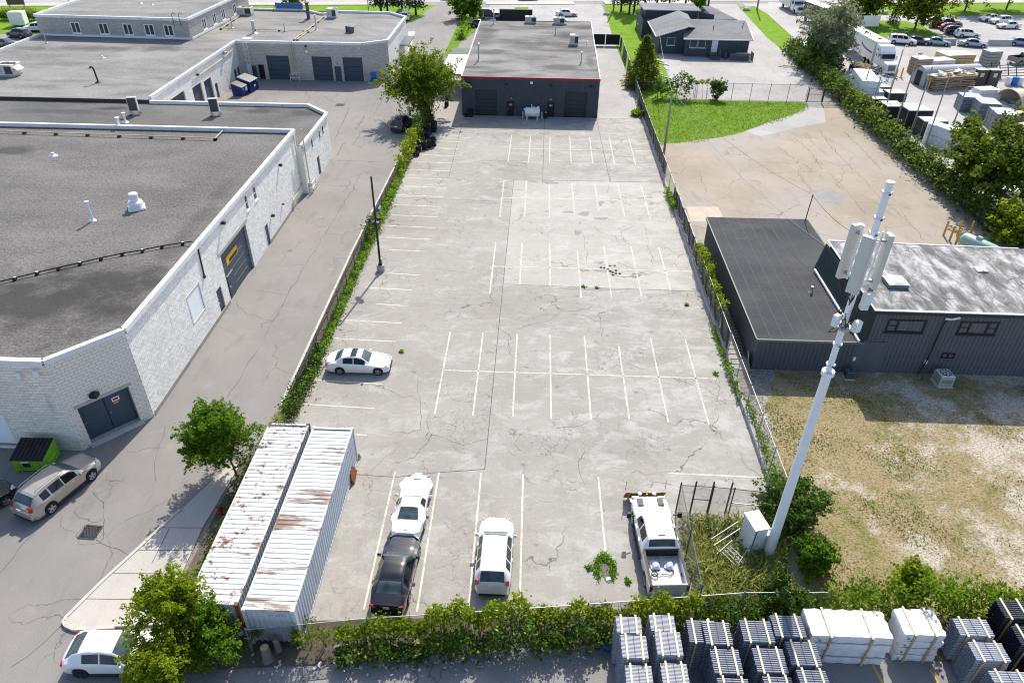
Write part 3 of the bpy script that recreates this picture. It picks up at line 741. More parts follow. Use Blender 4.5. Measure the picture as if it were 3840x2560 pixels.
def lintel(parent, P, s0, s1, z, h=.28):
    MB().add([P(s0, z, 0), P(s1, z, 0), P(s1, z + h, 0), P(s0, z + h, 0), P(s0, z, .03), P(s1, z, .03), P(s1, z + h, .03), P(s0, z + h, .03)],
             [(4, 5, 6, 7), (0, 1, 5, 4), (1, 2, 6, 5), (2, 3, 7, 6), (3, 0, 4, 7)]).build('lintel', M_STEP, parent, world=True)

def wall_lamp(parent, p, mat=M_BLACK, s=.28):
    MB().cbox((p[0], p[1], p[2]), (s, s, s * .8), s * .2).build('wall_lamp', mat, parent, world=True)

# ---- warehouse in the left foreground
RA = (-40, 52, 0)
A = thing('warehouse', 'long white-painted block warehouse with gravel roof in the left foreground', 'building', RA)
ZA = 6.7
a_pts = [(-60, 70.3), (-60, 31.4), (-27.0, 31.4), (-24.05, 34.7), (-24.05, 70.3)]
M_ROOF_A = mat_roof('gravel_roof', (.118, .114, .107), (.185, .179, .169),
                    [((-30.88, 38.06, 6.50)[0] - RA[0], (-30.88, 38.06, 6.50)[1] - RA[1], 8.0, 5.0, .97), ((-28.14, 40.98, 6.50)[0] - RA[0], (-28.14, 40.98, 6.50)[1] - RA[1], 6.0, 3.0, .85), ((-49.09, 63.57, 6.50)[0] - RA[0], (-49.09, 63.57, 6.50)[1] - RA[1], 5, 1.6, .8),
                     ((-24.70, 46.09, 6.50)[0] - RA[0] - 1.2, (-24.70, 46.09, 6.50)[1] - RA[1] + 2, 1.1, 14, .45), ((-25.93, 36.57, 6.50)[0] - RA[0], (-25.93, 36.57, 6.50)[1] - RA[1] + .5, 3.5, 1.0, .6), ((-46.18, 70.39, 6.50)[0] - RA[0], (-46.18, 70.39, 6.50)[1] - RA[1], 1.0, .6, .8)], grain=.75, gs=7)
MB().sheet([(x, y) for x, y in a_pts], ZA - .25).build('roof', M_ROOF_A, A, world=True)
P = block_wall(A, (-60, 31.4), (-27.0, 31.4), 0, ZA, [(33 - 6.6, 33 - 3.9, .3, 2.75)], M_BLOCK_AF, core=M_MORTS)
lv = MB()
for k in range(14):
    z = .38 + k * .17
    lv.quad(P(26.45, z, -.05), P(29.05, z, -.05), P(29.05, z + .15, -.12), P(26.45, z + .15, -.12))
    lv.quad(P(26.45, z, -.05), P(26.45, z - .02, -.12), P(29.05, z - .02, -.12), P(29.05, z, -.05))
lv.build('louvre', M_WHITE, A, world=True)
CH0, CH1 = (-27.0, 31.4), (-24.05, 34.7)
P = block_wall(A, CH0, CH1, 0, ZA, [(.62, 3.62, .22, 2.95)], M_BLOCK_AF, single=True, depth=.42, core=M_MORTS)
dd = leaf_door(A, P, .64, 2.12, .22, 2.95, depth=.40, name='double_door'); leaf_door(A, P, 2.13, 3.60, .22, 2.95, depth=.40, name='double_door')
lintel(A, P, .45, 3.8, 2.96, .22)
MB().add([P(.5, .0, -.4), P(3.75, .0, -.4), P(3.75, .2, -.4), P(.5, .2, -.4), P(.5, 0, .22), P(3.75, 0, .22), P(3.75, .18, .16), P(.5, .18, .16)], [(4, 5, 6, 7), (0, 1, 5, 4), (1, 2, 6, 5), (2, 3, 7, 6), (3, 0, 4, 7)]).build('door_step', M_STEP, A, world=True)
sg = MB().quad(P(2.55, 2.12, -.335), P(3.0, 2.12, -.335), P(3.0, 2.42, -.335), P(2.55, 2.42, -.335)).build('warning_sign', M_SIGNW, A, world=True)
MB().quad(P(2.62, 2.2, -.332), P(2.93, 2.2, -.332), P(2.93, 2.34, -.332), P(2.62, 2.34, -.332)).build('sign_panel', M_RED, sg, world=True)
MB().quad(P(2.6, 1.95, -.335), P(2.88, 1.95, -.335), P(2.88, 2.06, -.335), P(2.6, 2.06, -.335)).build('sticker', M_SIGNY, A, world=True)
wall_lamp(A, P(1.7, 3.5, .14), M_BLACK, .42)
for k in ((-28.6, 31.26, 5.85), (-27.55, 31.28, 6.05)): B(k, (.22, .3, .42), rz=.2).build('security_camera', M_WHITE, A, world=True)
wx = -24.05
P = block_wall(A, (wx, 34.7), (wx, 70.3), 0, ZA, [(48.8 - 34.7, 54.5 - 34.7, 0, 4.15), (46.75 - 34.7, 47.65 - 34.7, .05, 2.15), (42.45 - 34.7, 44.55 - 34.7, 2.1, 4.3), (55.3 - 34.7, 55.95 - 34.7, 4.88, 6.2), (57.35 - 34.7, 58.05 - 34.7, 4.88, 6.1), (58.25 - 34.7, 59.15 - 34.7, 0, 2.05)], M_BLOCK_A, core=M_MORTL)
rdoor = roller_door(A, P, 14.1, 19.8, 0, 4.15, n=6)
leaf_door(rdoor, P, 14.6, 15.9, .1, 2.0, depth=.16, name='wicket_door')
MB().quad(P(15.75, 2.72, -.152), P(17.5, 2.72, -.152), P(17.5, 3.02, -.152), P(15.75, 3.02, -.152)).build('notice_panel', M_BLACK, rdoor, world=True)
MB().quad(P(15.2, 2.65, -.16), P(17.6, 2.65, -.16), P(17.6, 3.35, -.16), P(15.2, 3.35, -.16)).build('notice', M_SIGNY, rdoor, world=True)
lintel(A, P, 13.7, 20.2, 4.16, .3)
leaf_door(A, P, 12.05, 12.95, .05, 2.15)
lv = MB()
for k in range(13):
    z = 2.16 + k * .163
    lv.quad(P(7.8, z, .0), P(9.8, z, .0), P(9.8, z + .14, -.08), P(7.8, z + .14, -.08))
    lv.quad(P(7.8, z, 0), P(7.8, z - .02, -.08), P(9.8, z - .02, -.08), P(9.8, z, 0))
lo = lv.build('louvre', M_WHITE, A, world=True)
fr = MB()
for a, b, c, e in ((7.65, 7.78, 2.05, 4.35), (9.82, 9.95, 2.05, 4.35), (7.78, 9.82, 4.25, 4.35), (7.78, 9.82, 2.05, 2.13)):
    fr.add([P(a, c, -.05), P(b, c, -.05), P(b, e, -.05), P(a, e, -.05), P(a, c, .03), P(b, c, .03), P(b, e, .03), P(a, e, .03)], [(4, 5, 6, 7), (0, 1, 5, 4), (1, 2, 6, 5), (2, 3, 7, 6), (3, 0, 4, 7)])
fr.build('louvre_frame', M_WHITE, A, world=True)
window(A, P, 20.6, 21.25, 4.88, 6.2, bars=(), rails=((.5, 0, 1),)); window(A, P, 22.65, 23.35, 4.88, 6.1, bars=(), rails=((.5, 0, 1),))
leaf_door(A, P, 23.58, 24.42, .02, 2.03, name='glazed_door', mat=M_GLASS)
fr = MB()
for a, b, c, e in ((23.5, 23.6, 0, 2.12), (24.4, 24.5, 0, 2.12), (23.6, 24.4, 2.03, 2.12)):
    fr.add([P(a, c, -.05), P(b, c, -.05), P(b, e, -.05), P(a, e, -.05), P(a, c, .03), P(b, c, .03), P(b, e, .03), P(a, e, .03)], [(4, 5, 6, 7), (0, 1, 5, 4), (1, 2, 6, 5), (2, 3, 7, 6), (3, 0, 4, 7)])
fr.build('door_frame', M_WHITE, A, world=True)
wall_lamp(A, (wx + .2, 50.2, 6.3)); wall_lamp(A, (wx + .2, 64.5, 5.4)); wall_lamp(A, (wx + .2, 60.3, 2.2)); wall_lamp(A, (wx + .15, 63.5, 1.9), M_RED, .2)
MB().path([(wx - .3, 45.9, ZA + .1), (wx + .06, 45.7, ZA + .1), (wx + .06, 45.6, 5.6), (wx + .06, 45.55, 4.25)], .05, 6).build('conduit', M_BLACK, A, world=True)
B((wx + .07, 45.5, 4.2), (.12, .2, .2)).build('junction_box', M_BLACK, A, world=True)
gp = MB().path([(wx + .12, 69.6, ZA), (wx + .12, 69.7, 1.2), (wx + .12, 66.4, 1.0), (wx + .12, 66.4, .2)], .05, 6)
gp.path([(wx + .25, 69.6, 1.6), (wx + .25, 69.6, .3)], .06, 6).build('gas_pipe', M_CREAM, A, world=True)
P = block_wall(A, (wx, 70.3), (-60, 70.3), 4.5, ZA, [], M_BLOCK_A, core=M_MORTL)
coping(A, [(-60, 31.4), (-27.0, 31.4), (-24.05, 34.7), (-24.05, 70.3), (-60, 70.3)], ZA)
# damp footing along the wall
MB().b2(wx + .005, 34.9, 0, wx + .06, 48.6, .32).build('plinth', dirty('plinth', (.33, .31, .28), amt=.6), A, world=True)
MB().b2(wx + .005, 59.3, 0, wx + .06, 70.2, .32).build('plinth', MATS['plinth'], A, world=True)

# ---- lower black-streaked roof behind it
RB = (-40, 77, 0); ZB = 5.05
Bd = thing('warehouse', 'lower grey block warehouse with dark stained roof between the two big roofs', 'building', RB)
b_pts = [(-75.8, 70.4), (-23.6, 70.4), (-23.6, 80.9), (-26.5, 83.9), (-75.8, 83.9)]
MB().sheet(b_pts, ZB - .2).build('roof', mat_roof('dark_felt_roof', (.105, .102, .098), (.165, .161, .155), [((-48.85, 81.58, 4.80)[0] + 40, (-48.85, 81.58, 4.80)[1] - 77, 2.4, .8, .9), ((-53.32, 80.25, 4.80)[0] + 40, (-53.32, 80.25, 4.80)[1] - 77, 7, 1.2, .6), ((-31.40, 82.26, 4.80)[0] + 40, (-31.40, 82.26, 4.80)[1] - 77, 2.6, 1.6, .8), ((-25.89, 81.46, 4.80)[0] + 40, (-25.89, 81.46, 4.80)[1] - 77, 2.5, 1.5, .7)], grain=.6, gs=7, streak=.7, wide=(.07, .07, .07)), Bd, world=True)
P = block_wall(Bd, (-23.6, 70.32), (-23.6, 80.9), 0, ZB, [(8.2 - .18, 8.2 + .18, 3.8, 4.4), (6.7 - .18, 6.7 + .18, 3.8, 4.4), (3.7 - .18, 3.7 + .18, 3.85, 4.45), (4.6, 5.5, .1, 2.1)], M_BLOCK_A, core=M_MORTL)
for s in (8.2, 6.7, 3.7): window(Bd, P, s - .18, s + .18, 3.8 if s > 4 else 3.85, 4.4 if s > 4 else 4.45, bars=(), frame=M_SLATE)
leaf_door(Bd, P, 4.6, 5.5, .1, 2.1)
MB().quad((-24.3, 70.34, 0), (-23.6, 70.34, 0), (-23.6, 70.34, ZB), (-24.3, 70.34, ZB)).build('end_wall', M_BLOCK_A, Bd, world=True)
block_wall(Bd, (-23.6, 80.9), (-26.5, 83.9), 0, ZB, [], M_BLOCK_C)
block_wall(Bd, (-26.5, 83.9), (-45.2, 83.9), 0, ZB, [], M_BLOCK_C)
coping(Bd, [(-23.6, 70.5), (-23.6, 80.9), (-26.5, 83.9), (-45.2, 83.9)], ZB)
MB().path([(-23.45, 70.9, ZA), (-23.45, 70.9, .3)], .07, 6).build('downpipe', M_CREAM, Bd, world=True)

# ---- dock warehouse at the back left
RC = (-45, 110, 0); ZC = 5.45
Cb = thing('warehouse', 'wide grey block warehouse with loading doors around the rear yard', 'building', RC)
c_pts = [(-75.8, 83.95), (-45.2, 83.95), (-45.2, 112.6), (-26.2, 112.6), (-22.75, 115.0), (-22.75, 132.4), (-26, 135.8), (-35, 136), (-37.4, 133.6), (-41.3, 136.6), (-75.8, 136.6)]
M_ROOF_C = mat_roof('pale_felt_roof', (.20, .196, .188), (.285, .28, .268), [((-63.38, 107.44, 5.20)[0] + 45, (-63.38, 107.44, 5.20)[1] - 110, 9, 2.2, .55), ((-54.19, 108.24, 5.20)[0] + 45, (-54.19, 108.24, 5.20)[1] - 110, 4, 2.0, .6), ((-72.49, 106.65, 5.20)[0] + 45, (-72.49, 106.65, 5.20)[1] - 110, 4, 1.5, .5)], grain=.35, gs=4, streak=.6, wide=(.12, .117, .112), sthr=.49)
MB().sheet(c_pts, ZC - .2).build('roof', M_ROOF_C, Cb, world=True)
ey = 83.95
P = block_wall(Cb, (-45.2, 83.95), (-45.2, 112.6), 0, ZC, [(88.6 - ey, 92.9 - ey, 0, 3.8), (95.3 - ey, 98.2 - ey, 0, 3.4), (99.1 - ey, 101.6 - ey, .4, 3.2), (102.4 - ey, 103.3 - ey, 0, 1.95), (110.0 - ey, 111.0 - ey, 0, 1.9), (111.4 - ey, 112.3 - ey, 0, 1.9)], M_BLOCK_A, core=M_MORTL)
for a, b, h in ((88.6, 92.9, 3.8), (95.3, 98.2, 3.4)): roller_door(Cb, P, a - ey, b - ey, 0, h)
roller_door(Cb, P, 99.1 - ey, 101.6 - ey, .4, 3.2)
for a, b in ((102.4, 103.3), (110, 111), (111.4, 112.3)): leaf_door(Cb, P, a - ey, b - ey, 0, 1.93)
MB().path([(-45.1, 96, 4.4), (-45.1, 107, 4.4), (-45.1, 111, 4.7)], .06, 6).build('gas_pipe', M_CREAM, Cb, world=True)
wall_lamp(Cb, (-45.0, 97.5, 4.6)); wall_lamp(Cb, (-45.0, 107.5, 5.0), M_GALV, .5)
w0 = -45.2
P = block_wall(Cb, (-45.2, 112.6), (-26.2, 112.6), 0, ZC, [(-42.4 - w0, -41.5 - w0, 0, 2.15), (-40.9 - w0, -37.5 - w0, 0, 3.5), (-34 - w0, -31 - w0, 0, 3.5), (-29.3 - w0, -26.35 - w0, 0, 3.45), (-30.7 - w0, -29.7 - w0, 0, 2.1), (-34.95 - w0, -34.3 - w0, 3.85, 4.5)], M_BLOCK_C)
for a, b in ((-40.9, -37.5), (-34, -31), (-29.3, -26.35)):
    roller_door(Cb, P, a - w0, b - w0, 0, 3.48); lintel(Cb, P, a - w0 - .5, b - w0 + .4, 3.52, .25)
leaf_door(Cb, P, -30.7 - w0, -29.7 - w0, 0, 2.1)
MB().quad(P(-42.4 - w0, 0, -.2), P(-41.5 - w0, 0, -.2), P(-41.5 - w0, 2.15, -.2), P(-42.4 - w0, 2.15, -.2)).build('doorway', M_BLACK, Cb, world=True)
B((-42.9, 112.2, 1.05), (.05, .95, 2.0), rz=1.0).build('open_door', M_SLATE, Cb, world=True)
window(Cb, P, -34.95 - w0, -34.3 - w0, 3.85, 4.5, bars=(), glass=M_SIGNW, frame=M_STEP, fw=.1)
text_part('29', .35, M_BLACK, Cb, (-30.2 + 45, 112.56 - 110, 2.55), (R(90), 0, 0))
wall_lamp(Cb, (-34.6, 112.4, 5.0)); wall_lamp(Cb, (-26.6, 112.45, 4.9), M_SIGNW, .2)
MB().path([(-36.9, 112.45, ZC + .2), (-36.9, 112.45, 1.6)], .06, 6).path([(-36.6, 112.45, ZC + .2), (-36.6, 112.45, 1.5)], .05, 6).path([(-36.9, 112.45, 4.6), (-43.5, 112.45, 4.6)], .05, 6).build('gas_pipe', M_CREAM, Cb, world=True)
block_wall(Cb, (-26.2, 112.6), (-22.75, 115.0), 0, ZC, [], M_BLOCK_C)
block_wall(Cb, (-22.75, 115.0), (-22.75, 132.4), 0, ZC, [], M_BLOCK_A, core=M_MORTL)
block_wall(Cb, (-22.75, 132.4), (-26, 135.8), 0, ZC, [], M_BLOCK_C)
block_wall(Cb, (-26, 135.8), (-75.8, 136.6), 0, ZC, [], M_BLOCK_C)
coping(Cb, [(-45.2, 84.2), (-45.2, 112.6), (-26.2, 112.6), (-22.75, 115.0), (-22.75, 132.4), (-26, 135.8), (-35, 136), (-37.4, 133.6), (-41.3, 136.6), (-52, 136.6)], ZC)
MB().quad((-75.8, 83.93, 4.7), (-45.2, 83.93, 4.7), (-45.2, 83.93, ZC - .19), (-75.8, 83.93, ZC - .19)).build('roof_upstand', M_TAR, Cb, world=True)
coping(Cb, [(-75.8, 84), (-75.8, 114.3)], ZC)
block_wall(Cb, (-75.8, 114.3), (-75.8, 84), 0, ZC, [], M_BLOCK_C)
MB().prism([(-22.7, 124.5), (-21.2, 124.5), (-21.2, 131), (-22.7, 131)], 2.6, 2.75).build('awning', M_SLATE, Cb, world=True)
# ---- office block rising above it
RO = (-64, 114.4, 0); ZO = 8.15
Of = thing('office_block', 'taller grey brick office block with five paired white windows above the flat roof', 'building', RO)
MB().sheet([(-75.7, 114.4), (-52.2, 113.6), (-51.2, 137), (-75.7, 137)], ZO - .15).build('roof', M_ROOF_C, Of, world=True)
o0 = (-75.7, 114.4)
wins = [(-70.52, -69.1), (-66.2, -64.7), (-62.4, -60.95), (-59.1, -57.6), (-56.1, -54.65)]
P = block_wall(Of, o0, (-52.2, 113.6), 0, ZO, [(a + 75.7, b + 75.7, 5.75, 7.35) for a, b in wins], M_BLOCK_O, bl=.5, bh=.2)
for a, b in wins: window(Of, P, a + 75.7, b + 75.7, 5.75, 7.35, fw=.12)
s_w = [(4.5, 5.9), (8.3, 9.7), (11.8, 13.2), (16.5, 17.9)]
P = block_wall(Of, (-52.2, 113.6), (-51.2, 137), 0, ZO, [(a, b, 5.75, 7.35) for a, b in s_w], M_BLOCK_O, bl=.5)
for a, b in s_w: window(Of, P, a, b, 5.75, 7.35, fw=.12)
block_wall(Of, (-75.7, 137), o0, 0, ZO, [], M_BLOCK_O, bl=.5)
coping(Of, [(-75.7, 137), (-75.7, 114.4), (-52.2, 113.6), (-51.2, 137)], ZO)
MB().beam((-75.6, 114.25, 5.5), (-52.2, 113.45, 5.5), .1, .3).beam((-52.0, 113.6, 5.5), (-51.0, 137, 5.5), .1, .3).build('base_flashing', M_COPING, Of, world=True)
for x in (-54.2, -53.2): MB().path([(x, 113.4, 7.2), (x, 113.3, 8.9), (x + .2, 113.5, 9.1), (x + .45, 113.7, 8.8)], .035, 6).build('conduit', M_BLACK, Of, world=True)

# ---- black workshop at the head of the lot
RD = (-.8, 97.6, 0); ZD = 5.0
D_ = thing('workshop', 'black-painted flat-roofed workshop with red roof trim at the head of the lot', 'building', RD)
M_BLK = pm('black_wall', (.058, .066, .082), .75, .15, 1.2, bump=.2)
M_ROOF_D = mat_roof('streaked_felt_roof', (.17, .167, .162), (.255, .25, .242), [((7.28, 130.10, 4.90)[0] + .8, (7.28, 130.10, 4.90)[1] - 97.6, 2.2, 4, .75), ((4.56, 123.36, 4.90)[0] + .8, (4.56, 123.36, 4.90)[1] - 97.6, 1.6, 4, .7), ((-2.29, 117.54, 4.90)[0] + .8, (-2.29, 117.54, 4.90)[1] - 97.6, 4, 5, .5), ((-8.32, 124.55, 4.90)[0] + .8, (-8.32, 124.55, 4.90)[1] - 97.6, 2.0, 9, .55), ((0.16, 129.43, 4.90)[0] + .8, (0.16, 129.43, 4.90)[1] - 97.6, 3, 3, .5), ((7.57, 107.80, 4.90)[0] + .8, (7.57, 107.80, 4.90)[1] - 97.6, .9, 4, .6)], grain=.25, gs=7, streak=.85, wide=(.07, .068, .066), sthr=.46)
MB().sheet([(-9.9, 97.7), (8.3, 97.7), (9.0, 134), (-9.9, 133.4)], ZD - .08).build('roof', M_ROOF_D, D_, world=True)
dx = -9.9
P = block_wall(D_, (-9.9, 97.6), (8.3, 97.6), 0, ZD, [(-8.1 - dx, -5.25 - dx, 0, 3.35), (-3.85 - dx, -2.92 - dx, 0, 2.0), (1.52 - dx, 2.46 - dx, 0, 2.0), (3.85 - dx, 6.75 - dx, 0, 3.35)], M_BLK, core=pm('black_mortar', (.03, .034, .042), .9), gap=.012)
M_DRK = pm('charcoal_door', (.03, .033, .038), .5, .1, 3)
for a, b in ((-8.1, -5.25), (3.85, 6.75)): roller_door(D_, P, a - dx, b - dx, 0, 3.35, M_DRK, n=6)
for a, b in ((-3.85, -2.92), (1.52, 2.46)):
    q = leaf_door(D_, P, a - dx, b - dx, 0, 2.0, pm('black_door', (.01, .01, .011), .5))
    MB().quad(P(a - dx + .25, 1.38, -.06), P(b - dx - .25, 1.38, -.06), P(b - dx - .25, 1.62, -.06), P(a - dx + .25, 1.62, -.06)).build('door_plate', pm('plate', (.36, .31, .22), .6), q, world=True)
for (x, z) in ((-8.88, 4.2), (1.89, 4.15), (7.16, 4.15), (-4.0, 4.2)): wall_lamp(D_, (x, 97.45, z), M_BLACK, .3)
wall_lamp(D_, (-.66, 97.45, 4.5), M_SIGNW, .34); wall_lamp(D_, (1.95, 97.5, 2.4), M_GALV, .2); wall_lamp(D_, (-3.3, 97.5, 2.4), M_GALV, .2)
MB().beam((-9.95, 97.55, ZD - .02), (8.36, 97.55, ZD - .02), .16, .3).build('roof_trim', M_RED, D_, world=True)
block_wall(D_, (8.3, 97.6), (9.0, 134), 0, ZD, [], M_BLK, core=MATS['black_mortar'], gap=.012)
block_wall(D_, (-9.9, 133.4), (-9.9, 97.6), 0, ZD, [], M_BLK, core=MATS['black_mortar'], gap=.012)
block_wall(D_, (9.0, 134), (-9.9, 133.4), 0, ZD, [], M_BLK, core=MATS['black_mortar'], gap=.012)
MB().beam((8.33, 97.7, ZD), (9.03, 134, ZD), .1, .16).beam((-9.93, 97.7, ZD), (-9.93, 133.4, ZD), .1, .16).build('edge_flashing', M_COPING, D_, world=True)
# black roof sign and its return panels at the street end
sg = thing('roof_sign', 'large black signboard standing at the street end of the workshop', 'sign', (-4.0, 137.5, 0))
B((0, 0, 3.6), (5.8, .5, 5.0)).build('board', pm('sign_black', (.022, .02, .022), .7), sg); B((-3.15, -.4, 3.2), (.8, .4, 3.6)).build('wing', MATS['sign_black'], sg); B((3.15, -.4, 3.2), (.8, .4, 3.6)).build('wing', MATS['sign_black'], sg)
for x in (-2, 2): B((x, 0, .55), (.3, .3, 1.1)).build('leg', M_BLACK, sg)

# ------------------------------------------------------------------ house, shed and grey workshop
M_SID = pm('slate_siding', (.062, .073, .088), .7, .12, 1.5)
M_SIDM = pm('grey_siding', (.105, .108, .118), .7, .12, 1.0)
M_SHING = mat_roof('shingle_roof', (.17, .175, .18), (.24, .245, .25), grain=.3, gs=3.0, streak=.2)
M_FELT = mat_roof('black_felt', (.046, .048, .053), (.068, .070, .076), grain=.2, gs=4.0, streak=.35, wide=(.11, .11, .115))
M_TRIM = pm('white_trim', (.66, .68, .70), .5, .08, 3)

def lap_wall(parent, p0, p1, z0, z1, mat, tops=None, step=.2):
    """horizontal lap boards from p0 to p1, outside on the right; tops = (za, zb) heights at each end"""
    d = Vector((p1[0] - p0[0], p1[1] - p0[1])); L = d.length; d.normalize(); n = Vector((d.y, -d.x))
    za, zb = tops or (z1, z1)
    def P(s, z, o=0.0): return (p0[0] + d.x * s + n.x * o, p0[1] + d.y * s + n.y * o, z)
    w = MB().quad(P(0, z0), P(L, z0), P(L, zb), P(0, za)).build('wall', mat, parent, world=True)
    m = MB(); z = z0
    while z < min(za, zb) - .05:
        t = min(z + step, min(za, zb))
        m.quad(P(0, z, .035), P(L, z, .035), P(L, t, .006), P(0, t, .006)); m.quad(P(0, z, .035), P(0, z, 0), P(L, z, 0), P(L, z, .035))
        z += step
    m.build('siding', mat, w, world=True)['kind'] = 'stuff'
    return P

def plate(parent, pts, t, mat, name='roof'):
    """sloping slab with thickness"""
    n = len(pts); m = MB()
    m.add([*pts, *[(x, y, z - t) for x, y, z in pts]], [tuple(range(n)), tuple(range(2 * n - 1, n - 1, -1))] + [(i, n + i, n + (i + 1) % n, (i + 1) % n) for i in range(n)])
    return m.build(name, mat, parent, world=True)

Hs = thing('house', 'dark slate-blue house with grey shingle roofs and a white back door', 'building', (28, 140, 0))
P = lap_wall(Hs, (25.4, 132.5), (36.2, 132.5), 0, 2.95, M_SID)
for a, b in ((26.15, 27.5), (27.55, 28.9)): window(Hs, P, a - 25.4, b - 25.4, 1.45, 2.75, bars=(), glass=M_GLASSW, fw=.1)
dr = leaf_door(Hs, P, 29.95 - 25.4, 31.0 - 25.4, .75, 2.75, pm('white_door', (.74, .78, .84), .4), depth=-.03)
lap_wall(Hs, (36.2, 132.5), (36.2, 147), 0, 2.95, M_SID)
plate(Hs, [(24.9, 131.9, 3.0), (36.7, 131.9, 3.0), (37.0, 139.8, 4.55), (26.0, 140.5, 4.55)], .14, M_SHING)
plate(Hs, [(26.0, 140.5, 4.55), (37.0, 139.8, 4.55), (36.9, 147.5, 3.1), (26.2, 148, 3.1)], .14, M_SHING)
MB().beam((24.9, 131.86, 2.93), (36.7, 131.86, 2.93), .1, .16).beam((36.74, 131.86, 2.98), (37.04, 139.8, 4.5), .08, .16).build('gutter', M_TRIM, Hs, world=True)
MB().path([(36.2, 132.2, 2.9), (36.2, 132.3, .2)], .05, 6).build('downpipe', M_TRIM, Hs, world=True)
P = lap_wall(Hs, (21.2, 134.4), (25.55, 134.4), 0, 3.0, M_SID, tops=(3.0, 4.35))
window(Hs, P, 1.3, 2.75, 1.35, 2.65, bars=(), glass=M_GLASSW, fw=.1)
lap_wall(Hs, (21.2, 146), (21.2, 134.4), 0, 2.95, M_SID)
lap_wall(Hs, (25.5, 134.4), (25.5, 132.5), 0, 2.95, M_SID)
plate(Hs, [(20.5, 133.9, 2.92), (25.75, 133.9, 4.52), (26.2, 147.8, 4.6), (20.5, 146.2, 2.95)], .14, M_SHING)
plate(Hs, [(25.75, 133.9, 4.52), (27.6, 136.5, 3.9), (28.0, 147.8, 4.0), (26.2, 147.8, 4.6)], .12, M_SHING)
MB().beam((20.46, 133.88, 2.84), (25.75, 133.88, 4.44), .08, .18).beam((20.44, 133.9, 2.85), (20.44, 146.2, 2.88), .1, .14).build('gutter', M_TRIM, Hs, world=True)
lap_wall(Hs, (20.4, 150), (30.4, 150), 0, 4.25, M_SID); lap_wall(Hs, (20.4, 158), (20.4, 150), 0, 4.1, M_SID); lap_wall(Hs, (30.4, 150), (30.4, 158), 0, 4.1, M_SID)
plate(Hs, [(19.9, 149.6, 4.35), (30.8, 149.6, 4.35), (30.8, 158.5, 4.0), (19.9, 158.5, 4.0)], .16, M_SHING)
MB().beam((19.9, 149.55, 4.3), (30.8, 149.55, 4.3), .08, .2).build('gutter', M_TRIM, Hs, world=True)
P = lap_wall(Hs, (19.6, 156), (19.6, 146.5), 0, 3.2, M_SID); window(Hs, P, 2.5, 3.5, 1.1, 2.6, bars=())
lap_wall(Hs, (19.6, 146.5), (21.2, 146.5), 0, 3.2, M_SID)
plate(Hs, [(31.4, 152.8, 4.6), (33.2, 153.2, 4.5), (37.6, 148.4, 3.1), (33.4, 147.6, 3.15)], .12, M_SHING)
lap_wall(Hs, (30.5, 149.9), (33.0, 147.7), 0, 4.0, M_SID); lap_wall(Hs, (36.2, 147), (36.8, 153), 0, 3, M_SID)
for (x, y, z) in ((30.6, 136, 3.7), (35.9, 137.2, 3.95)): MB().tube((x, y, z), (x, y, z + .75), .07, 8).build('vent_pipe', M_BLACK, Hs, world=True)
MB().path([(21.0, 134.0, 3.1), (22.4, 134.2, 2.9), (23.6, 134.25, 3.2), (24.8, 134.2, 4.0)], .03, 5).build('cable', M_BLACK, Hs, world=True)
# back steps, screen and bin pen
st = thing('porch_steps', 'small grey timber steps with handrails below the white back door', 'steps', (30.45, 131.4, 0))
for i in range(4): B((0, -.15 - .3 * i, .6 - .16 * i), (1.5, .32, .06)).build('tread', pm('deck_board', (.12, .12, .125), .85), st)
B((0, .55, .68), (1.6, 1.0, .08)).build('landing', MATS['deck_board'], st)
for x in (-.8, .8):
    MB().beam((x, .9, 1.5), (x, 0, 1.5), .08, .06).beam((x, 0, 1.5), (x, -1.1, .95), .08, .06).build('handrail', MATS['deck_board'], st)
    for y, h in ((.9, 1.5), (0, 1.5), (-1.1, .95)): B((x, y, h / 2), (.09, .09, h)).build('post', MATS['deck_board'], st)
pn = thing('bin_enclosure', 'low dark picket enclosure at the corner of the house', 'fence', (34.8, 130.6, 0))
for i in range(27): B((-1.95 + i * .15, -.5, .62), (.1, .03, 1.2)).build('picket', MATS['deck_board'], pn)
for i in range(9): B((2.0, -.4 + i * .22, .62), (.03, .14, 1.2)).build('picket', MATS['deck_board'], pn)
for i in range(9): B((-2.6, -.4 + i * .22, .62), (.03, .14, 1.2)).build('picket', MATS['deck_board'], pn)
for z in (.3, 1.0): B((0, -.46, z), (4.0, .05, .08)).build('rail', MATS['deck_board'], pn)
wb = thing('wheeled_bin', 'blue bin standing between the back steps and the picket enclosure', 'bin', (32.6, 131.6, 0))
M_BLUE = pm('bin_blue', (.012, .05, .22), .45, .1, 4)
MB().lathe((0, 0, 0), [(.24, .05), (.3, 1.0), (.33, 1.0), (.33, 1.06), (.1, 1.12)], 12).build('body', M_BLUE, wb, smooth=True); B((0, .3, .95), (.5, .06, .06)).build('handle', M_BLUE, wb)
ht = thing('hot_tub_cover', 'pale folded cover lying inside the dark picket enclosure', 'cover', (35.2, 131.0, 0))
MB().cbox((0, 0, .9), (2.3, 1.1, .28), .1, .1).build('cover', M_UNIT, ht); B((0, 0, .4), (2.0, .9, .75)).build('base', MATS['deck_board'], ht)

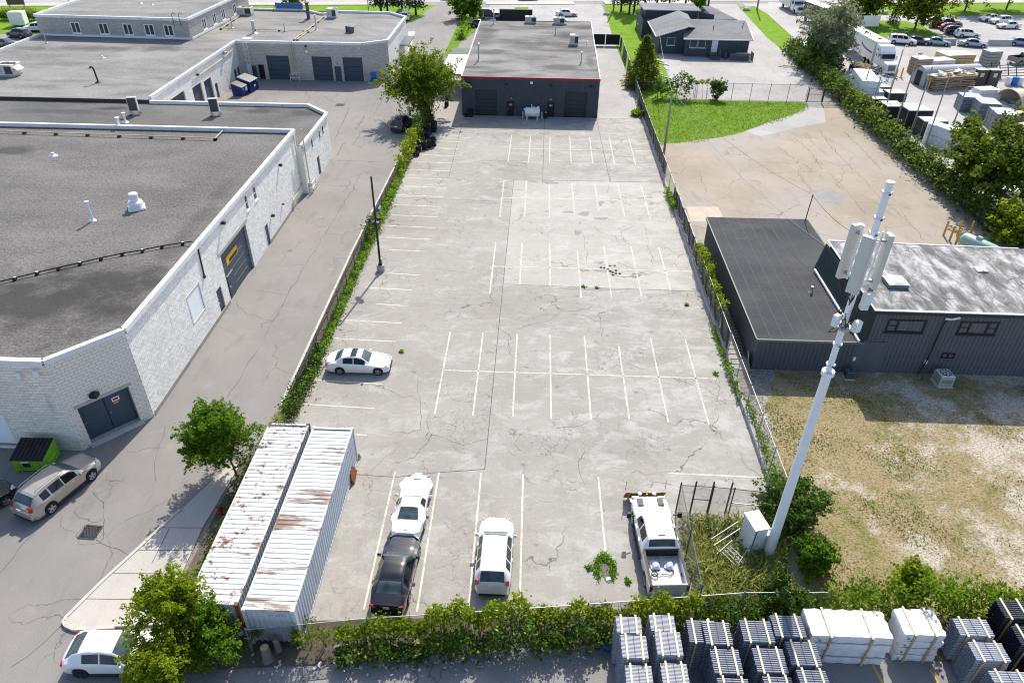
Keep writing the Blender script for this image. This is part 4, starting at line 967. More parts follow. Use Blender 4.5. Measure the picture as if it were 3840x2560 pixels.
# ---- low shed with ribbed siding
Sh = thing('shed', 'low charcoal shed with a long flat felt roof beside the fence', 'building', (20, 50, 0))
ZS = 2.72
rf = MB().add([(15.8, 41.7, ZS), (23.1, 41.7, ZS), (23.1, 51.7, ZS), (25.0, 51.7, ZS), (25.0, 61.3, ZS), (15.9, 61.2, ZS)], [(0, 1, 2, 3, 4, 5)]).build('roof', M_FELT, Sh, world=True)
MB().beam((15.75, 41.66, ZS - .06), (23.1, 41.66, ZS - .06), .1, .16).build('eave_trim', pm('roof_edge', (.16, .165, .17), .6), Sh, world=True)
MB().beam((15.76, 41.7, ZS - .07), (15.86, 61.2, ZS - .07), .1, .16).beam((15.9, 61.26, ZS - .07), (25, 61.34, ZS - .07), .1, .16).beam((25.05, 51.7, ZS - .07), (25.05, 61.3, ZS - .07), .1, .16).build('eave_trim', M_BLACK, Sh, world=True)
MB().b2(16.0, 41.9, 0, 24.8, 61.0, ZS - .1).build('wall', M_SIDM, Sh, world=True)
M_RIB = pm('shed_siding', (.085, .09, .10), .6, .1, 1.0)
pnl = MB().add([(-.14, 0, 0), (.14, 0, 0), (.14, 0, ZS - .12), (-.14, 0, ZS - .12), (-.125, -.03, 0), (.125, -.03, 0), (.125, -.03, ZS - .12), (-.125, -.03, ZS - .12)], [(4, 5, 6, 7), (0, 1, 5, 4), (1, 2, 6, 5), (2, 3, 7, 6), (3, 0, 4, 7)]).build('siding_board', M_RIB, Sh)
pnl.location = (16.15 - 20, 41.9 - 50, 0)
for i in range(1, 23): dup_mesh(pnl, Sh, (16.15 + .3 * i - 20, 41.9 - 50, 0))
for i in range(63): dup_mesh(pnl, Sh, (16.0 - 20, 42.05 + .3 * i - 50, 0), (0, 0, R(-90)))
sm = MB()
for i in range(1, 9): sm.beam((15.85 + .9 * i, 41.75, ZS + .004), (15.95 + .9 * i, 61.2 if i < 8 else 51.6, ZS + .004), .05, .008)
sm.build('roof_seam', pm('seam', (.062, .064, .069), .8), rf, world=True)
v = MB().lathe((21.4, 48.2, ZS), [(.2, 0), (.12, .12), (.09, .3), (.09, .55)], 10).build('vent_pipe', M_GALV, Sh, world=True, smooth=True)
MB().tube((24.6, 60.7, ZS), (24.7, 60.7, ZS + 2.7), .045, 6).build('mast', M_BLACK, Sh, world=True)
# ---- grey workshop with mansard side
Gb = thing('workshop', 'grey vertical-boarded workshop with a patchy white roof behind the antenna mast', 'building', (32, 46, 0))
ZG = 5.2
t = NT('patchy_white_roof')
k1 = t.noise(.75, 8, .72, t.mapping((2.2, .75, 1), rot=(0, 0, R(24))), .5)
k2 = t.noise(.28, 5, .6)
k3 = t.vor(.55, t.mapping((1.6, .6, 1), rot=(0, 0, R(24))), 'F1')
c = t.ramp(t.math('ADD', t.math('MULTIPLY', k1, .8), t.math('MULTIPLY', k3, .28)), [(.44, (.07, .07, .07)), (.54, (.19, .19, .19)), (.64, (.42, .42, .425)), (.80, (.62, .62, .625))])
c = t.mix(t.ramp(k2, [(.56, 0.0), (.66, .6)]), c, (.12, .12, .12))
c = t.mix(t.ramp(t.noise(20, 3, .7), [(.4, .4), (.5, 0.0)]), c, (.2, .2, .2))
c = cracks(t, c, .6, .03, .5, .2, .5, (.05, .05, .05), 3.0)
t.col(c); t.set(.8)
MB().add([(23.2, 41.95, ZG), (44, 41.9, ZG), (44, 51.5, ZG), (37.8, 51.6, ZG), (23.3, 52.1, ZG)], [(0, 1, 2, 3, 4)]).build('roof', t.m, Gb, world=True)
MB().b2(23.35, 42.0, 0, 44, 51.5, ZG - .03).build('wall', M_SIDM, Gb, world=True)
W0 = 23.0
def PG(s, z, o=0.0): return (W0 + s, 42.0 - o, z)
bd = MB().add([(-.135, 0, 0), (.135, 0, 0), (.135, 0, ZG - .3), (-.135, 0, ZG - .3), (-.125, -.03, 0), (.125, -.03, 0), (.125, -.03, ZG - .3), (-.125, -.03, ZG - .3)], [(4, 5, 6, 7), (0, 1, 5, 4), (1, 2, 6, 5), (2, 3, 7, 6), (3, 0, 4, 7)]).build('siding_board', M_SIDM, Gb)
bd.location = (23.5 - 32, -4, 0)
for i in range(1, 70): dup_mesh(bd, Gb, (23.5 + .29 * i - 32, -4, 0))
MB().beam((23.1, 41.93, ZG - .15), (44, 41.88, ZG - .15), .16, .3).build('fascia', pm('dark_fascia', (.03, .036, .036), .6), Gb, world=True)
MB().beam((23.15, 41.9, ZG + .01), (44, 41.85, ZG + .01), .2, .05).beam((23.2, 42, ZG + .01), (23.3, 52.1, ZG + .01), .1, .05).beam((23.3, 52.1, ZG + .02), (37.8, 51.6, ZG + .02), .12, .05).build('edge_flashing', M_TRIM, Gb, world=True)
M_GSH = pm('green_shingle', (.010, .030, .026), .7, .35, 4.0)
mn = MB()
for r in range(9):
    za, zb = 2.75 + r * .26, 2.75 + (r + 1) * .26
    xa, xb = 22.72 + r * .05, 22.72 + (r + 1) * .05
    mn.quad((xa - .03, 51.9, za), (xa - .03, 41.9, za), (xb, 41.9, zb), (xb, 51.9, zb)); mn.quad((xa - .03, 51.9, za), (xa, 51.9, za), (xa, 41.9, za), (xa - .03, 41.9, za))
mn.build('mansard', M_GSH, Gb, world=True)
MB().quad((22.72, 41.9, 2.75), (23.4, 41.9, 2.75), (23.4, 41.9, ZG), (23.17, 41.9, ZG)).build('mansard_end', MATS['dark_fascia'], Gb, world=True)
MB().b2(22.75, 41.95, 0, 23.4, 51.8, 2.75).build('side_wall', M_SIDM, Gb, world=True)
MB().beam((22.68, 51.6, 2.9), (22.68, 41.6, 2.85), .14, .14).build('gutter', M_TRIM, Gb, world=True)
M_WINB = pm('window_black', (.012, .014, .016), .4)
for a, b, bars, rails in ((24.35, 26.95, (.27,), ((.5, 0, .27),)), (29.2, 31.8, (.27, .73), ((.5, 0, .27), (.5, .73, 1)))):
    window(Gb, lambda s, z, o=0.0: (s, 41.94 - o, z), a, b, 3.45, 4.5, bars=bars, rails=rails, frame=M_WINB, glass=M_GLASSW, fw=.12)
window(Gb, lambda s, z, o=0.0: (s, 41.94 - o, z), 28.85, 29.75, 1.4, 1.85, bars=(.5,), frame=M_WINB, glass=M_GLASSW, fw=.08, sill=False)
MB().path([(28.1, 41.8, 4.75), (28.0, 41.8, 4.3), (27.9, 41.8, 1.3), (27.6, 41.7, .1)], .045, 6).build('downpipe', M_BLACK, Gb, world=True)
MB().path([(28.0, 41.85, 4.7), (28.4, 41.75, 4.75), (28.9, 41.8, 4.85)], .08, 8).build('vent_pipe', M_WHITE, Gb, world=True)
for p in ((27.9, 41.85, 1.1), (22.9, 41.85, 1.2)): B(p, (.18, .1, .3)).build('meter_box', M_WHITE, Gb, world=True)
sk = thing('skylight', 'white domed skylight on the patchy white roof', 'skylight', (25.9, 45.5, ZG + .02))
MB().cbox((0, 0, .14), (1.4, 1.35, .28), .02).build('curb', pm('curb', (.16, .17, .17), .5), sk)
m = MB(); n_ = 7
for i in range(n_):
    for j in range(n_):
        u, w = i / (n_ - 1) * 2 - 1, j / (n_ - 1) * 2 - 1
        m.v.append((u * .72, w * .7, .29 + .22 * (1 - u ** 4) * (1 - w ** 4)))
m.f = [(i * n_ + j, (i + 1) * n_ + j, (i + 1) * n_ + j + 1, i * n_ + j + 1) for i in range(n_ - 1) for j in range(n_ - 1)]
m.build('dome', pm('acrylic', (.8, .81, .82), .2, .04, 3, spec=.5), sk, smooth=True)
hp = thing('roof_hatch', 'flat pale hatch plate on the patchy white roof', 'hatch', (33.1, 47.9, ZG + .02))
MB().cbox((0, 0, .05), (.8, .75, .1), .02).build('lid', M_UNIT, hp); B((0, -.3, .12), (.2, .04, .04)).build('handle', M_GALV, hp)
def condenser(loc, label, mat, s=.85, rz=0.0):
    o = thing('air_conditioner', label, 'air conditioner', loc, rz, 'ground air conditioners')
    MB().cbox((0, 0, .05), (s * 1.15, s * 1.15, .1), .02).build('pad', M_STEP, o)
    MB().cbox((0, 0, .1 + s * .45), (s, s, s * .9), .05).build('casing', mat, o)
    m = MB()
    for i in range(7): m.box((0, -s / 2 - .006, .2 + i * s * .11), (s * .86, .012, s * .045))
    for i in range(7): m.box((-s / 2 - .006, 0, .2 + i * s * .11), (.012, s * .86, s * .045))
    m.build('grille', M_COIL, o)
    f = MB().tube((0, 0, .1 + s * .9), (0, 0, .115 + s * .9), s * .4, 20).build('fan_guard', M_COIL, o)
    m = MB()
    for i in range(4): m.box((0, 0, .13 + s * .9), (s * .75, .09, .012), rz=i * math.pi / 4)
    m.build('fan_blade', mat, f)
    return o
condenser((22.6, 41.2, 0), 'small dark air conditioner against the charcoal shed wall', pm('dark_unit', (.10, .11, .12), .5), .62)
condenser((28.9, 40.85, 0), 'pale air conditioner on blocks against the grey boarded wall', M_UNIT, .95, .05)

# ------------------------------------------------------------------ things on the roofs
def rooftop_unit(loc, size, label, rz=0.0, hood=True, group='rooftop air units', fans=2):
    L, W, H = size
    o = thing('rooftop_unit', label, 'air unit', loc, rz, group)
    MB().cbox((0, 0, .1), (L * .95, W * .95, .2), .02).build('curb', M_GALV, o)
    MB().cbox((0, 0, .2 + H / 2), (L, W, H), .04).build('casing', M_UNIT, o)
    B((L * .27, -W / 2 - .012, .2 + H * .5), (L * .4, .024, H * .72)).build('coil', M_COIL, o)
    B((-L * .22, -W / 2 - .01, .2 + H * .55), (L * .3, .02, H * .5)).build('access_panel', M_GALV, o)
    for i in range(fans):
        MB().tube((L * (.3 - .36 * i), 0, .2 + H), (L * (.3 - .36 * i), 0, .25 + H), min(W, L) * .26, 14).build('fan', M_COIL, o)
    if hood:
        MB().add([(L / 2, -W * .35, .2 + H * .8), (L / 2, W * .35, .2 + H * .8), (L / 2 + .5, W * .35, .2 + H * .45), (L / 2 + .5, -W * .35, .2 + H * .45), (L / 2, -W * .35, .2 + H * .3), (L / 2, W * .35, .2 + H * .3)], [(0, 3, 2, 1), (0, 4, 3), (1, 2, 5), (3, 4, 5, 2)]).build('intake_hood', M_UNIT, o)
    return o
rooftop_unit((-67.31, 92.97, 5.25), (2.3, 2.0, 1.25), 'large grey rooftop air unit near the left edge of the pale roof')
rooftop_unit((-35.14, 131.74, 5.25), (1.6, 1.6, 1.3), 'square rooftop unit with dark coil on the far end of the dock warehouse roof', hood=False, fans=1)
rooftop_unit((-50.38, 132.55, 5.25), (2.4, 1.5, 1.1), 'rooftop unit with a reddish side beside the office block', hood=False)
rooftop_unit((-1.31, 132.48, 4.92), (1.9, 1.3, .85), 'left of two white rooftop units at the back of the black workshop roof', hood=False)
rooftop_unit((3.48, 132.05, 4.92), (1.9, 1.3, .85), 'right of two white rooftop units at the back of the black workshop roof', hood=True)
rooftop_unit((5.52, 117.28, 4.92), (1.3, 1.2, 1.25), 'white rooftop unit with dark coil midway along the black workshop roof', hood=False, fans=1)
def split_unit(loc, label, rz=0.0):
    o = thing('split_condenser', label, 'air unit', loc, rz, 'condensers on stands')
    MB().cbox((0, 0, 1.15), (1.0, .42, 1.5), .03).build('casing', M_UNIT, o)
    B((-.02, -.22, 1.15), (.86, .02, 1.38)).build('coil', M_COIL, o)
    for x in (-.4, .4):
        for y in (-.35, .35): MB().beam((x, y * .4, .4), (x * 1.15, y * 1.5, 0), .05, .05).build('leg', M_GALV, o)
        B((x * 1.1, 0, .03), (.3, 1.2, .06)).build('foot', M_TAR, o)
    return o
split_unit((-45.06, 79.88, 4.86), 'tall condenser on legs on the dark roof, left of the pair', .25)
split_unit((-35.99, 80.15, 4.86), 'tall condenser on legs on the dark roof, right of the pair', .25)
def vent(loc, h, r, label, mat=M_WHITE, cap=True, base=True, group='roof vent pipes'):
    o = thing('vent_pipe', label, 'vent pipe', loc, 0, group)
    MB().tube((0, 0, 0), (0, 0, h), r, 10).build('pipe', mat, o)
    if base: MB().lathe((0, 0, 0), [(r * 3, 0), (r * 2.6, .05), (r * 1.15, .14), (r * 1.02, .3)], 12).build('flashing', mat, o, smooth=True)
    if cap: MB().lathe((0, 0, h), [(r * .9, -.08), (r * 1.7, -.04), (r * 1.7, .06), (r * .6, .1)], 12).build('cap', mat, o, smooth=True)
    return o
vent((-33.70, 49.61, 6.46), 1.55, .09, 'white vent pipe beside the mushroom fan on the gravel roof')
vent((-41.88, 70.65, 6.46), 1.0, .13, 'stubby metal flue just in front of the white parapet line')
vent((-44.82, 77.05, 4.86), 1.0, .12, 'pale capped pipe beside the left condenser on the dark roof')
vent((-72.17, 109.75, 5.26), 1.6, .07, 'thin pipe at the left edge of the pale roof', M_GALV, cap=False)
vent((-35.49, 122.30, 5.26), 2.2, .09, 'tall thin flue behind the loading doors', M_GALV)
vent((-40.11, 120.69, 5.26), 1.2, .07, 'short thin flue beside the roof gas lines', M_GALV, cap=False)
vent((-38.79, 129.99, 5.26), 2.6, .28, 'thick rusty chimney flue near the blue banner frame', pm('rusty_flue', (.10, .085, .08), .7))
vent((-8.29, 106.39, 4.92), 2.3, .1, 'pale flue nearest the front left of the black workshop roof', M_GALV)
vent((-7.55, 131.19, 4.92), 2.3, .1, 'pale flue at the back left of the black workshop roof', M_GALV)
vent((6.19, 106.39, 4.92), 1.4, .08, 'slim flue at the right side of the black workshop roof', M_GALV)
vent((2.82, 123.89, 4.92), 1.3, .07, 'slim flue in front of the right rooftop unit', M_GALV, cap=False)
vent((7.57, 117.96, 4.92), .35, .08, 'short white stub beside the workshop rooftop unit')
vent((-49.06, 122.24, 5.26), 1.7, .09, 'galvanised flue standing by the yellow gas line', M_GALV, cap=False)
vent((-44.50, 119.12, 5.26), 1.7, .2, 'wide grey flue above the caged ladder', M_GALV)
vent((-59.96, 102.15, 5.26), .22, .12, 'tiny white drain stub in the middle of the pale roof', cap=False)
vent((-44.18, 62.69, 6.46), .25, .13, 'tiny white stub on the gravel roof', cap=False)
vent((-64.82, 125.67, 8.00), .5, .12, 'small white stub on the office roof, left of two', cap=False); vent((-62.50, 124.69, 8.00), .3, .12, 'small white stub on the office roof, right of two', cap=False)
gn = thing('gooseneck_vent', 'black gooseneck vent on the seam of the pale roof', 'vent pipe', (-54.57, 90.43, 5.26))
MB().path([(0, 0, 0), (-.1, 0, 1.6), (-.2, 0, 1.85), (-.4, 0, 1.9), (-.55, 0, 1.75)], .1, 8).build('pipe', M_BLACK, gn); MB().lathe((0, 0, 0), [(.42, 0), (.3, .06), (.14, .2)], 12).build('flashing', M_TAR, gn)
mf = thing('exhaust_fan', 'white mushroom exhaust fan on a square curb on the gravel roof', 'fan', (-31.42, 52.04, 6.46), .5)
MB().cbox((0, 0, .09), (1.25, 1.25, .18), .08).build('curb', M_WHITE, mf)
MB().lathe((0, 0, .15), [(.42, 0), (.42, .15), (.55, .22), (.58, .34), (.5, .46), (.38, .5), (.33, .52), (.32, 1.02), (.36, 1.05), (.3, 1.12)], 20).build('hood', M_WHITE, mf, smooth=True)
# black cable on sleepers across the gravel roof
cb = thing('roof_cable', 'black cable on small supports crossing the near gravel roof', 'cable', (-30.09, 43.78, 6.46))
o_ = (-30.09, 43.78, 6.46)
pts = [(-35.91, 39.37, 6.62), (-34.88, 40.02, 6.62), (-34.24, 40.53, 6.62), (-33.20, 41.32, 6.62), (-32.14, 42.05, 6.62), (-31.06, 42.80, 6.62), (-29.97, 43.57, 6.62), (-28.84, 44.31, 6.62), (-27.66, 44.88, 6.62), (-26.55, 45.57, 6.62), (-25.28, 46.13, 6.62), (-24.53, 46.12, 6.75)]
MB().path([(x - o_[0], y - o_[1], z - o_[2]) for x, y, z in pts], .045, 6).build('cable', M_BLACK, cb)
for p in pts[2:-1]:
    B((p[0] - o_[0], p[1] - o_[1], .06), (.2, .3, .12), rz=.3).build('support', M_BLACK, cb); B((p[0] - o_[0], p[1] - o_[1] + .05, .15), (.13, .13, .1), rz=.3).build('clamp', M_RED if RNG.random() < .5 else M_SIGNW, cb)
def gas_line(pts, label, r=.05, sup=3.0, n2=0):
    o_ = pts[0]; o = thing('roof_gas_line', label, 'pipe', o_)
    L = [(x - o_[0], y - o_[1], z - o_[2] + .22) for x, y, z in pts]
    MB().path(L, r, 6).build('pipe', M_CREAM, o)
    for a, b in zip(L, L[1:]):
        v = Vector(b) - Vector(a); k = int(v.length / sup)
        for i in range(k + 1):
            p = Vector(a) + v * (i / max(k, 1)); B((p.x, p.y, p.z - .14), (.3, .3, .16)).build('support', M_TAR, o)
    return o
gas_line([(-53.39, 68.37, 6.46), (-31.02, 67.73, 6.46), (-31.11, 71.08, 6.46)], 'pale gas pipe on blocks running along the gravel roof')
gas_line([(-50.43, 120.92, 5.26), (-50.84, 130.62, 5.26)], 'short yellow gas pipe climbing towards the reddish rooftop unit')
gas_line([(-50.43, 120.92, 5.26), (-44.92, 120.64, 5.26), (-37.04, 120.58, 5.26)], 'long cream gas pipe crossing behind the caged ladder')
gas_line([(-36.90, 114.62, 5.26), (-36.64, 121.01, 5.26), (-36.57, 131.09, 5.26)], 'yellow gas pipes running back from the loading wall')
gas_line([(-36.42, 114.67, 5.26), (-36.26, 120.26, 5.26)], 'short parallel length beside the yellow gas pipes')
# caged ladder
ld = thing('caged_ladder', 'white caged access ladder in the corner of the dock yard', 'ladder', (-43.6, 112.3, 0))
m = MB()
for x in (-.25, .25): m.beam((x, 0, 2.2), (x, 0, 6.6), .06, .06)
m.build('rail', M_WHITE, ld)
for i in range(13): B((0, 0, 2.4 + .3 * i), (.5, .04, .04)).build('rung', M_WHITE, ld)
for i in range(5):
    q = MB(); z = 2.9 + i * .85
    q.path([(.36 * math.cos(t), -.05 - .62 * math.sin(t), z) for t in [math.pi * k / 8 for k in range(9)]], .025, 5); q.build('hoop', M_WHITE, ld)
for t in (.25, .5, .75): MB().tube((.36 * math.cos(math.pi * t), -.05 - .62 * math.sin(math.pi * t), 2.9), (.36 * math.cos(math.pi * t), -.05 - .62 * math.sin(math.pi * t), 6.4), .02, 5).build('cage_bar', M_WHITE, ld)
B((0, -.12, 1.45), (.7, .05, 1.7)).build('ladder_guard', pm('pale_blue', (.55, .62, .7), .5), ld)
B((0, 1.0, 5.75), (1.4, 1.0, .06)).build('landing', M_WHITE, ld)
bf = thing('banner_frame', 'blue banner on a red frame standing on the dock warehouse roof', 'banner', (-44.05, 136.93, 5.26))
B((0, 0, .75), (4.9, .08, 1.0)).build('banner', pm('banner_blue', (.06, .16, .36), .6), bf)
for x in (-2.3, 2.3): MB().beam((x, .1, 1.2), (x - .3, -1.6, 0), .06, .06).beam((x, 0, 1.3), (x, 0, 0), .06, .06).build('strut', M_RED, bf)
sv = thing('turbine_vent', 'squat dark vent drum on the far roof', 'vent', (-29.57, 120.87, 5.26))
MB().lathe((0, 0, 0), [(.5, 0), (.5, .5), (.55, .55), (.55, .9), (.3, 1.0)], 14).build('drum', pm('drum_dark', (.12, .12, .12), .6), sv, smooth=True); B((-.7, .1, .45), (.3, .3, .9)).build('box', M_TAR, sv)

# ------------------------------------------------------------------ vehicles
M_TYRE = pm('tyre', (.018, .018, .019), .85, .2, 12)
M_RIM = pm('alloy', (.50, .51, .52), .3, .1, 6, metal=.85)
M_RIMD = pm('dark_alloy', (.06, .06, .065), .35, .1, 6, metal=.6)
M_CGL = mat_glass('car_glass', (.05, .075, .08), .05)
M_CGLD = mat_glass('car_glass_dark', (.006, .008, .010), .05)
M_TRIMB = pm('black_plastic', (.02, .02, .021), .6, .15, 8)
M_LAMPR = pm('tail_lamp', (.42, .012, .012), .2, .1, 8, coat=.6)
M_LAMPW = pm('head_lamp', (.70, .72, .74), .12, .08, 8, coat=.8)
M_CHROME = pm('chrome', (.62, .63, .65), .12, .05, 5, metal=.95)
M_PLATE = pm('number_plate', (.72, .76, .82), .4, .05, 5)
PAINT = {k: mat_paint('paint_' + k, c, r, m) for k, c, r, m in (
    ('white', (.80, .80, .795), .22, 0.0), ('black', (.012, .012, .014), .18, .2), ('beige', (.47, .42, .36), .28, .35), ('silver', (.40, .42, .44), .25, .5),
    ('darkgreen', (.03, .045, .045), .25, .4), ('teal', (.20, .36, .38), .25, .45), ('navy', (.035, .04, .075), .2, .4), ('slate', (.28, .32, .38), .25, .5),
    ('red', (.32, .015, .02), .2, .2), ('blue', (.14, .22, .33), .25, .4), ('grey', (.13, .135, .14), .25, .45), ('charcoal', (.05, .055, .06), .25, .45))}

def lerp_curve(pts, x):
    if x <= pts[0][0]: return pts[0][1]
    for (a, va), (b, vb) in zip(pts, pts[1:]):
        if x <= b:
            t = (x - a) / (b - a)
            t = t * t * (3 - 2 * t) * .55 + t * .45
            return va + (vb - va) * t
    return pts[-1][1]

WHEELS = {}
def wheel_mesh(r, w, style, rim):
    key = (r, w, style, rim.name)
    if key in WHEELS: return WHEELS[key]
    ty = MB().lathe((0, 0, 0), [(r * .66, -w / 2), (r * .93, -w / 2), (r, -w * .32), (r, w * .32), (r * .93, w / 2), (r * .66, w / 2), (r * .62, w * .36)], 24, 'Y', cap=False)
    rm = MB()
    rm.lathe((0, 0, 0), [(r * .67, -w * .5), (r * .63, -w * .44), (r * .6, -w * .30)], 24, 'Y', cap=False)
    rm.tube((0, -w * .46, 0), (0, -w * .30, 0), r * .15, 10)
    n = {'five': 5, 'ten': 10, 'six': 6}[style]
    for i in range(n):
        t = 2 * math.pi * i / n
        hw = r * (.10 if n == 5 else .06)
        a, b = Vector((math.cos(t), 0, math.sin(t))), Vector((-math.sin(t), 0, math.cos(t)))
        vs = [a * r * .1 + b * hw * 1.3, a * r * .64 + b * hw, a * r * .64 - b * hw, a * r * .1 - b * hw * 1.3]
        rm.add([(v.x, -w * .47, v.z) for v in vs] + [(v.x, -w * .3, v.z) for v in vs], [(0, 1, 2, 3), (0, 4, 5, 1), (2, 6, 7, 3), (1, 5, 6, 2)])
    dk = MB().tube((0, -w * .29, 0), (0, -w * .2, 0), r * .62, 20)
    WHEELS[key] = (ty, rm, dk, rim)
    return WHEELS[key]
WDATA = {}
def put_wheel(car, x, y, r, w, style, rim):
    key = (r, w, style, rim.name)
    if key not in WDATA:
        ty, rm, dk, _ = wheel_mesh(r, w, style, rim)
        a = ty.build('wheel', M_TYRE, car, smooth=True); b = rm.build('rim', rim, a); c = dk.build('brake_disc', M_COIL, a)
        WDATA[key] = (a.data, b.data, c.data)
    else:
        da, db, dc = WDATA[key]
        a = bpy.data.objects.new('wheel', da); b = bpy.data.objects.new('rim', db); c = bpy.data.objects.new('brake_disc', dc)
        for o in (a, b, c): COL.objects.link(o)
        a.parent = car; b.parent = a; c.parent = a
    a.location = (x, y, r); a.rotation_euler = (0, 0, 0 if y < 0 else math.pi)

def car(label, loc, rz, paint, spec, name='car', cat='car', group='cars', glass=None, rim=None, sunroof=False, rails=False, parts=True, lights=True, roofpaint=None):
    """spec: L W H wb fo (front overhang) wr, top/belt curves by distance from the nose, windows; nose points +X"""
    S = spec; L, W, H = S['L'], S['W'], S['H']
    glass = glass or M_CGL; rim = rim or M_RIM
    o = thing(name, label, cat, loc, rz, group)
    ax = [S['fo'], S['fo'] + S['wb']]; ar = S['wr'] * 1.13
    st = {0.0, .03, .09, .2, L - .2, L - .09, L - .03, L}
    k = .2
    while k < L: st.add(round(k, 3)); k += .16
    for a in ax:
        for t in range(-8, 9): st.add(round(a + ar * t / 8, 3))
        st.add(round(a - ar - .01, 3)); st.add(round(a + ar + .01, 3))
    for w in S['glass']: st.update((w[1], w[2]))
    st = sorted(s for s in st if 0 <= s <= L)
    st = [s for i, s in enumerate(st) if i == 0 or s - st[i - 1] > .006]
    hw0 = W / 2
    rings = []
    for s in st:
        e = min(s, L - s)
        wmul = lerp_curve(S['plan'], s)
        w = hw0 * wmul
        top = lerp_curve(S['top'], s); belt = min(lerp_curve(S['belt'], s), top - .015)
        sill = S.get('sill', .2) + (.10 * max(0, 1 - e / .35))
        zl = sill
        for a in ax:
            dxa = abs(s - a)
            if dxa < ar: zl = max(zl, S['wr'] + math.sqrt(ar * ar - dxa * dxa) * 1.0)
        zl = min(zl, belt - .06)
        c = max(0.0, min(1.0, (top - belt) / max(.05, S['H'] - belt)))
        fl = 1.0
        for a in ax:
            fl = max(fl, 1 + S.get('flare', .012) * max(0, 1 - abs(s - a) / (ar * 1.25)))
        we = w * (S.get('deck', .80)) * (1 - c) + hw0 * S['roofw'] * c
        drop = .05 * (1 - c) + .055 * c
        zb = belt
        ring = [(w * .93 * fl, zl), (w * .985 * fl, zl + (zb - zl) * .28), (w * 1.0 * fl, zl + (zb - zl) * .58), (w * .985 * fl, zl + (zb - zl) * .86), (w * .955, zb)]
        pe = (we, top - drop)
        p4 = ring[-1]
        ring += [(p4[0] + (pe[0] - p4[0]) * .07, p4[1] + (pe[1] - p4[1]) * .07), (p4[0] + (pe[0] - p4[0]) * .88, p4[1] + (pe[1] - p4[1]) * .86), pe, (we * .90, top - drop * .45), (we * .55, top - drop * .10), (0, top)]
        rings.append(ring)
    nr = len(rings[0]); full = 2 * nr - 1
    verts = []
    for s, ring in zip(st, rings):
        x = L / 2 - s
        verts += [(x, y, z) for y, z in ring] + [(x, -y, z) for y, z in reversed(ring[:-1])]
    faces = {'body': []}
    glz = {}
    for i in range(len(st) - 1):
        sm = (st[i] + st[i + 1]) / 2
        for j in range(full - 1):
            jj = j if j < nr - 1 else full - 2 - j
            key = 'body'
            for gi, (kind, g0, g1) in enumerate(S['glass']):
                if g0 < sm < g1:
                    if kind == 'side' and jj == 5: key = ('side_window', gi, j < nr - 1)
                    elif kind in ('windshield', 'rear_window', 'roof') and jj in (8, 9): key = (kind, gi, 0)
            q = (i * full + j, (i + 1) * full + j, (i + 1) * full + j + 1, i * full + j + 1)
            faces.setdefault(key, []).append(q)
    n0, n1 = tuple(range(full)), tuple(range((len(st) - 1) * full, len(st) * full))
    faces['body'] += [n0, n1[::-1]]
    for key, fs in faces.items():
        used = sorted({v for f in fs for v in f}); mp = {v: i for i, v in enumerate(used)}
        m = MB(); m.v = [verts[v] for v in used]; m.f = [tuple(mp[v] for v in f) for f in fs]
        if key == 'body': m.build('body', paint, o, smooth=32)
        elif key[0] == 'roof': m.build('sunroof', M_CGLD, o, smooth=True)
        else: m.build(key[0], M_CGLD if (glass is M_CGLD or key[0] == 'side_window') else glass, o, smooth=True)
    # inner floor and wheel wells
    B((0, 0, .42), (L * .9, W * .74, .34)).build('underbody', M_TRIMB, o)
    for a in ax:
        for sgn in (-1, 1):
            put_wheel(o, L / 2 - a, sgn * (hw0 - .115), S['wr'], .22, S.get('style', 'five'), rim)
    if parts:
        mx = S.get('mirror', 1.45)
        for sgn in (-1, 1):
            zb = lerp_curve(S['belt'], mx)
            MB().cbox((L / 2 - mx, sgn * (hw0 + .08), zb + .08), (.12, .2, .15), .04).build('mirror', S.get('mirmat', paint), o)
        for (side, s0, z0, wd, hg, nm, mt) in S.get('extras', ()):
            pass
    if lights:
        for sgn in (-1, 1):
            zf, zr = S.get('zl', .66), S.get('zt', .82)
            wf = hw0 * lerp_curve(S['plan'], .12)
            MB().add([(L / 2 + .004, sgn * wf * .50, zf - .06), (L / 2 - .05, sgn * wf * .90, zf - .05), (L / 2 - .34, sgn * (wf * 1.035), zf + .06), (L / 2 - .30, sgn * wf * .93, zf + .14), (L / 2 - .06, sgn * wf * .55, zf + .085)], [(0, 1, 2, 3, 4) if sgn < 0 else (4, 3, 2, 1, 0)]).build('headlamp', M_LAMPW, o)
            wr_ = hw0 * lerp_curve(S['plan'], L - .1); th = S.get('tail', (.14, .3))
            MB().cbox((-L / 2 + S.get('tx', .06 + .1 * (zr > 1)), sgn * (wr_ - th[1] / 2 + .015), zr), (.1, th[1], th[0]), .02, -sgn * .3).build('tail_lamp', M_LAMPR, o)
        B((L / 2 + .005, 0, .50), (.05, W * .48, .16)).build('grille', M_TRIMB, o)
        B((L / 2 - .01, 0, .30), (.06, W * .7, .10)).build('bumper_intake', M_TRIMB, o)
        B((-L / 2 - .004, 0, S.get('plate', .78)), (.02, .31, .16)).build('number_plate', M_PLATE, o)
        B((-L / 2 + .03, 0, .33), (.08, W * .72, .14)).build('rear_valance', M_TRIMB, o)
    for sgn in (-1, 1):
        if S.get('clad'): MB().cbox((L / 2 - (ax[0] + ax[1]) / 2, sgn * (hw0 - .03), S.get('sill', .2) + .06), (S['wb'] - 2 * ar, .09, .16), .03).build('sill_cladding', M_TRIMB, o)
        for hx in S.get('handles', (2.05, 2.95)):
            B((L / 2 - hx, sgn * hw0 * 1.0, lerp_curve(S['belt'], hx) - .12), (.2, .035, .035)).build('door_handle', paint, o)
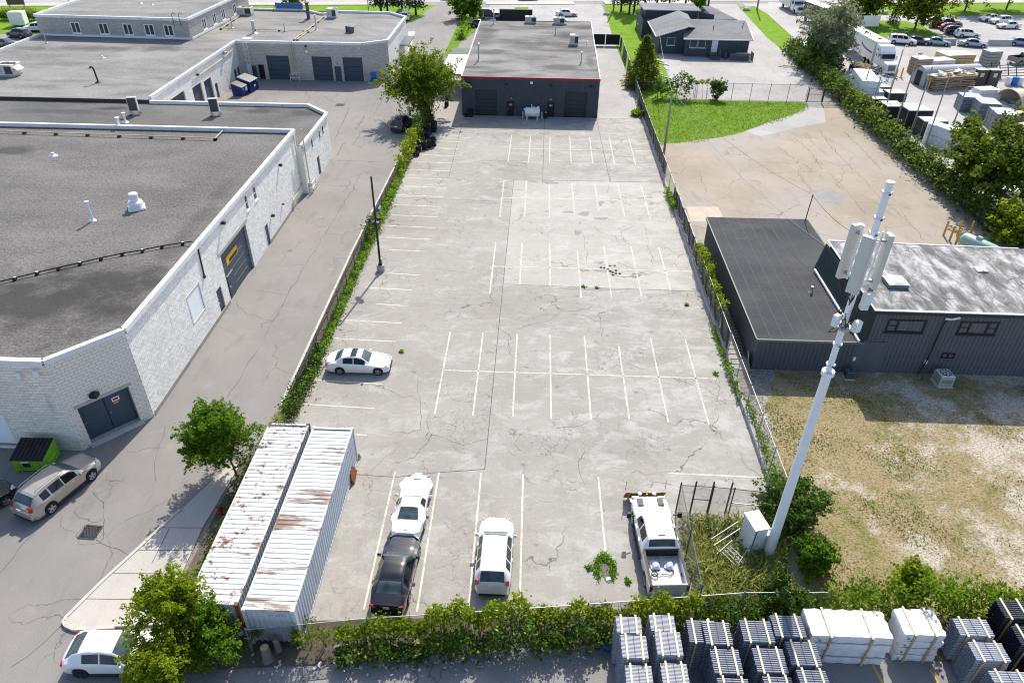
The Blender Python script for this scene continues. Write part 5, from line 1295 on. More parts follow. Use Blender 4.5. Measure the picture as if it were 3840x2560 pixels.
    if rails:
        for sgn in (-1, 1):
            MB().path([(L / 2 - S['rail'][0], sgn * hw0 * S['roofw'] * .93, H - .04), (L / 2 - S['rail'][0] - .15, sgn * hw0 * S['roofw'] * .93, H + .035), (L / 2 - S['rail'][1] + .15, sgn * hw0 * S['roofw'] * .93, H + .03), (L / 2 - S['rail'][1], sgn * hw0 * S['roofw'] * .93, H - .06)], .022, 6).build('roof_rail', M_GALV, o)
    return o

SEDAN = dict(L=4.62, W=1.80, H=1.45, wb=2.76, fo=.82, wr=.325, roofw=.62, mirror=1.62,
    top=[(0, .60), (.08, .70), (.35, .80), (1.05, .92), (1.38, .97), (2.0, 1.38), (2.45, 1.45), (3.0, 1.435), (3.45, 1.33), (3.95, 1.06), (4.2, 1.02), (4.52, .97), (4.62, .78)],
    belt=[(0, .56), (.3, .70), (1.4, .88), (3.0, .95), (4.0, .98), (4.62, .72)], plan=[(0, .70), (.12, .86), (.5, .96), (1.0, 1.0), (3.6, 1.0), (4.3, .93), (4.52, .86), (4.62, .76)],
    glass=[('windshield', 1.42, 1.98), ('side', 1.72, 2.52), ('side', 2.58, 3.30), ('rear_window', 3.42, 3.93)], plate=.8)
SEDAN_S = dict(SEDAN, glass=SEDAN['glass'] + [('roof', 2.35, 2.78)])
SUV = dict(L=4.56, W=1.82, H=1.68, wb=2.62, fo=.86, wr=.345, roofw=.66, mirror=1.5, sill=.24, zl=.80, zt=1.05, tail=(.4, .17), plate=.9,
    top=[(0, .70), (.08, .86), (.3, .96), (.95, 1.06), (1.22, 1.12), (1.95, 1.60), (2.4, 1.67), (3.3, 1.66), (3.9, 1.58), (4.05, 1.52), (4.42, 1.12), (4.5, 1.02), (4.56, .80)],
    belt=[(0, .64), (.3, .84), (1.3, 1.02), (3.2, 1.08), (4.3, 1.10), (4.56, .76)], plan=[(0, .72), (.12, .87), (.5, .97), (1.0, 1.0), (3.9, 1.0), (4.4, .94), (4.56, .82)],
    glass=[('windshield', 1.26, 1.90), ('side', 1.62, 2.42), ('side', 2.48, 3.24), ('side', 3.32, 3.80), ('rear_window', 4.06, 4.40)], rail=(2.0, 3.9), handles=(1.95, 2.9), clad=1)
SUVB = dict(SUV, L=4.68, W=1.89, H=1.73, fo=.9, wb=2.7, wr=.36, style='five')
HATCH = dict(L=4.36, W=1.79, H=1.55, wb=2.64, fo=.86, wr=.34, roofw=.62, mirror=1.5, sill=.22, zl=.72, zt=.86, tx=.13, tail=(.2, .34), plate=.6, flare=.03, style='five',
    top=[(0, .62), (.08, .78), (.35, .90), (1.0, .99), (1.28, 1.05), (2.0, 1.47), (2.5, 1.55), (3.1, 1.52), (3.6, 1.42), (4.05, 1.12), (4.25, 1.02), (4.36, .74)],
    belt=[(0, .58), (.3, .78), (1.3, .94), (3.0, 1.04), (4.0, 1.06), (4.36, .70)], plan=[(0, .70), (.12, .86), (.5, .97), (1.0, 1.0), (3.6, 1.0), (4.2, .93), (4.36, .80)],
    glass=[('windshield', 1.34, 1.94), ('side', 1.72, 2.46), ('side', 2.52, 3.25), ('rear_window', 3.45, 4.1)], handles=(1.95,), clad=1)
COUPE = dict(L=4.70, W=1.76, H=1.22, wb=2.49, fo=1.05, wr=.335, roofw=.58, mirror=1.95, sill=.2, flare=.09, deck=.74, zl=.5, zt=.70, plate=.45, style='five',
    top=[(0, .46), (.06, .54), (.5, .72), (1.0, .80), (1.7, .83), (1.95, .86), (2.42, 1.19), (2.75, 1.22), (3.0, 1.19), (3.45, 1.03), (3.75, .93), (4.5, .86), (4.64, .83), (4.70, .52)],
    belt=[(0, .40), (.4, .62), (1.0, .76), (1.9, .74), (2.8, .72), (3.6, .86), (4.5, .80), (4.70, .48)], plan=[(0, .48), (.10, .66), (.5, .90), (1.05, 1.0), (1.9, .90), (2.7, .92), (3.55, 1.0), (4.4, .88), (4.70, .74)],
    glass=[('windshield', 1.98, 2.36), ('side', 2.14, 2.74), ('rear_window', 3.08, 3.78)], handles=(2.7,))
MINIVAN = dict(SUV, L=5.1, H=1.75, W=1.98, wb=3.0, fo=.95,
    top=[(0, .68), (.08, .84), (.3, .95), (.9, 1.06), (1.15, 1.12), (2.05, 1.66), (2.6, 1.74), (4.0, 1.73), (4.6, 1.64), (4.95, 1.15), (5.04, 1.05), (5.1, .8)],
    belt=[(0, .62), (.3, .82), (1.3, .99), (3.2, 1.04), (4.9, 1.1), (5.1, .76)], plan=[(0, .70), (.12, .87), (.5, .97), (1.0, 1.0), (4.4, 1.0), (4.95, .94), (5.1, .82)],
    glass=[('windshield', 1.2, 2.0), ('side', 1.75, 2.55), ('side', 2.62, 3.5), ('side', 3.58, 4.4), ('rear_window', 4.62, 4.93)], rail=(2.2, 4.5))
JEEP = dict(L=4.3, W=1.85, H=1.83, wb=2.75, fo=.62, wr=.42, roofw=.82, mirror=1.6, sill=.42, flare=.05, deck=.86, zl=.9, zt=1.0, tail=(.3, .16), plate=.8,
    top=[(0, .95), (.04, 1.12), (.3, 1.18), (1.35, 1.24), (1.42, 1.25), (1.75, 1.78), (2.0, 1.83), (4.1, 1.81), (4.24, 1.76), (4.3, 1.2)],
    belt=[(0, .9), (.3, 1.1), (1.4, 1.16), (4.2, 1.2), (4.3, 1.1)], plan=[(0, .82), (.1, .88), (.6, .92), (1.2, 1.0), (4.2, 1.0), (4.3, .95)],
    glass=[('windshield', 1.44, 1.72), ('side', 1.66, 2.4), ('side', 2.46, 3.1), ('side', 3.2, 4.0)])

def mid(a, b): return ((a[0] + b[0]) / 2, (a[1] + b[1]) / 2)
# ---- cars in the lot and the left drive
car('white four-door sedan with sunroof parked across the left bays', (-11.9, 40.55, 0), 0.02, PAINT['white'], SEDAN_S, group='cars in the lot').scale = (.965,) * 3
vt = car('old white sports coupe with swollen wings nose-up in the lower bays', (-6.18, 27.55, 0), R(88.6), PAINT['white'], COUPE, group='cars in the lot', lights=False)
for x in (-.56, -.36, .36, .56): MB().tube((-2.34, x, .66), (-2.375, x, .66), .075, 14).build('tail_lamp', M_TRIMB, vt)
MB().cbox((-2.3, 0, .36), (.14, 1.2, .16), .03).build('bumper', PAINT['white'], vt); MB().cbox((1.95, 0, .78), (.5, .42, .05), .03).build('hood_scoop', PAINT['white'], vt); B((-2.0, 0, .905), (.16, .1, .012)).build('badge', M_GALV, vt)
car('black sedan parked directly behind the white sports coupe', (-6.32, 23.05, 0), R(87.5), PAINT['black'], dict(SEDAN, L=4.55, W=1.84, H=1.40), group='cars in the lot')
cv = car('white compact SUV with red tail lamps beside the vine fence', (-1.42, 24.35, 0), R(89.5), PAINT['white'], SUV, group='cars in the lot')
car('beige SUV with roof rails beside the green dumpster', (-26.42, 28.0, 0), R(70), PAINT['beige'], SUVB, group='cars by the warehouse', rails=True, sunroof=True)
for s in (2.6, 3.5): pass
car('dark green sedan cut off by the left edge of the picture', (-30.3, 26.0, 0), R(63), PAINT['darkgreen'], SEDAN, group='cars by the warehouse')
car('white crossover with black trim half hidden under the tree', (-18.15, 18.1, 0), R(3), PAINT['white'], HATCH, group='cars by the warehouse', rim=M_RIMD)
car('dark SUV parked in tree shade on the left driveway', (-17.15, 91.7, 0), R(80), PAINT['charcoal'], SUV, group='cars on the left driveway', rails=True)

# ---- pickup with plough
pk = thing('pickup_truck', 'white crew-cab pickup with an open bed and snow plough', 'pickup truck', (7.05, 25.35, 0), R(93.5))
PK = dict(L=3.75, W=2.0, H=1.92, wb=9, fo=1.02, wr=.41, roofw=.70, mirror=9, sill=.42,
    top=[(0, .95), (.05, 1.16), (.25, 1.24), (1.3, 1.30), (1.42, 1.31), (1.95, 1.83), (2.3, 1.91), (3.3, 1.90), (3.52, 1.86), (3.75, 1.42)],
    belt=[(0, .9), (.3, 1.16), (1.4, 1.24), (3.7, 1.28), (3.75, 1.2)], plan=[(0, .84), (.1, .93), (.5, 1.0), (3.75, 1.0)],
    glass=[('windshield', 1.46, 1.90), ('side', 1.74, 2.46), ('side', 2.54, 3.3), ('rear_window', 3.55, 3.72)])
def pickup(o, paint, bedmat, lbed=2.1, spec=PK, off=1.0):
    """cab by the car loft, open bed behind; nose towards +X"""
    t = car('x', (0, 0, 0), 0, paint, spec, parts=False, lights=False)
    for ch in list(t.children):
        if ch.name.split('.')[0] == 'wheel' or ch.name.split('.')[0] == 'underbody':
            for g_ in list(ch.children): bpy.data.objects.remove(g_)
            bpy.data.objects.remove(ch); continue
        ch.parent = o; ch.location = (off, 0, 0)
    bpy.data.objects.remove(t)
    x1 = off - spec['L'] / 2 - .05; x0 = x1 - lbed; W = spec['W'] / 2
    wr = spec['wr']; ax = x0 + .95
    for s in (-1, 1):
        m = MB(); N = 26
        for i in range(N):
            xa, xb = x0 + (x1 - x0) * i / N, x0 + (x1 - x0) * (i + 1) / N
            def zl(x):
                d = abs(x - ax); return .5 if d > wr * 1.12 else wr + math.sqrt((wr * 1.12) ** 2 - d * d)
            m.quad((xa, s * W, zl(xa)), (xb, s * W, zl(xb)), (xb, s * W * .985, 1.28), (xa, s * W * .985, 1.28))
            m.quad((xa, s * W * .985, 1.28), (xb, s * W * .985, 1.28), (xb, s * (W - .14), 1.28), (xa, s * (W - .14), 1.28))
            m.quad((xa, s * (W - .14), 1.28), (xb, s * (W - .14), 1.28), (xb, s * (W - .14), .8), (xa, s * (W - .14), .8))
        m.build('bed_side', paint, o)
        B(((x0 + x1) / 2, s * (W - .07), 1.295), (lbed, .13, .03)).build('bed_rail', M_TRIMB, o)
    MB().b2(x0, -W + .14, .72, x1, W - .14, .8).build('bed_floor', bedmat, o)
    m = MB()
    for i in range(11): m.b2(x0 + .05, -W + .2 + i * .145, .80, x1, -W + .25 + i * .145, .82)
    m.build('bed_rib', bedmat, o)
    MB().cbox((x0 + .03, 0, .92), (.09, W * 1.98, .74), .02).build('tailgate', paint, o)
    MB().cbox((x1 + .03, 0, 1.05), (.06, W * 1.9, .5), .02).build('bulkhead', M_TRIMB, o)
    B((x0 - .1, 0, .55), (.2, W * 1.9, .2)).build('rear_bumper', M_CHROME, o)
    for s in (-1, 1): B((x0 + .01, s * (W - .09), 1.0), (.07, .15, .4)).build('tail_lamp', M_LAMPR, o)
    MB().b2(x0, -W * .6, .4, off + spec['L'] / 2 - .3, W * .6, .62).build('chassis', M_TRIMB, o)
    for x in (ax, off + spec['L'] / 2 - spec['fo']):
        for s in (-1, 1): put_wheel(o, x, s * (W - .13), wr, .25, 'six', M_RIM)
    return x0, x1
x0, x1 = pickup(pk, PAINT['white'], pm('bed_liner', (.5, .5, .51), .5, .2, 3))
nx = 1.0 + 3.75 / 2
for s in (-1, 1):
    MB().beam((1.3, s * 1.0, 1.35), (1.25, s * 1.32, 1.42), .05, .05).build('mirror_arm', M_TRIMB, pk); B((1.25, s * 1.36, 1.45), (.12, .22, .34)).build('mirror', M_TRIMB, pk)
    B((nx - .02, s * .72, 1.0), (.08, .36, .22)).build('headlamp', M_LAMPW, pk); B((nx - .55, s * .55, 1.29), (.55, .32, .04), ry=.06).build('hood_vent', M_COIL, pk)
    for hx in (.75, -.1): B((hx, s * 1.01, 1.12), (.18, .04, .05)).build('door_handle', M_CHROME, pk)
    MB().tube((-.8, s * 1.05, .45), (1.0, s * 1.05, .45), .06, 8).build('side_step', M_TRIMB, pk)
B((nx + .01, 0, .95), (.06, 1.1, .3)).build('grille', M_TRIMB, pk); MB().cbox((nx + .08, 0, .62), (.24, 1.9, .22), .04).build('front_bumper', M_CHROME, pk)
B((1.0 - 3.75 / 2 + .42, 0, 1.90), (.06, .34, .05)).build('brake_lamp', M_LAMPR, pk)
M_PLOW = dirty('plough_yellow', (.36, .22, .05), dirt=(.06, .035, .025), amt=.9, scale=3, thr=.46)
m = MB(); K = 10; n_ = 14
for i in range(n_ + 1):
    for j in range(K + 1):
        t = j / K; y = -1.15 + 2.3 * i / n_
        m.v.append((nx + .62 + .20 * math.cos(t * 2.6) + .05, y, .08 + .80 * t + .02 * math.sin(i)))
m.f = [(i * (K + 1) + j, (i + 1) * (K + 1) + j, (i + 1) * (K + 1) + j + 1, i * (K + 1) + j + 1) for i in range(n_) for j in range(K)]
m.build('plough_blade', M_PLOW, pk, smooth=True)
for y in (-.95, -.35, .35, .95): MB().beam((nx + .62, y, .1), (nx + .5, y, .85), .06, .1).build('blade_rib', M_PLOW, pk)
for y in (-.4, .4): MB().beam((nx - .1, y, .45), (nx + .62, y * .6, .35), .1, .1).build('push_arm', M_PLOW, pk); MB().lathe((nx + .3, y, .98), [(.05, -.05), (.12, 0), (.12, .06), (.02, .1)], 10).build('plough_lamp', M_LAMPW, pk)
MB().tube((nx + .3, 0, .5), (nx + .3, 0, 1.0), .05, 8).build('lift_ram', M_SIGNY, pk)
for y in (-1.12, 1.12): MB().tube((nx + .75, y, .85), (nx + .78, y, 1.5), .015, 5).build('marker_rod', M_BLACK, pk)
# sacks and hose lying in the bed
def sack(loc, label, rz, s=1.0):
    o = thing('sack', label, 'sack', loc, rz, 'sacks in the pickup bed')
    m = MB(); n_ = 9
    for i in range(n_):
        for j in range(n_):
            u, w = i / 4 - 1, j / 4 - 1
            m.v.append((u * .30 * s * (1 - .08 * w * w), w * .23 * s, .02 + .15 * (1 - u ** 4) * (1 - w ** 4) + .02 * math.sin(7 * u + 5 * w)))
    m.f = [(i * n_ + j, (i + 1) * n_ + j, (i + 1) * n_ + j + 1, i * n_ + j + 1) for i in range(n_ - 1) for j in range(n_ - 1)]
    m.build('bag', dirty('sack_plastic', (.50, .58, .70), amt=.4, thr=.5, scale=4), o, smooth=True)
    B((0, .24 * s, .05), (.5 * s, .04, .02)).build('seam', M_SIGNW, o)
    return o
sack((6.74, 23.81, 0.85), 'pale blue sack at the left of the pickup bed', R(95)); sack((7.45, 23.81, 0.85), 'pale blue sack at the right of the pickup bed', R(80), .9)
hz_ = thing('hose', 'black hose coiled on the floor of the pickup bed', 'hose', (6.64, 23.22, 0.84))
MB().path([(.16 * math.cos(t * .5), .16 * math.sin(t * .5), .02 + .004 * t) for t in range(26)], .018, 5).path([(.16, 0, .1), (.45, .05, .03), (.8, .0, .03), (1.0, .2, .03), (.95, .45, .03)], .018, 5).build('coil', M_BLACK, hz_)
B((.95, .45, .04), (.06, .1, .06)).build('nozzle', M_SIGNY, hz_)

# ---- far car park, right
far = [
 ('white minivan first in the row below the lawn', (67.92, 145.40), -.30, 'white', MINIVAN), ('navy hatchback second in the row below the lawn', (70.95, 145.67), -.35, 'navy', SEDAN),
 ('teal sedan third in the row below the lawn', (74.32, 145.10), -.30, 'teal', SEDAN), ('slate grey muscle sedan in front of the concrete barrier', (80.48, 144.36), -.32, 'slate', dict(SEDAN, L=5.0)),
 ('blue sedan at the right edge beside the concrete barrier', (90.14, 146.06), -.28, 'blue', SEDAN), ('red hatchback between the black pickup and the black SUV', (82.86, 157.90), -.18, 'red', HATCH),
 ('black SUV with a white plate beside the red hatchback', (82.32, 154.63), -.15, 'black', SUV), ('white SUV in the middle parking row', (83.16, 152.16), -.12, 'white', SUV),
 ('silver sedan behind the black pickup', (82.06, 164.01), -.15, 'silver', SEDAN), ('white coupe furthest back of the three white cars', (95.70, 168.56), math.pi + .25, 'white', SEDAN),
 ('white people carrier in the middle of the three white cars', (96.63, 165.92), math.pi + .15, 'white', SUV), ('white hatchback nearest of the three white cars', (95.88, 161.43), math.pi + .1, 'white', SEDAN)]
for lb, p, rz, c, sp in far: car(lb, (p[0], p[1], 0), rz, PAINT[c], sp, group='cars in the far car park')
bp = thing('pickup_truck', 'black pickup parked beside the sapling in the far car park', 'pickup truck', (*(82.89, 160.63), 0), -.16)
pickup(bp, PAINT['black'], M_TRIMB)
gp_ = thing('pickup_truck', 'grey pickup with chrome bumper cut off by the right edge', 'pickup truck', (*(83.68, 132.43), 0), .35)
pickup(gp_, PAINT['grey'], M_TRIMB)
# ---- along the street and the far left
car('white hatchback on the street beyond the spruces', rd(84, 3.0) + (0,), math.pi + .12, PAINT['white'], HATCH, group='cars on the street')
car('black SUV on the street beyond the workshop', rd(102, 2.5) + (0,), .12, PAINT['black'], SUV, group='cars on the street')
car('dark SUV on the street at the foot of the spruce trees', rd(69, 4.0) + (0,), .12, PAINT['charcoal'], SUV, group='cars on the street')
car('black off-roader parked behind the workshop', (*(-10.32, 161.69), 0), R(5), PAINT['black'], JEEP, group='cars behind the workshop', glass=M_CGLD)
car('white sedan parked beside the black signboard', (*(5.88, 164.94), 0), R(4), PAINT['white'], SEDAN, group='cars behind the workshop')
car('dark blue car peeping out left of the workshop roof', (*(-11.84, 153.11), 0), R(20), PAINT['navy'], SEDAN, group='cars behind the workshop')
car('white SUV parked under the spruces at the road end', (*(-27.21, 158.42), 0), R(95), PAINT['white'], SUV, group='cars behind the workshop')
car('dark car under the spruces beside the white SUV', (*(-28.62, 161.58), 0), R(95), PAINT['charcoal'], SEDAN, group='cars behind the workshop')
car('white SUV half hidden by the office corner', (*(-93.83, 141.16), 0), R(190), PAINT['white'], SUV, group='cars at the office', rim=M_RIMD)
car('dark blue wagon in the office car park', (*(-94.15, 136.19), 0), R(165), PAINT['navy'], SUV, group='cars at the office', glass=M_CGLD)
car('black sedan at the left edge of the office car park', (*(-92.56, 129.25), 0), R(155), PAINT['black'], SEDAN, group='cars at the office')

# ---- lorries
def box_body(o, L, W, z0, z1, x0, mat, ribs=12, name='box'):
    MB().b2(x0, -W / 2, z0, x0 + L, W / 2, z1).build(name, mat, o)
    B((x0 + L / 2, 0, z1 + .015), (L, W, .03)).build('box_roof', M_SIGNW, o)
    m = MB()
    for s in (-1, 1):
        for i in range(ribs + 1): m.box((x0 + .04 + (L - .08) * i / ribs, s * (W / 2 + .008), (z0 + z1) / 2), (.05, .016, z1 - z0 - .1))
        m.beam((x0, s * (W / 2 + .01), z1 - .05), (x0 + L, s * (W / 2 + .01), z1 - .05), .03, .12); m.beam((x0, s * (W / 2 + .01), z0 + .06), (x0 + L, s * (W / 2 + .01), z0 + .06), .03, .14)
    m.build('side_frame', mat, o)
sm_ = thing('semi_trailer_truck', 'white articulated lorry with a sleeper cab in the storage yard', 'lorry', (57.0, 123.0, 0), math.atan2(125.4 - 141.0, 56.05 - 55.2))
M_TRK = mat_paint('paint_truck', (.78, .785, .79), .3)
MB().lathe((0, 0, 0), [(0, 0)], 3) if False else None
def cab(o, x):
    """conventional sleeper cab; x = back of the cab, nose +X"""
    prof = [(0, .9), (0, 3.7), (.25, 3.85), (1.0, 3.75), (1.75, 3.1), (2.0, 2.85), (2.35, 2.05), (2.5, 1.95), (4.0, 1.72), (4.2, 1.6), (4.28, .6), (3.9, .5), (.3, .6)]
    W = 1.2; m = MB(); n = len(prof)
    ws = [W if p[0] < 2.3 else W * (.78 if p[0] > 4.1 else .84) for p in prof]
    m.add([(x + p[0], -w, p[1]) for p, w in zip(prof, ws)] + [(x + p[0], w, p[1]) for p, w in zip(prof, ws)], [tuple(range(n)), tuple(range(2 * n - 1, n - 1, -1))] + [(i, n + i, n + (i + 1) % n, (i + 1) % n) for i in range(n)])
    m.build('cab', M_TRK, o)
    B((x + 2.2, 0, 2.42), (.05, 2.1, .72), ry=-.41).build('windshield', M_CGLD, o)
    for s in (-1, 1):
        B((x + 1.65, s * 1.205, 2.35), (.8, .02, .65)).build('side_window', M_CGLD, o); B((x + .5, s * 1.205, 2.3), (.25, .02, .45)).build('sleeper_window', M_CGLD, o)
        B((x + .6, s * 1.205, 3.2), (.4, .02, .22)).build('sleeper_vent', M_CGLD, o)
        B((x + 2.15, s * 1.42, 2.2), (.16, .2, .6)).build('mirror', M_TRK, o)
        MB().cbox((x + 4.05, s * .86, 1.15), (.3, .34, .3), .05).build('headlamp', M_LAMPW, o)
        MB().tube((x + .8, s * 1.12, .75), (x + 2.0, s * 1.12, .75), .32, 14).build('fuel_tank', M_CHROME, o)
        put_wheel(o, x + 3.25, s * 1.02, .5, .3, 'ten', M_RIM)
        MB().lathe((x + 3.25, s * 1.0, .5), [(.55, -.18), (.62, -.18), (.62, .18), (.55, .18)], 16, 'Y', cap=False).build('wheel_arch', M_TRK, o)
    B((x + 4.26, 0, 1.15), (.08, 1.15, .85)).build('grille', pm('grille_grey', (.16, .17, .18), .4, metal=.5), o); MB().cbox((x + 4.3, 0, .55), (.3, 2.3, .34), .06).build('bumper', M_TRK, o)
cab(sm_, -3.9)
MB().b2(-8.4, -.45, .75, .1, .45, 1.0).build('chassis', M_TRIMB, sm_)
MB().b2(-17.8, -1.25, 1.15, -4.6, 1.25, 4.05).build('trailer', mat_paint('paint_trailer', (.74, .755, .76), .4), sm_)
B((-11.2, 0, 4.065), (13.2, 2.5, .03)).build('trailer_roof', M_SIGNW, sm_)
m = MB()
for s in (-1, 1):
    for i in range(12): m.box((-17.7 + 13.0 * i / 11, s * 1.258, 2.6), (.05, .016, 2.8))
m.build('trailer_rib', MATS['paint_trailer'], sm_)
for k, (mt, dz) in enumerate(((pm('stripe_blue', (.05, .07, .25), .5), .0), (M_RED, -.14))):
    for s in (-1, 1):
        q = MB(); pp = [(-9.6, 3.15), (-8.6, 2.72), (-7.4, 2.5), (-6.2, 2.42), (-5.0, 2.4)]
        for (xa, za), (xb, zb) in zip(pp, pp[1:]): q.quad((xa, s * 1.27, za + dz), (xb, s * 1.27, zb + dz), (xb, s * 1.27, zb + dz - .11), (xa, s * 1.27, za + dz - .11))
        q.build('stripe', mt, sm_)
for x in (-6.2, -7.5, -15.2, -16.5):
    for s in (-1, 1): put_wheel(sm_, x, s * 1.02, .5, .3, 'ten', M_RIM)
bt = thing('box_truck', 'white box truck with a short bonnet on the truck drive', 'lorry', (*(56.12, 175.17), 0), math.atan2((55.50, 169.20)[1] - (54.87, 176.27)[1], (55.50, 169.20)[0] - (54.87, 176.27)[0]))
box_body(bt, 6.5, 2.5, 1.0, 3.9, -5.6, mat_paint('paint_box', (.72, .73, .73), .4))
MB().b2(1.0, -1.1, .6, 2.6, 1.1, 2.75).build('cab', M_TRK, bt); MB().cbox((3.3, 0, 1.25), (1.5, 1.9, .95), .2).build('hood', M_TRK, bt)
B((2.58, 0, 2.2), (.12, 1.9, .75), ry=-.2).build('windshield', M_CGLD, bt); B((4.06, 0, 1.2), (.06, 1.1, .6)).build('grille', M_COIL, bt); MB().cbox((4.1, 0, .65), (.2, 2.2, .3), .05).build('bumper', M_TRK, bt)
for s in (-1, 1):
    B((1.9, s * 1.105, 2.2), (.9, .02, .6)).build('side_window', M_CGLD, bt); B((3.95, s * .75, 1.25), (.2, .3, .25)).build('headlamp', M_LAMPW, bt); B((2.4, s * 1.3, 2.1), (.15, .2, .5)).build('mirror', M_TRIMB, bt)
    for x in (3.1, -3.6): put_wheel(bt, x, s * .95, .45, .28, 'ten', M_RIM)
B((1.02, -.2, 3.4), (.02, .5, .4)).build('emblem', M_TRIMB, bt)
MB().b2(-5.4, -.5, .6, 1.0, .5, 1.0).build('chassis', M_TRIMB, bt)
nt = thing('box_trailer', 'dark olive box trailer lettered NEXT behind the willow', 'trailer', (*(57.00, 162.70), 0), math.atan2((57.34, 158.05)[1] - (55.75, 165.29)[1], (57.34, 158.05)[0] - (55.75, 165.29)[0]))
box_body(nt, 7.6, 2.5, 1.0, 3.7, -3.0, pm('olive', (.045, .048, .038), .5))
for s in (-1, 1):
    ro = (R(90), 0, 0) if s < 0 else (R(90), 0, math.pi)
    text_part('NE T', 1.5, M_SIGNW, nt, (-.4, s * 1.28, 2.55), ro, sx=.9)
    text_part('X', 1.5, M_RED, nt, (.28 if s < 0 else -.28, s * 1.282, 2.55), ro, sx=.9)
    for x in (-1.9, 3.4): put_wheel(nt, x, s * .95, .45, .28, 'ten', M_RIM)
MB().b2(-2.9, -.5, .6, 4.4, .5, 1.0).build('chassis', M_TRIMB, nt)

# ------------------------------------------------------------------ trees and plants
LF_A = leaf_mat('leaf_elm', (.036, .085, .007), (.25, .34, .02), .5)
LF_B = leaf_mat('leaf_ash', (.034, .086, .009), (.200, .338, .018), .5)
LF_C = leaf_mat('leaf_vine', (.057, .121, .007), (.362, .438, .020), .5)
LF_D = leaf_mat('leaf_dark', (.025, .063, .014), (.125, .213, .025), .4)
LF_E = leaf_mat('leaf_willow', (.103, .121, .069), (.300, .325, .188), .4)
LF_F = leaf_mat('needle', (.016, .037, .018), (.062, .106, .056), .2)
LF_G = leaf_mat('leaf_maple', (.040, .086, .010), (.188, .250, .022), .45)
LF_H = leaf_mat('leaf_cedar', (.034, .069, .009), (.237, .263, .022), .4)
LF_Y = leaf_mat('leaf_yellow', (.138, .172, .009), (.375, .375, .037), .4)
LF_R = leaf_mat('leaf_dead', (.184, .069, .023), (.425, .200, .075), .2)
LF_GR = leaf_mat('tall_grass', (.161, .196, .034), (.525, .550, .175), .45)
LF_W = leaf_mat('weed', (.069, .161, .011), (.250, .438, .025), .5)
BARK = pm('bark', (.085, .07, .058), .95, .3, 6, bump=.4)
NR = np.random.default_rng(11)

def pts_ball(rng, n, shell=.55):
    v = rng.normal(size=(n, 3)); v /= np.linalg.norm(v, axis=1)[:, None]
    return v * (rng.random(n) ** shell)[:, None]

def limb(m, a, b, r0, r1, rng, k=4):
    a, b = Vector(a), Vector(b); p = a
    for i in range(1, k + 1):
        t = i / k; q = a.lerp(b, t) + Vector(rng.normal(size=3) * .05 * (b - a).length * (1 - t) * (t > 0)) + Vector((0, 0, .12 * (b - a).length * math.sin(math.pi * t) * .5))
        m.tube(p, q, r0 + (r1 - r0) * (i - 1) / k, 6, r0 + (r1 - r0) * t, cap=False); p = q

def tree(label, base, h, r, mat, seed, nclump=60, per=140, leaf=.16, cr=.22, zc=.62, rz=None, tr=.16, lean=(0, 0), name='tree', cat='tree', group='broadleaf trees', droop=.2, gaps=.0, aspect=.42, flat=.75, extra=None):
    rng = np.random.default_rng(seed)
    o = thing(name, label, cat, (base[0], base[1], 0), 0, group)
    rz = rz or h * (1 - zc)
    C = np.array([lean[0], lean[1], h * zc])
    cl = pts_ball(rng, nclump, .42) * np.array([r, r, rz])
    lob = 1 + .22 * np.sin(3 * np.arctan2(cl[:, 1], cl[:, 0]) + seed) + .12 * np.sin(7 * np.arctan2(cl[:, 1], cl[:, 0]))
    cl[:, :2] *= lob[:, None]
    cl = cl + C
    cl[:, 2] = np.maximum(cl[:, 2], h * .14)
    P = []
    for c in cl:
        for q in range(5):
            k = int(per * rng.uniform(.5, 1.5) / 5)
            s = r * cr * rng.uniform(.8, 1.7)
            d = (c - C) / np.array([r, r, rz]) + rng.normal(size=3) * .6; d /= np.linalg.norm(d) + 1e-6
            u = rng.random(k)
            P.append(c + rng.normal(size=3) * s * .55 + d * (u * s * 1.5 - s * .4)[:, None] + rng.normal(size=(k, 3)) * s * .2 * (1.25 - u)[:, None])
    P = np.concatenate(P)
    leaf_mesh('crown', P, leaf * rng.uniform(.6, 1.3, len(P)), rng, mat, o, droop=droop, aspect=aspect)
    m = MB()
    top = Vector((lean[0] * .8, lean[1] * .8, h * zc))
    fork = Vector((lean[0] * .3, lean[1] * .3, h * .28))
    limb(m, (0, 0, -.05), fork, tr, tr * .75, rng, 3); limb(m, fork, top, tr * .7, tr * .22, rng, 4)
    for c in cl[:26]:
        st = fork.lerp(top, float(rng.uniform(0, .85)))
        limb(m, st, c, tr * .32, tr * .06, rng, 3)
    m.build('trunk', BARK, o)
    return o

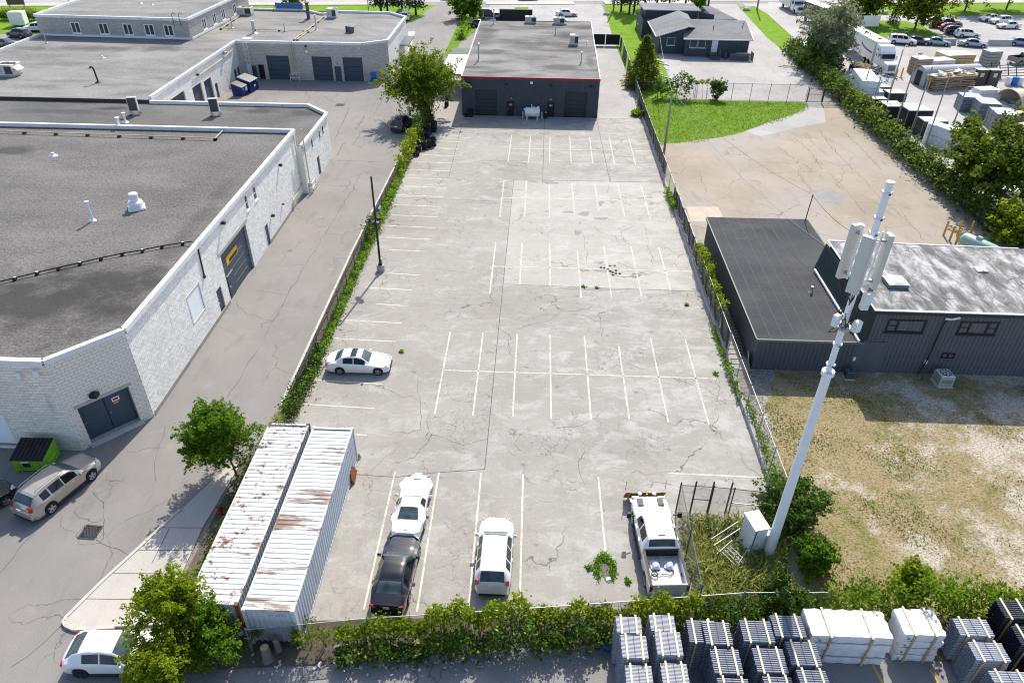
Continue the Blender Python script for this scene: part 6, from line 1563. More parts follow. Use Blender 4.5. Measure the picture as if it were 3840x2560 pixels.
def conifer(label, base, h, r, mat, seed, n=2600, leaf=.3, name='conifer', group='conifers', tr=.14, z0=.05, lobes=7, power=.85, cat='tree', droop=.35, bare=0.0):
    rng = np.random.default_rng(seed)
    o = thing(name, label, cat, (base[0], base[1], 0), 0, group)
    t = rng.random(n) ** 1.35
    z = h * (z0 + (1 - z0) * t)
    tier = .5 + .5 * np.abs(np.sin(t * 22 + seed))
    R_ = r * (1 - t) ** power * (.55 + .45 * tier) + .04
    a = rng.random(n) * 6.283
    R_ *= .72 + .28 * np.abs(np.sin(a * lobes / 2 + t * 9))
    q = R_ * rng.random(n) ** .35
    P = np.stack([q * np.cos(a), q * np.sin(a), z - q * .18], axis=1)
    leaf_mesh('crown', P, leaf * rng.uniform(.6, 1.3, n), rng, mat, o, droop=droop, aspect=.28)
    m = MB().tube((0, 0, -.05), (0, 0, h * .93), tr, 7, .03)
    for i in range(18):
        zz = h * (z0 + .75 * rng.random()); rr = r * (1 - zz / h) * .8; an = rng.random() * 6.28
        m.tube((0, 0, zz), (rr * math.cos(an), rr * math.sin(an), zz - .1 * rr), .035, 4, .012, cap=False)
    m.build('trunk', BARK, o)
    return o

def hedge(label, pts, h, w, mat, seed, dens=220, leaf=.14, name='vine', cat='vine', group='plants', z0=0.0, topbias=.6, lump=.35, aspect=.5, droop=.15, mix=None):
    """leafy band along a polyline: lumpy in height and width"""
    rng = np.random.default_rng(seed)
    c = pts[len(pts) // 2]
    o = thing(name, label, cat, (c[0], c[1], 0), 0, group)
    P = []
    for a, b in zip(pts, pts[1:]):
        a, b = np.array(a, float), np.array(b, float); L = np.linalg.norm(b - a); k = int(L * dens)
        d = (b - a) / L; nrm = np.array([-d[1], d[0]])
        s = rng.random(k) * L
        ph = s + a[0] * .7 + a[1] * .9
        lumpv = 1 + lump * (np.sin(ph * 1.9 + seed) * .5 + np.sin(ph * 4.7 + 2 * seed) * .35 + np.sin(ph * .8) * .45)
        u = rng.normal(size=k) * .42
        z = z0 + (h - z0) * np.clip(lumpv, .25, 1.7) * (rng.random(k) ** topbias)
        u = u * w * (.55 + .6 * np.clip(lumpv, .2, 1.6)) * (1 - .35 * z / h)
        P.append(np.stack([a[0] + d[0] * s + nrm[0] * u - c[0], a[1] + d[1] * s + nrm[1] * u - c[1], z], axis=1))
    P = np.concatenate(P)
    leaf_mesh('foliage', P, leaf * rng.uniform(.55, 1.35, len(P)), rng, mat, o, droop=droop, aspect=aspect)
    if mix:
        k = rng.random(len(P)) < mix[1]
        leaf_mesh('bright_foliage', P[k] + rng.normal(size=(k.sum(), 3)) * .08 + np.array([0, 0, .06]), leaf * rng.uniform(.6, 1.2, k.sum()), rng, mix[0], o, droop=droop, aspect=aspect)
    m = MB()
    for i in range(6):
        p = P[rng.integers(len(P))]
        limb(m, (p[0] * .9, p[1] * .9, 0), (p[0] + rng.normal() * .2, p[1] + rng.normal() * .2, min(h, p[2] + .5)), .025, .01, rng, 3)
    m.build('stem', BARK, o)
    return o

def tuft(label, base, n, h, r, mat, seed, group='weeds', cat='weed', name='weed', aspect=.10, up=-1.6, leaf=None):
    rng = np.random.default_rng(seed)
    o = thing(name, label, cat, (base[0], base[1], 0), 0, group)
    P = pts_ball(rng, n, .5) * np.array([r, r, 0]); P[:, 2] = rng.random(n) * h * .35
    leaf_mesh('blades', P, (leaf or h) * rng.uniform(.5, 1.15, n), rng, mat, o, droop=up, aspect=aspect)
    return o

# ---- named trees
tree('round yellow-green tree beside the black workshop', (-14.65, 95.80), 8.4, 4.3, LF_A, 3, 125, 260, .23, .19, .58, 3.0, .2, lean=(-.5, .2))
tree('dense ash tree beside the rusty containers', (-16.75, 29.57), 4.7, 1.72, LF_B, 8, 95, 300, .12, .24, .66, 1.6, .07, lean=(-.75, .25))
tree('tall leafy tree overhanging the white crossover', (-15.35, 18.75), 4.75, 1.2, LF_C, 15, 66, 270, .115, .25, .64, 1.35, .09, lean=(-.25, .25), group='trees at the alley corner')
tree('spreading bush against the end of the rusty container', (-14.0, 18.6), 2.9, 1.3, LF_B, 16, 60, 240, .12, .26, .6, 1.3, .07, group='trees at the alley corner')
tree('low leafy tree at the bottom edge in front of the crossover', (-15.2, 16.9), 2.9, 1.3, LF_C, 17, 64, 250, .12, .25, .62, 1.3, .07, lean=(-.2, 0), group='trees at the alley corner')
tree('thin bush with orange dead leaves at the container corner', (-15.25, 19.6), 2.9, .75, LF_R, 18, 14, 60, .14, .3, .75, .7, .04, group='trees at the alley corner')
conifer('shaggy cedar behind the workshop lane', (16.11, 113.44), 7.2, 3.9, LF_H, 21, 5200, .42, z0=.02, lobes=5, power=.8, droop=.1)
wt = tree('grey-leaved willow over the storage yard fence', (47.17, 125.55), 9.4, 4.4, LF_E, 25, 90, 150, .5, .20, .62, 4.2, .28, aspect=.16, droop=.5, group='trees along the yard fence')
tree('dark leafy understorey below the willow', (46.25, 125.47), 5.0, 3.6, LF_D, 26, 55, 120, .42, .25, .5, 2.4, .12, group='trees along the yard fence')
tree('broad maple over the right-hand yard fence', (46.91, 72.02), 7.8, 4.2, LF_G, 27, 100, 170, .34, .20, .62, 3.6, .18, lean=(.3, .6), group='trees along the yard fence')
tree('tree leaning in at the right edge', (50.10, 71.67), 6.8, 2.8, LF_G, 28, 55, 150, .32, .22, .66, 2.6, .14, lean=(1.8, .8), group='trees along the yard fence')
tree('bright yellow-green bush at the right edge below the trees', (46.00, 63.29), 3.6, 2.3, LF_C, 29, 50, 160, .28, .26, .55, 1.6, .07, cat='bush', group='trees along the yard fence')
tree('small grey-green bush beside the green tank', (45.32, 65.56), 2.2, 1.0, LF_E, 30, 22, 110, .22, .3, .5, 1.0, .05, cat='bush', group='trees along the yard fence')
tree('dark bush crowding the foot of the antenna mast', (14.55, 27.6), 3.0, 1.55, LF_D, 33, 75, 190, .15, .26, .52, 1.4, .06, cat='bush', group='bushes by the mast')
tree('smaller leafy bush in front of the mast compound', (12.5, 21.9), 2.2, .95, LF_D, 34, 36, 150, .14, .28, .5, 1.0, .05, cat='bush', group='bushes by the mast')
tree('tall leafy weed tree on the field edge', (15.1, 24.4), 2.4, .9, LF_B, 36, 40, 140, .14, .28, .52, 1.1, .05, cat='bush', group='bushes by the mast')
# street trees
tree('full maple behind the white lorry', (68.03, 164.83), 8.5, 4.2, LF_G, 41, 60, 120, .5, .24, .62, 3.6, .2, group='street trees')
tree('loose maple in front of the far car park', (76.07, 158.98), 8.8, 3.9, LF_H, 42, 60, 110, .5, .24, .62, 3.8, .2, group='street trees')
tree('maple on the far lawn above the black pickup', (95.69, 179.47), 9.0, 4.2, LF_G, 43, 50, 110, .5, .24, .66, 3.2, .2, group='street trees')
tree('maple on the far lawn above the white cars', (106.04, 181.75), 9.0, 4.2, LF_G, 44, 50, 110, .5, .24, .66, 3.2, .2, group='street trees')
conifer('small spruce on the lawn beside the lorry', (73.48, 163.52), 5.2, 1.6, LF_F, 45, 900, .35, group='spruces')
for i, (p, h, r_, lb) in enumerate((((-33.60, 165.67), 11, 2.8, 'blue-green spruce at the left of the road-end clump'), ((-32.02, 164.66), 12, 3.2, 'second spruce of the road-end clump'), ((-28.98, 165.19), 12, 3.0, 'third spruce of the road-end clump'), ((-25.75, 162.99), 11, 2.6, 'spruce at the right of the road-end clump'))):
    conifer(lb, p, h, r_, LF_F, 50 + i, 1500, .5, group='spruces', z0=.16, tr=.25)
SPR = [((17.91, 171.37), 'first spruce from the utility pole on the house lawn'), ((19.39, 168.33), 'second spruce from the utility pole, with a thick trunk'), ((20.69, 170.81), 'third spruce from the utility pole'), ((23.34, 174.35), 'thin spruce behind the house corner'), ((26.01, 174.62), 'spruce over the back wing of the house'), ((28.90, 175.53), 'wide spruce over the middle of the house'), ((32.78, 177.17), 'spruce above the house courtyard'), ((35.59, 177.97), 'dark spruce right of the courtyard'), ((37.98, 177.70), 'leaning pine at the right end of the house row')]
for i, (p, lb) in enumerate(SPR): conifer(lb, p, 9 + (i * 37 % 5), 2.6, LF_F, 70 + i, 1100, .5, group='spruces', z0=.22, tr=.24)
tree('rounded shrub above the house courtyard', (35.21, 173.70), 3.6, 1.9, LF_W, 83, 20, 70, .4, .3, .55, 1.5, .06, cat='shrub', group='garden shrubs')
tree('dark shrub beside the blue banner', (-53.88, 169.42), 3.2, 1.9, LF_D, 84, 20, 80, .35, .3, .55, 1.4, .06, cat='shrub', group='garden shrubs')
tree('upright shrub at the workshop approach', (-15.06, 160.13), 5.2, 2.4, LF_B, 85, 40, 110, .4, .26, .52, 2.4, .08, cat='shrub', group='garden shrubs')
tree('smaller shrub beside the upright one at the approach', (-13.47, 161.38), 4.4, 1.5, LF_B, 86, 26, 100, .38, .28, .52, 1.9, .06, cat='shrub', group='garden shrubs')
hedge('rank of leafy weeds along the workshop approach', [(-14.06, 157.55), (-14.13, 148.49), (-14.28, 141.17)], .9, 1.2, LF_W, 87, 60, .4, 'weed_bank', 'weeds', 'garden shrubs')
tree('dark shrub by the grey street pole', (-66.21, 170.91), 3.4, 1.5, LF_B, 88, 16, 70, .4, .3, .55, 1.4, .06, cat='shrub', group='garden shrubs')
for i in range(12):
    p = (-106.29, 150.30); q = (-99.46, 150.43)
    t = i / 11; tuft(['first', 'second', 'third', 'fourth', 'fifth', 'sixth', 'seventh', 'eighth', 'ninth', 'tenth', 'eleventh', 'last'][i] + ' ornamental grass clump from the left along the office lawn', (p[0] + (q[0] - p[0]) * t, p[1] + (q[1] - p[1]) * t + .4), 130, 2.0, .45, LF_GR if i % 2 else LF_W, 90 + i, 'ornamental grasses', 'grass', 'grass_clump', .05)
# ---- climbers on the long fences
hedge('ivy at the top of the left fence below the round tree', [(-14.2, 96), (-14.35, 90), (-14.5, 86)], 2.4, .9, LF_D, 101, 170, .22, 'ivy', 'vine', 'ivy on the left fence')
hedge('bright ivy on the left fence beside the tyre stacks', [(-14.5, 87.5), (-14.7, 82), (-14.85, 76)], 2.1, .75, LF_C, 102, 220, .2, 'ivy', 'vine', 'ivy on the left fence')
hedge('ivy on the left fence behind the top of the lamp pole', [(-14.75, 76), (-14.75, 68), (-14.8, 62)], 1.0, .65, LF_W, 103, 170, .17, 'ivy', 'vine', 'ivy on the left fence', mix=(LF_C, .2))
hedge('ivy climbing the left fence just beside the lamp pole', [(-15.0, 62), (-15.05, 58.5)], 1.9, .55, LF_D, 108, 230, .16, 'ivy', 'vine', 'ivy on the left fence', mix=(LF_C, .15))
hedge('low weeds under the left fence below the lamp pole', [(-14.85, 62), (-14.95, 56), (-15.0, 49)], .7, .55, LF_W, 104, 200, .14, 'weeds', 'weeds', 'ivy on the left fence')
hedge('low weeds under the left fence above the white sedan', [(-15.0, 49), (-15.05, 42)], .55, .5, LF_W, 105, 220, .14, 'weeds', 'weeds', 'ivy on the left fence')
hedge('tangled weeds on the fence beside the white sedan', [(-15.1, 42), (-15.2, 38), (-15.4, 35)], .95, .7, LF_D, 106, 330, .14, 'weeds', 'weeds', 'ivy on the left fence', mix=(LF_W, .35))
hedge('grass and weeds between the fence end and the containers', [(-15.6, 36), (-15.8, 33.5), (-15.6, 31.4)], .6, .8, LF_GR, 107, 260, .2, 'weeds', 'weeds', 'ivy on the left fence', aspect=.12, droop=-1)
hedge('dark weeds in the gap beside the rusty container', [(-15.9, 31), (-15.9, 26), (-15.9, 21)], .5, .9, LF_D, 109, 380, .14, 'weeds', 'weeds', 'ivy on the left fence')
hedge('hanging vine on the right fence beside the charcoal shed', [(14.6, 57.5), (14.7, 53), (14.7, 47)], 2.3, .45, LF_C, 111, 260, .15, 'vine', 'vine', 'plants on the right fence', z0=.9, topbias=.5)
for i, (a, b, lb) in enumerate((((14.15, 47), (14.2, 42), 'low weeds along the right kerb beside the pale stall lines'), ((14.2, 42), (14.3, 38), 'weed clumps along the right kerb level with the ladder'), ((14.6, 37.5), (14.7, 33), 'leafy weeds inside the right fence by the gravel'), ((14.5, 33), (14.6, 29), 'weeds under the right fence above the mast compound'))):
    hedge(lb, [a, b], [.35, .6, .9, 1.1][i], .3, LF_W, 115 + i, 70, .15, 'weeds', 'weeds', 'plants on the right fence')
hedge('bright vine where the right fence cloth is torn', [(14.2, 72.6), (14.3, 68)], .9, .3, LF_W, 121, 90, .2, 'vine', 'vine', 'plants on the right fence')
hedge('vine clump on the wire fence behind the lawn', [(17.07, 107.18), (19.98, 107.66), (21.22, 107.49), (22.49, 107.59)], 2.7, 1.1, LF_D, 122, 140, .3, 'vine', 'vine', 'plants on the right fence', mix=(LF_W, .3))
hedge('thin vine trailing along the top rail behind the lawn', [(22.49, 107.59), (25.06, 107.78)], 2.6, .4, LF_W, 123, 60, .25, 'vine', 'vine', 'plants on the right fence', z0=2.0)
tree('spindly shrub at the wire fence behind the lawn', (26.26, 107.50), 3.0, 1.0, LF_D, 124, 22, 70, .28, .3, .5, 1.3, .05, cat='shrub', group='plants on the right fence')
tuft('tufts of green weeds by the lane fence', (13.86, 99.16), 260, .7, .9, LF_W, 125, aspect=.25)
hedge('overgrown hedge under the workshop lane fence', [(14.9, 106), (14.6, 100), (14.4, 97)], .9, .5, LF_D, 126, 120, .25, 'weeds', 'weeds', 'plants on the right fence')
# ---- hedge between the reddish yard and the storage yard
yh = [(44.6, 137), (44.4, 122), (44.3, 112), (44.2, 104), (44.1, 97), (44.0, 90), (44.0, 84), (44.1, 77), (44.3, 70), (45.3, 62.5)]
for i, (a, b) in enumerate(zip(yh, yh[1:])):
    lb = ['at its far end beyond the willow', 'under the willow', 'beside the wire gate', 'opposite the white shrink-wrapped stack', 'beside the first yard lamps', 'beside the dark crates', 'opposite the white drums', 'below the broad maple', 'nearest the green tank'][i]
    hedge('tangle of climbers on the storage yard fence ' + lb, [a, b], 2.5 if i < 7 else 2.2, 1.5, LF_D, 131 + i, 170, .30, 'climber', 'vine', 'climbers on the storage yard fence', mix=(LF_C if i in (2, 3, 4, 5, 6) else LF_H, .35))
# ---- the overgrown fence along the bottom
bf = [(-10.4, 18.9), (-8.4, 19.15), (-6.4, 19.45), (-4.4, 19.7), (-2.2, 19.95), (0.0, 20.2), (2.2, 20.45), (4.4, 20.7), (6.6, 20.95), (8.4, 21.15)]
lbl = ['sparse vine at the container end of the bottom fence', 'thickening vine left of the black sedan on the bottom fence', 'bright vine in front of the black sedan', 'high vine between the black sedan and the white SUV', 'vine in front of the white SUV', 'vine right of the white SUV on the bottom fence', 'vine below the weed patch on the bottom fence', 'vine left of the pickup on the bottom fence', 'bright vine in front of the pickup tailgate']
for i, (a, b) in enumerate(zip(bf, bf[1:])):
    hh = [1.1, 1.6, 1.9, 2.1, 2.0, 1.85, 1.85, 1.9, 1.95][i]
    hedge(lbl[i], [a, b], hh, .6, LF_C, 151 + i, [120, 300, 460, 520, 480, 440, 440, 460, 480][i], .135, 'vine', 'vine', 'vines on the bottom fence', z0=.5, topbias=.42, lump=.55, mix=(LF_H, .12))
    if i:
        hedge('dark undergrowth below the ' + lbl[i], [(a[0] + .1, a[1] - .75), (b[0] + .1, b[1] - .75)], [.9, 1.0, 1.1, 1.2, 1.3, 1.35, 1.2, 1.1, 1.0][i], .75, LF_D, 171 + i, 330, .15, 'undergrowth', 'bush', 'undergrowth along the alley', lump=.6, mix=(LF_GR if i % 3 == 1 else LF_B, .3))
rb = [(8.6, 21.2), (10.6, 21.3), (12.6, 21.5), (14.6, 21.7), (16.8, 21.9), (19.0, 22.0), (21.4, 22.1), (24.5, 22.3), (29, 22.5)]
lbr = ['in front of the mast compound gate corner', 'in front of the mast', 'at the foot of the mast', 'behind the first wrapped stack', 'behind the long wrapped stack', 'behind the short wrapped stack', 'behind the pale pipe bundles', 'at the right edge']
for i, (a, b) in enumerate(zip(rb, rb[1:])):
    hedge('thicket of mixed leaves ' + lbr[i], [a, b], [1.1, 1.3, 1.6, 2.0, 2.3, 2.1, 1.9, 1.9][i], 1.2, LF_D if i < 3 else LF_B, 191 + i, 420, .15, 'thicket', 'bush', 'thicket along the field', mix=(LF_C, .15 if i < 3 else .4))
tree('taller vine clump standing up over the dry field', (18.9, 22.9), 2.9, .75, LF_C, 203, 30, 130, .15, .3, .6, 1.0, .04, cat='bush', group='thicket along the field')
# sumac-like plants and stumps at the alley side
def frond_plant(label, base, n, L, seed, mat=LF_W):
    rng = np.random.default_rng(seed)
    o = thing('sumac', label, 'plant', (base[0], base[1], 0), 0, 'sumac plants'); P = []
    m = MB()
    for i in range(n):
        a = rng.random() * 6.28; e = rng.uniform(.2, 1.0); d = np.array([math.cos(a) * math.cos(e), math.sin(a) * math.cos(e), math.sin(e)])
        st = np.array([0, 0, .35 + .5 * rng.random()])
        tip = st + d * L * rng.uniform(.7, 1.1)
        m.tube(tuple(st), tuple(tip), .01, 4)
        for t in np.linspace(.25, 1, 12):
            for s in (-1, 1): P.append(st + (tip - st) * t + np.array([-d[1], d[0], 0]) * s * .05 - np.array([0, 0, .12 * t * t]))
    m.tube((0, 0, 0), (0, 0, .8), .03, 6); m.build('stem', BARK, o)
    leaf_mesh('fronds', np.array(P), .2 * rng.uniform(.7, 1.2, len(P)), rng, mat, o, droop=.3, aspect=.2)
frond_plant('feathery sumac left of the sawn stump', (-13.46, 19.54), 14, .9, 301); frond_plant('feathery sumac beside the container end', (-12.26, 19.37), 12, .9, 302); frond_plant('feathery sumac low in the shade by the tree', (-13.63, 18.59), 10, .8, 303)
frond_plant('pale feathery sumac at the alley foot of the fence', (-10.21, 19.57), 12, .8, 304, LF_H); frond_plant('feathery sumac among the pale thicket leaves', (21.59, 23.06), 14, 1.0, 305); frond_plant('spiky pale plant on the vine fence', (-4.6, 19.3), 16, .8, 306, LF_GR)
for i, (p, r_, h_, lb) in enumerate((((-11.49, 18.42), .2, .95, 'sawn tree stump at the corner of the alley'), ((-11.17, 18.92), .15, .7, 'smaller stump beside the sawn tree stump'))):
    o = thing('tree_stump', lb, 'stump', (*p, 0), 0, 'stumps')
    MB().lathe((0, 0, 0), [(r_ * 1.6, 0), (r_ * 1.15, .15), (r_, h_)], 10).build('trunk', pm('stump_bark', (.17, .145, .12), .95, .3, 5), o, smooth=True); MB().tube((0, 0, h_), (0, 0, h_ + .01), r_ * .9, 10).build('cut_face', M_WOOD, o)
# ---- weeds in the lot
wp = thing('weed_patch', 'ring of green weeds around bare soil in the lower lot', 'weeds', (*(4.30, 24.12), 0))
rng = np.random.default_rng(311); a = rng.random(1500) * 6.283
c0 = (4.30, 24.12)
P = np.stack([(.44 + .12 * rng.normal(size=1500)) * np.cos(a), (.75 + .16 * rng.normal(size=1500)) * np.sin(a), rng.random(1500) * .16], axis=1)
P = P[(P[:, 1] > -.35) | (np.abs(P[:, 0]) > .3)]
leaf_mesh('foliage', P, .09 * rng.uniform(.6, 1.3, len(P)), rng, LF_W, wp, droop=-.2)
MB().sheet([(x - c0[0], y - c0[1]) for x, y in blob((c0[0] + .05, c0[1] - .1), .38, .66, 5)], .012).build('bare_soil', pm('bare_soil', (.16, .14, .12), .95, .3, 6), wp); B((.12, -.62, .03), (.24, .16, .03), rz=.2).build('tile', M_SIGNW, wp)
WEED = [(845, 895), (880, 905), (905, 925), (925, 935), (955, 920), (955, 945), (990, 948), (945, 875), (900, 875), (925, 958), (815, 892), (660, 1068), (780, 1075), (1605, 1235), (1255, 698)]
lw = ['first', 'second', 'third', 'fourth', 'fifth', 'sixth', 'seventh', 'eighth', 'ninth', 'tenth', 'eleventh']
WG = [(6.41, 56.07), (6.73, 55.89), (6.94, 55.52), (7.12, 55.33), (7.43, 55.64), (7.39, 55.16), (7.71, 55.12), (7.40, 56.52), (6.97, 56.49), (7.08, 54.89), (6.13, 56.11)]
for i, p in enumerate(WG): tuft('small weed in the broken concrete of the third stall row', p, 40, .10, .10, LF_D, 320 + i, 'weeds in the broken concrete', aspect=.35, up=-.4)
for i, (p, lb) in enumerate((((4.49, 52.72), 'weed on the slab joint, left of two'), ((5.59, 52.65), 'weed on the slab joint, right of two'), ((12.72, 50.28), 'weed in the concrete near the right kerb'), ((-9.26, 42.63), 'lone weed in the cracked concrete right of the white sedan'), ((3.46, 24.12), 'small weed left of the weed patch'), ((5.38, 23.37), 'dry weed right of the weed patch'), ((13.27, 41.13), 'weed on the last cross stall line'), ((-10.16, 31.62), 'weed at the far corner of the right container'))):
    tuft(lb, p, 50, .2, .14, LF_W, 340 + i, aspect=.35, up=-.4)
# ---- tall grass in the mast compound, dry grass on the field
rng = np.random.default_rng(350)
P = np.stack([rng.uniform(8.7, 14.0, 5200), rng.uniform(22.0, 27.6, 5200), np.zeros(5200)], axis=1)
kk = np.sin(P[:, 0] * 2.1) + np.sin(P[:, 1] * 1.7 + P[:, 0]) + rng.normal(size=5200) * .7 > -.6
P = P[kk]; P[:, 2] = rng.random(len(P)) * .25
g_ = leaf_mesh('tall_grass', P, rng.uniform(.35, .95, len(P)), rng, LF_GR, None, droop=-1.1, aspect=.045); tag(g_, 'long pale grass growing through the mast compound', 'grass', kind='stuff')
P = np.stack([rng.uniform(8.6, 13.8, 2600), rng.uniform(21.9, 27.8, 2600), rng.random(2600) * .3], axis=1)
g_ = leaf_mesh('ground_cover', P, rng.uniform(.1, .2, len(P)), rng, LF_B, None, droop=-.2, aspect=.4); tag(g_, 'low green ground cover in the mast compound', 'ground cover', kind='stuff')
P = np.stack([rng.uniform(15.2, 36, 42000), rng.uniform(22.6, 41.6, 42000), np.zeros(42000)], axis=1)
f1 = np.sin(P[:, 0] * .9 + 1.3 * np.sin(P[:, 1] * .5)) + np.sin(P[:, 1] * 1.1 + P[:, 0] * .4) + np.sin(P[:, 0] * 2.7 + P[:, 1] * 1.9) * .6 + rng.normal(size=len(P)) * .7
dens = f1 - np.clip((P[:, 0] - 20) * .11, -.6, 1.3) - np.clip((30 - P[:, 1]) * .03, -.2, .3)
Pd = P[dens > -.7]; gd = dens[dens > -.7]
kg = gd > .75
tag(leaf_mesh('field_grass', Pd[kg], rng.uniform(.08, .22, kg.sum()), rng, leaf_mat('field_green', (.07, .11, .015), (.20, .26, .04), .3), None, droop=-.5, aspect=.13), 'green grass tufts scattered over the dry field', 'grass', kind='stuff')
kd = ~kg & (rng.random(len(Pd)) < .65)
tag(leaf_mesh('field_straw', Pd[kd], rng.uniform(.06, .17, kd.sum()), rng, leaf_mat('straw', (.22, .17, .09), (.50, .41, .26), .25), None, droop=-.15, aspect=.10), 'dry straw-coloured grass over the field', 'grass', kind='stuff')
P = np.stack([rng.uniform(14.8, 38.4, 16000), rng.uniform(88.3, 106.6, 16000), np.zeros(16000)], axis=1)
P = P[P[:, 1] > 88.6 + np.clip(P[:, 0] - 20, 0, 40) * .72 + np.clip(P[:, 0] - 33, 0, 9) * .3]
tag(leaf_mesh('lawn_grass', P, rng.uniform(.12, .3, len(P)), rng, leaf_mat('lawn_blade', (.09, .19, .01), (.22, .36, .02), .35), None, droop=-.6, aspect=.14), 'longer grass over the lawn behind the workshop lane', 'grass', kind='stuff')

# ------------------------------------------------------------------ fences, poles, wires
M_LINK = link_mat('chain_link', (.30, .31, .31))
M_LINKB = link_mat('chain_link_black', (.04, .042, .042), .06, .2)
M_POST = pm('fence_post', (.30, .31, .31), .5, .12, 8, metal=.5)
M_POSTB = pm('fence_post_dark', (.06, .064, .066), .55, .12, 8, metal=.3)
M_CLOTH = pm('privacy_cloth', (.020, .021, .022), .85, .25, 2.0)

def cloth(parent, a, b, z0, z1, mat, seed, sag=.12):
    rr = random.Random(seed); d = Vector((b[0] - a[0], b[1] - a[1])); n = Vector((-d.y, d.x)).normalized(); m = MB(); N, K = 14, 6
    p1, p2 = rr.uniform(0, 6), rr.uniform(0, 6)
    for i in range(N + 1):
        t = i / N
        for j in range(K + 1):
            w = j / K
            o = .05 * math.sin(9 * t + p1 + 3 * w) + .03 * math.sin(21 * t + p2) * (1 - w) + .02
            m.v.append((a[0] + d.x * t + n.x * o, a[1] + d.y * t + n.y * o, z0 + (z1 - sag * (math.sin(math.pi * t) ** 2) * rr.uniform(.9, 1.1) - z0) * w))
    m.f = [(i * (K + 1) + j, (i + 1) * (K + 1) + j, (i + 1) * (K + 1) + j + 1, i * (K + 1) + j + 1) for i in range(N) for j in range(K)]
    return m.build('privacy_cloth', mat, parent, world=True, smooth=80)

def fence(label, pts, h, bay=3.0, link=M_LINK, post=M_POST, rail=True, name='chain_link_fence', cl=None, z0=0.0, cat='fence', pr=.035):
    c = pts[0]; o = thing(name, label, cat, (c[0], c[1], 0))
    k = 0
    for a, b in zip(pts, pts[1:]):
        L = math.hypot(b[0] - a[0], b[1] - a[1]); n = max(1, round(L / bay))
        for i in range(n + (1 if b == pts[-1] else 0)):
            t = i / n; x, y = a[0] + (b[0] - a[0]) * t, a[1] + (b[1] - a[1]) * t
            q = MB().tube((x, y, 0), (x, y, h + .06), pr, 7).lathe((x, y, h + .06), [(pr * 1.3, 0), (pr * 1.2, .04), (.005, .07)], 7)
            q.build('post', post, o, world=True)
        for i in range(n):
            t0, t1 = i / n, (i + 1) / n
            A_, B_ = (a[0] + (b[0] - a[0]) * t0, a[1] + (b[1] - a[1]) * t0), (a[0] + (b[0] - a[0]) * t1, a[1] + (b[1] - a[1]) * t1)
            if rail: MB().tube((*A_, h), (*B_, h), .024, 6).build('top_rail', post, o, world=True)
            MB().quad((*A_, z0 + .03), (*B_, z0 + .03), (*B_, h), (*A_, h)).build('wire_mesh', link, o, world=True)
            if cl and cl(k): cloth(o, A_, B_, z0 + .05, h - .02, M_CLOTH, k + int(a[1]))
            k += 1
    return o
fl = fence('chain-link fence with ivy between the left driveway and the lot', [(-15.15, 35.8), (-15.05, 60), (-14.75, 78), (-14.3, 96)], 1.75, 3.0, M_LINKB, M_POSTB)
for a, b in (((-15.15, 37), (-15.05, 60)), ((-15.05, 60), (-14.8, 74))):
    m = MB(); N = 18; pp = [(a[0] + (b[0] - a[0]) * i / N, a[1] + (b[1] - a[1]) * i / N, 1.70 + .05 * math.sin(i * 1.9)) for i in range(N + 1)]
    for p, q in zip(pp, pp[1:]): m.tube(p, q, .10, 7)
    m.build('rolled_cloth', M_CLOTH, fl, world=True, smooth=True)
MB().cbox((-15.0, 64.3, 1.2), (.5, .9, .55), .05).build('cabinet', pm('grey_green', (.20, .22, .22), .6), fl, world=True)
fence('fence with sagging black cloth along the right side of the lot', [(14.5, 97.5), (14.5, 43.5)], 1.95, 3.0, M_LINK, M_POST, cl=lambda k: k not in (7, 8), z0=.3)
fence('bare chain-link fence on the right beside the gravel', [(14.55, 43.4), (14.6, 28.6)], 1.95, 3.0, z0=.3)
fence('cloth-covered fence beside the workshop lane', [(14.9, 138.5), (14.75, 120), (14.45, 97.8)], 2.0, 3.1, M_LINK, M_POST, cl=lambda k: k % 3 != 1)
g_ = thing('lane_gate', 'black cloth-covered double gate across the workshop lane', 'gate', (9.9, 138.9, 0))
for i, (xa, xb) in enumerate(((0, 2.25), (2.35, 4.9))):
    lf = MB().beam((xa, 0, 2.0), (xb, 0, 2.0), .06, .06).beam((xa, 0, .2), (xb, 0, .2), .06, .06).beam((xa + .03, 0, .2), (xa + .03, 0, 2.0), .06, .06).beam((xb - .03, 0, .2), (xb - .03, 0, 2.0), .06, .06).build('gate_leaf', M_POST, g_)
    MB().quad((xa + .06, .03, .25), (xb - .06, .03, .25), (xb - .06, .03, 1.96), (xa + .06, .03, 1.96)).build('gate_cloth', M_CLOTH, lf)
for x in (-.1, 5.05): MB().tube((x, 0, 0), (x, 0, 2.4), .06, 8).build('post', M_POST, g_)
fence('vine-grown chain-link fence along the bottom alley', [(-12.3, 18.75), (-7.0, 19.55), (-.4, 20.3), (6.7, 21.2), (10.6, 21.7), (14.6, 21.9)], 1.75, 2.9, M_LINKB, M_POST)
fence('chain-link fence on the left side of the mast compound', [(8.5, 21.6), (8.55, 28.2)], 2.2, 3.3, M_LINK, M_POSTB)
fc = fence('chain-link front of the mast compound with a narrow gate', [(8.55, 28.25), (10.35, 28.2), (11.45, 28.1), (13.4, 27.9)], 2.05, 1.9, M_LINK, M_POSTB)
for x in (9.35, 10.3, 11.3, 13.3): MB().tube((x, 28.22, 0), (x, 28.22, 2.45), .05, 7).build('gate_post', M_POSTB, fc, world=True)
MB().beam((9.4, 28.2, 1.05), (10.3, 28.18, 1.05), .05, .05).build('mid_rail', M_POSTB, fc, world=True); MB().beam((11.5, 28.12, .95), (13.2, 27.95, .95), .05, .05).build('mid_rail', M_POST, fc, world=True)
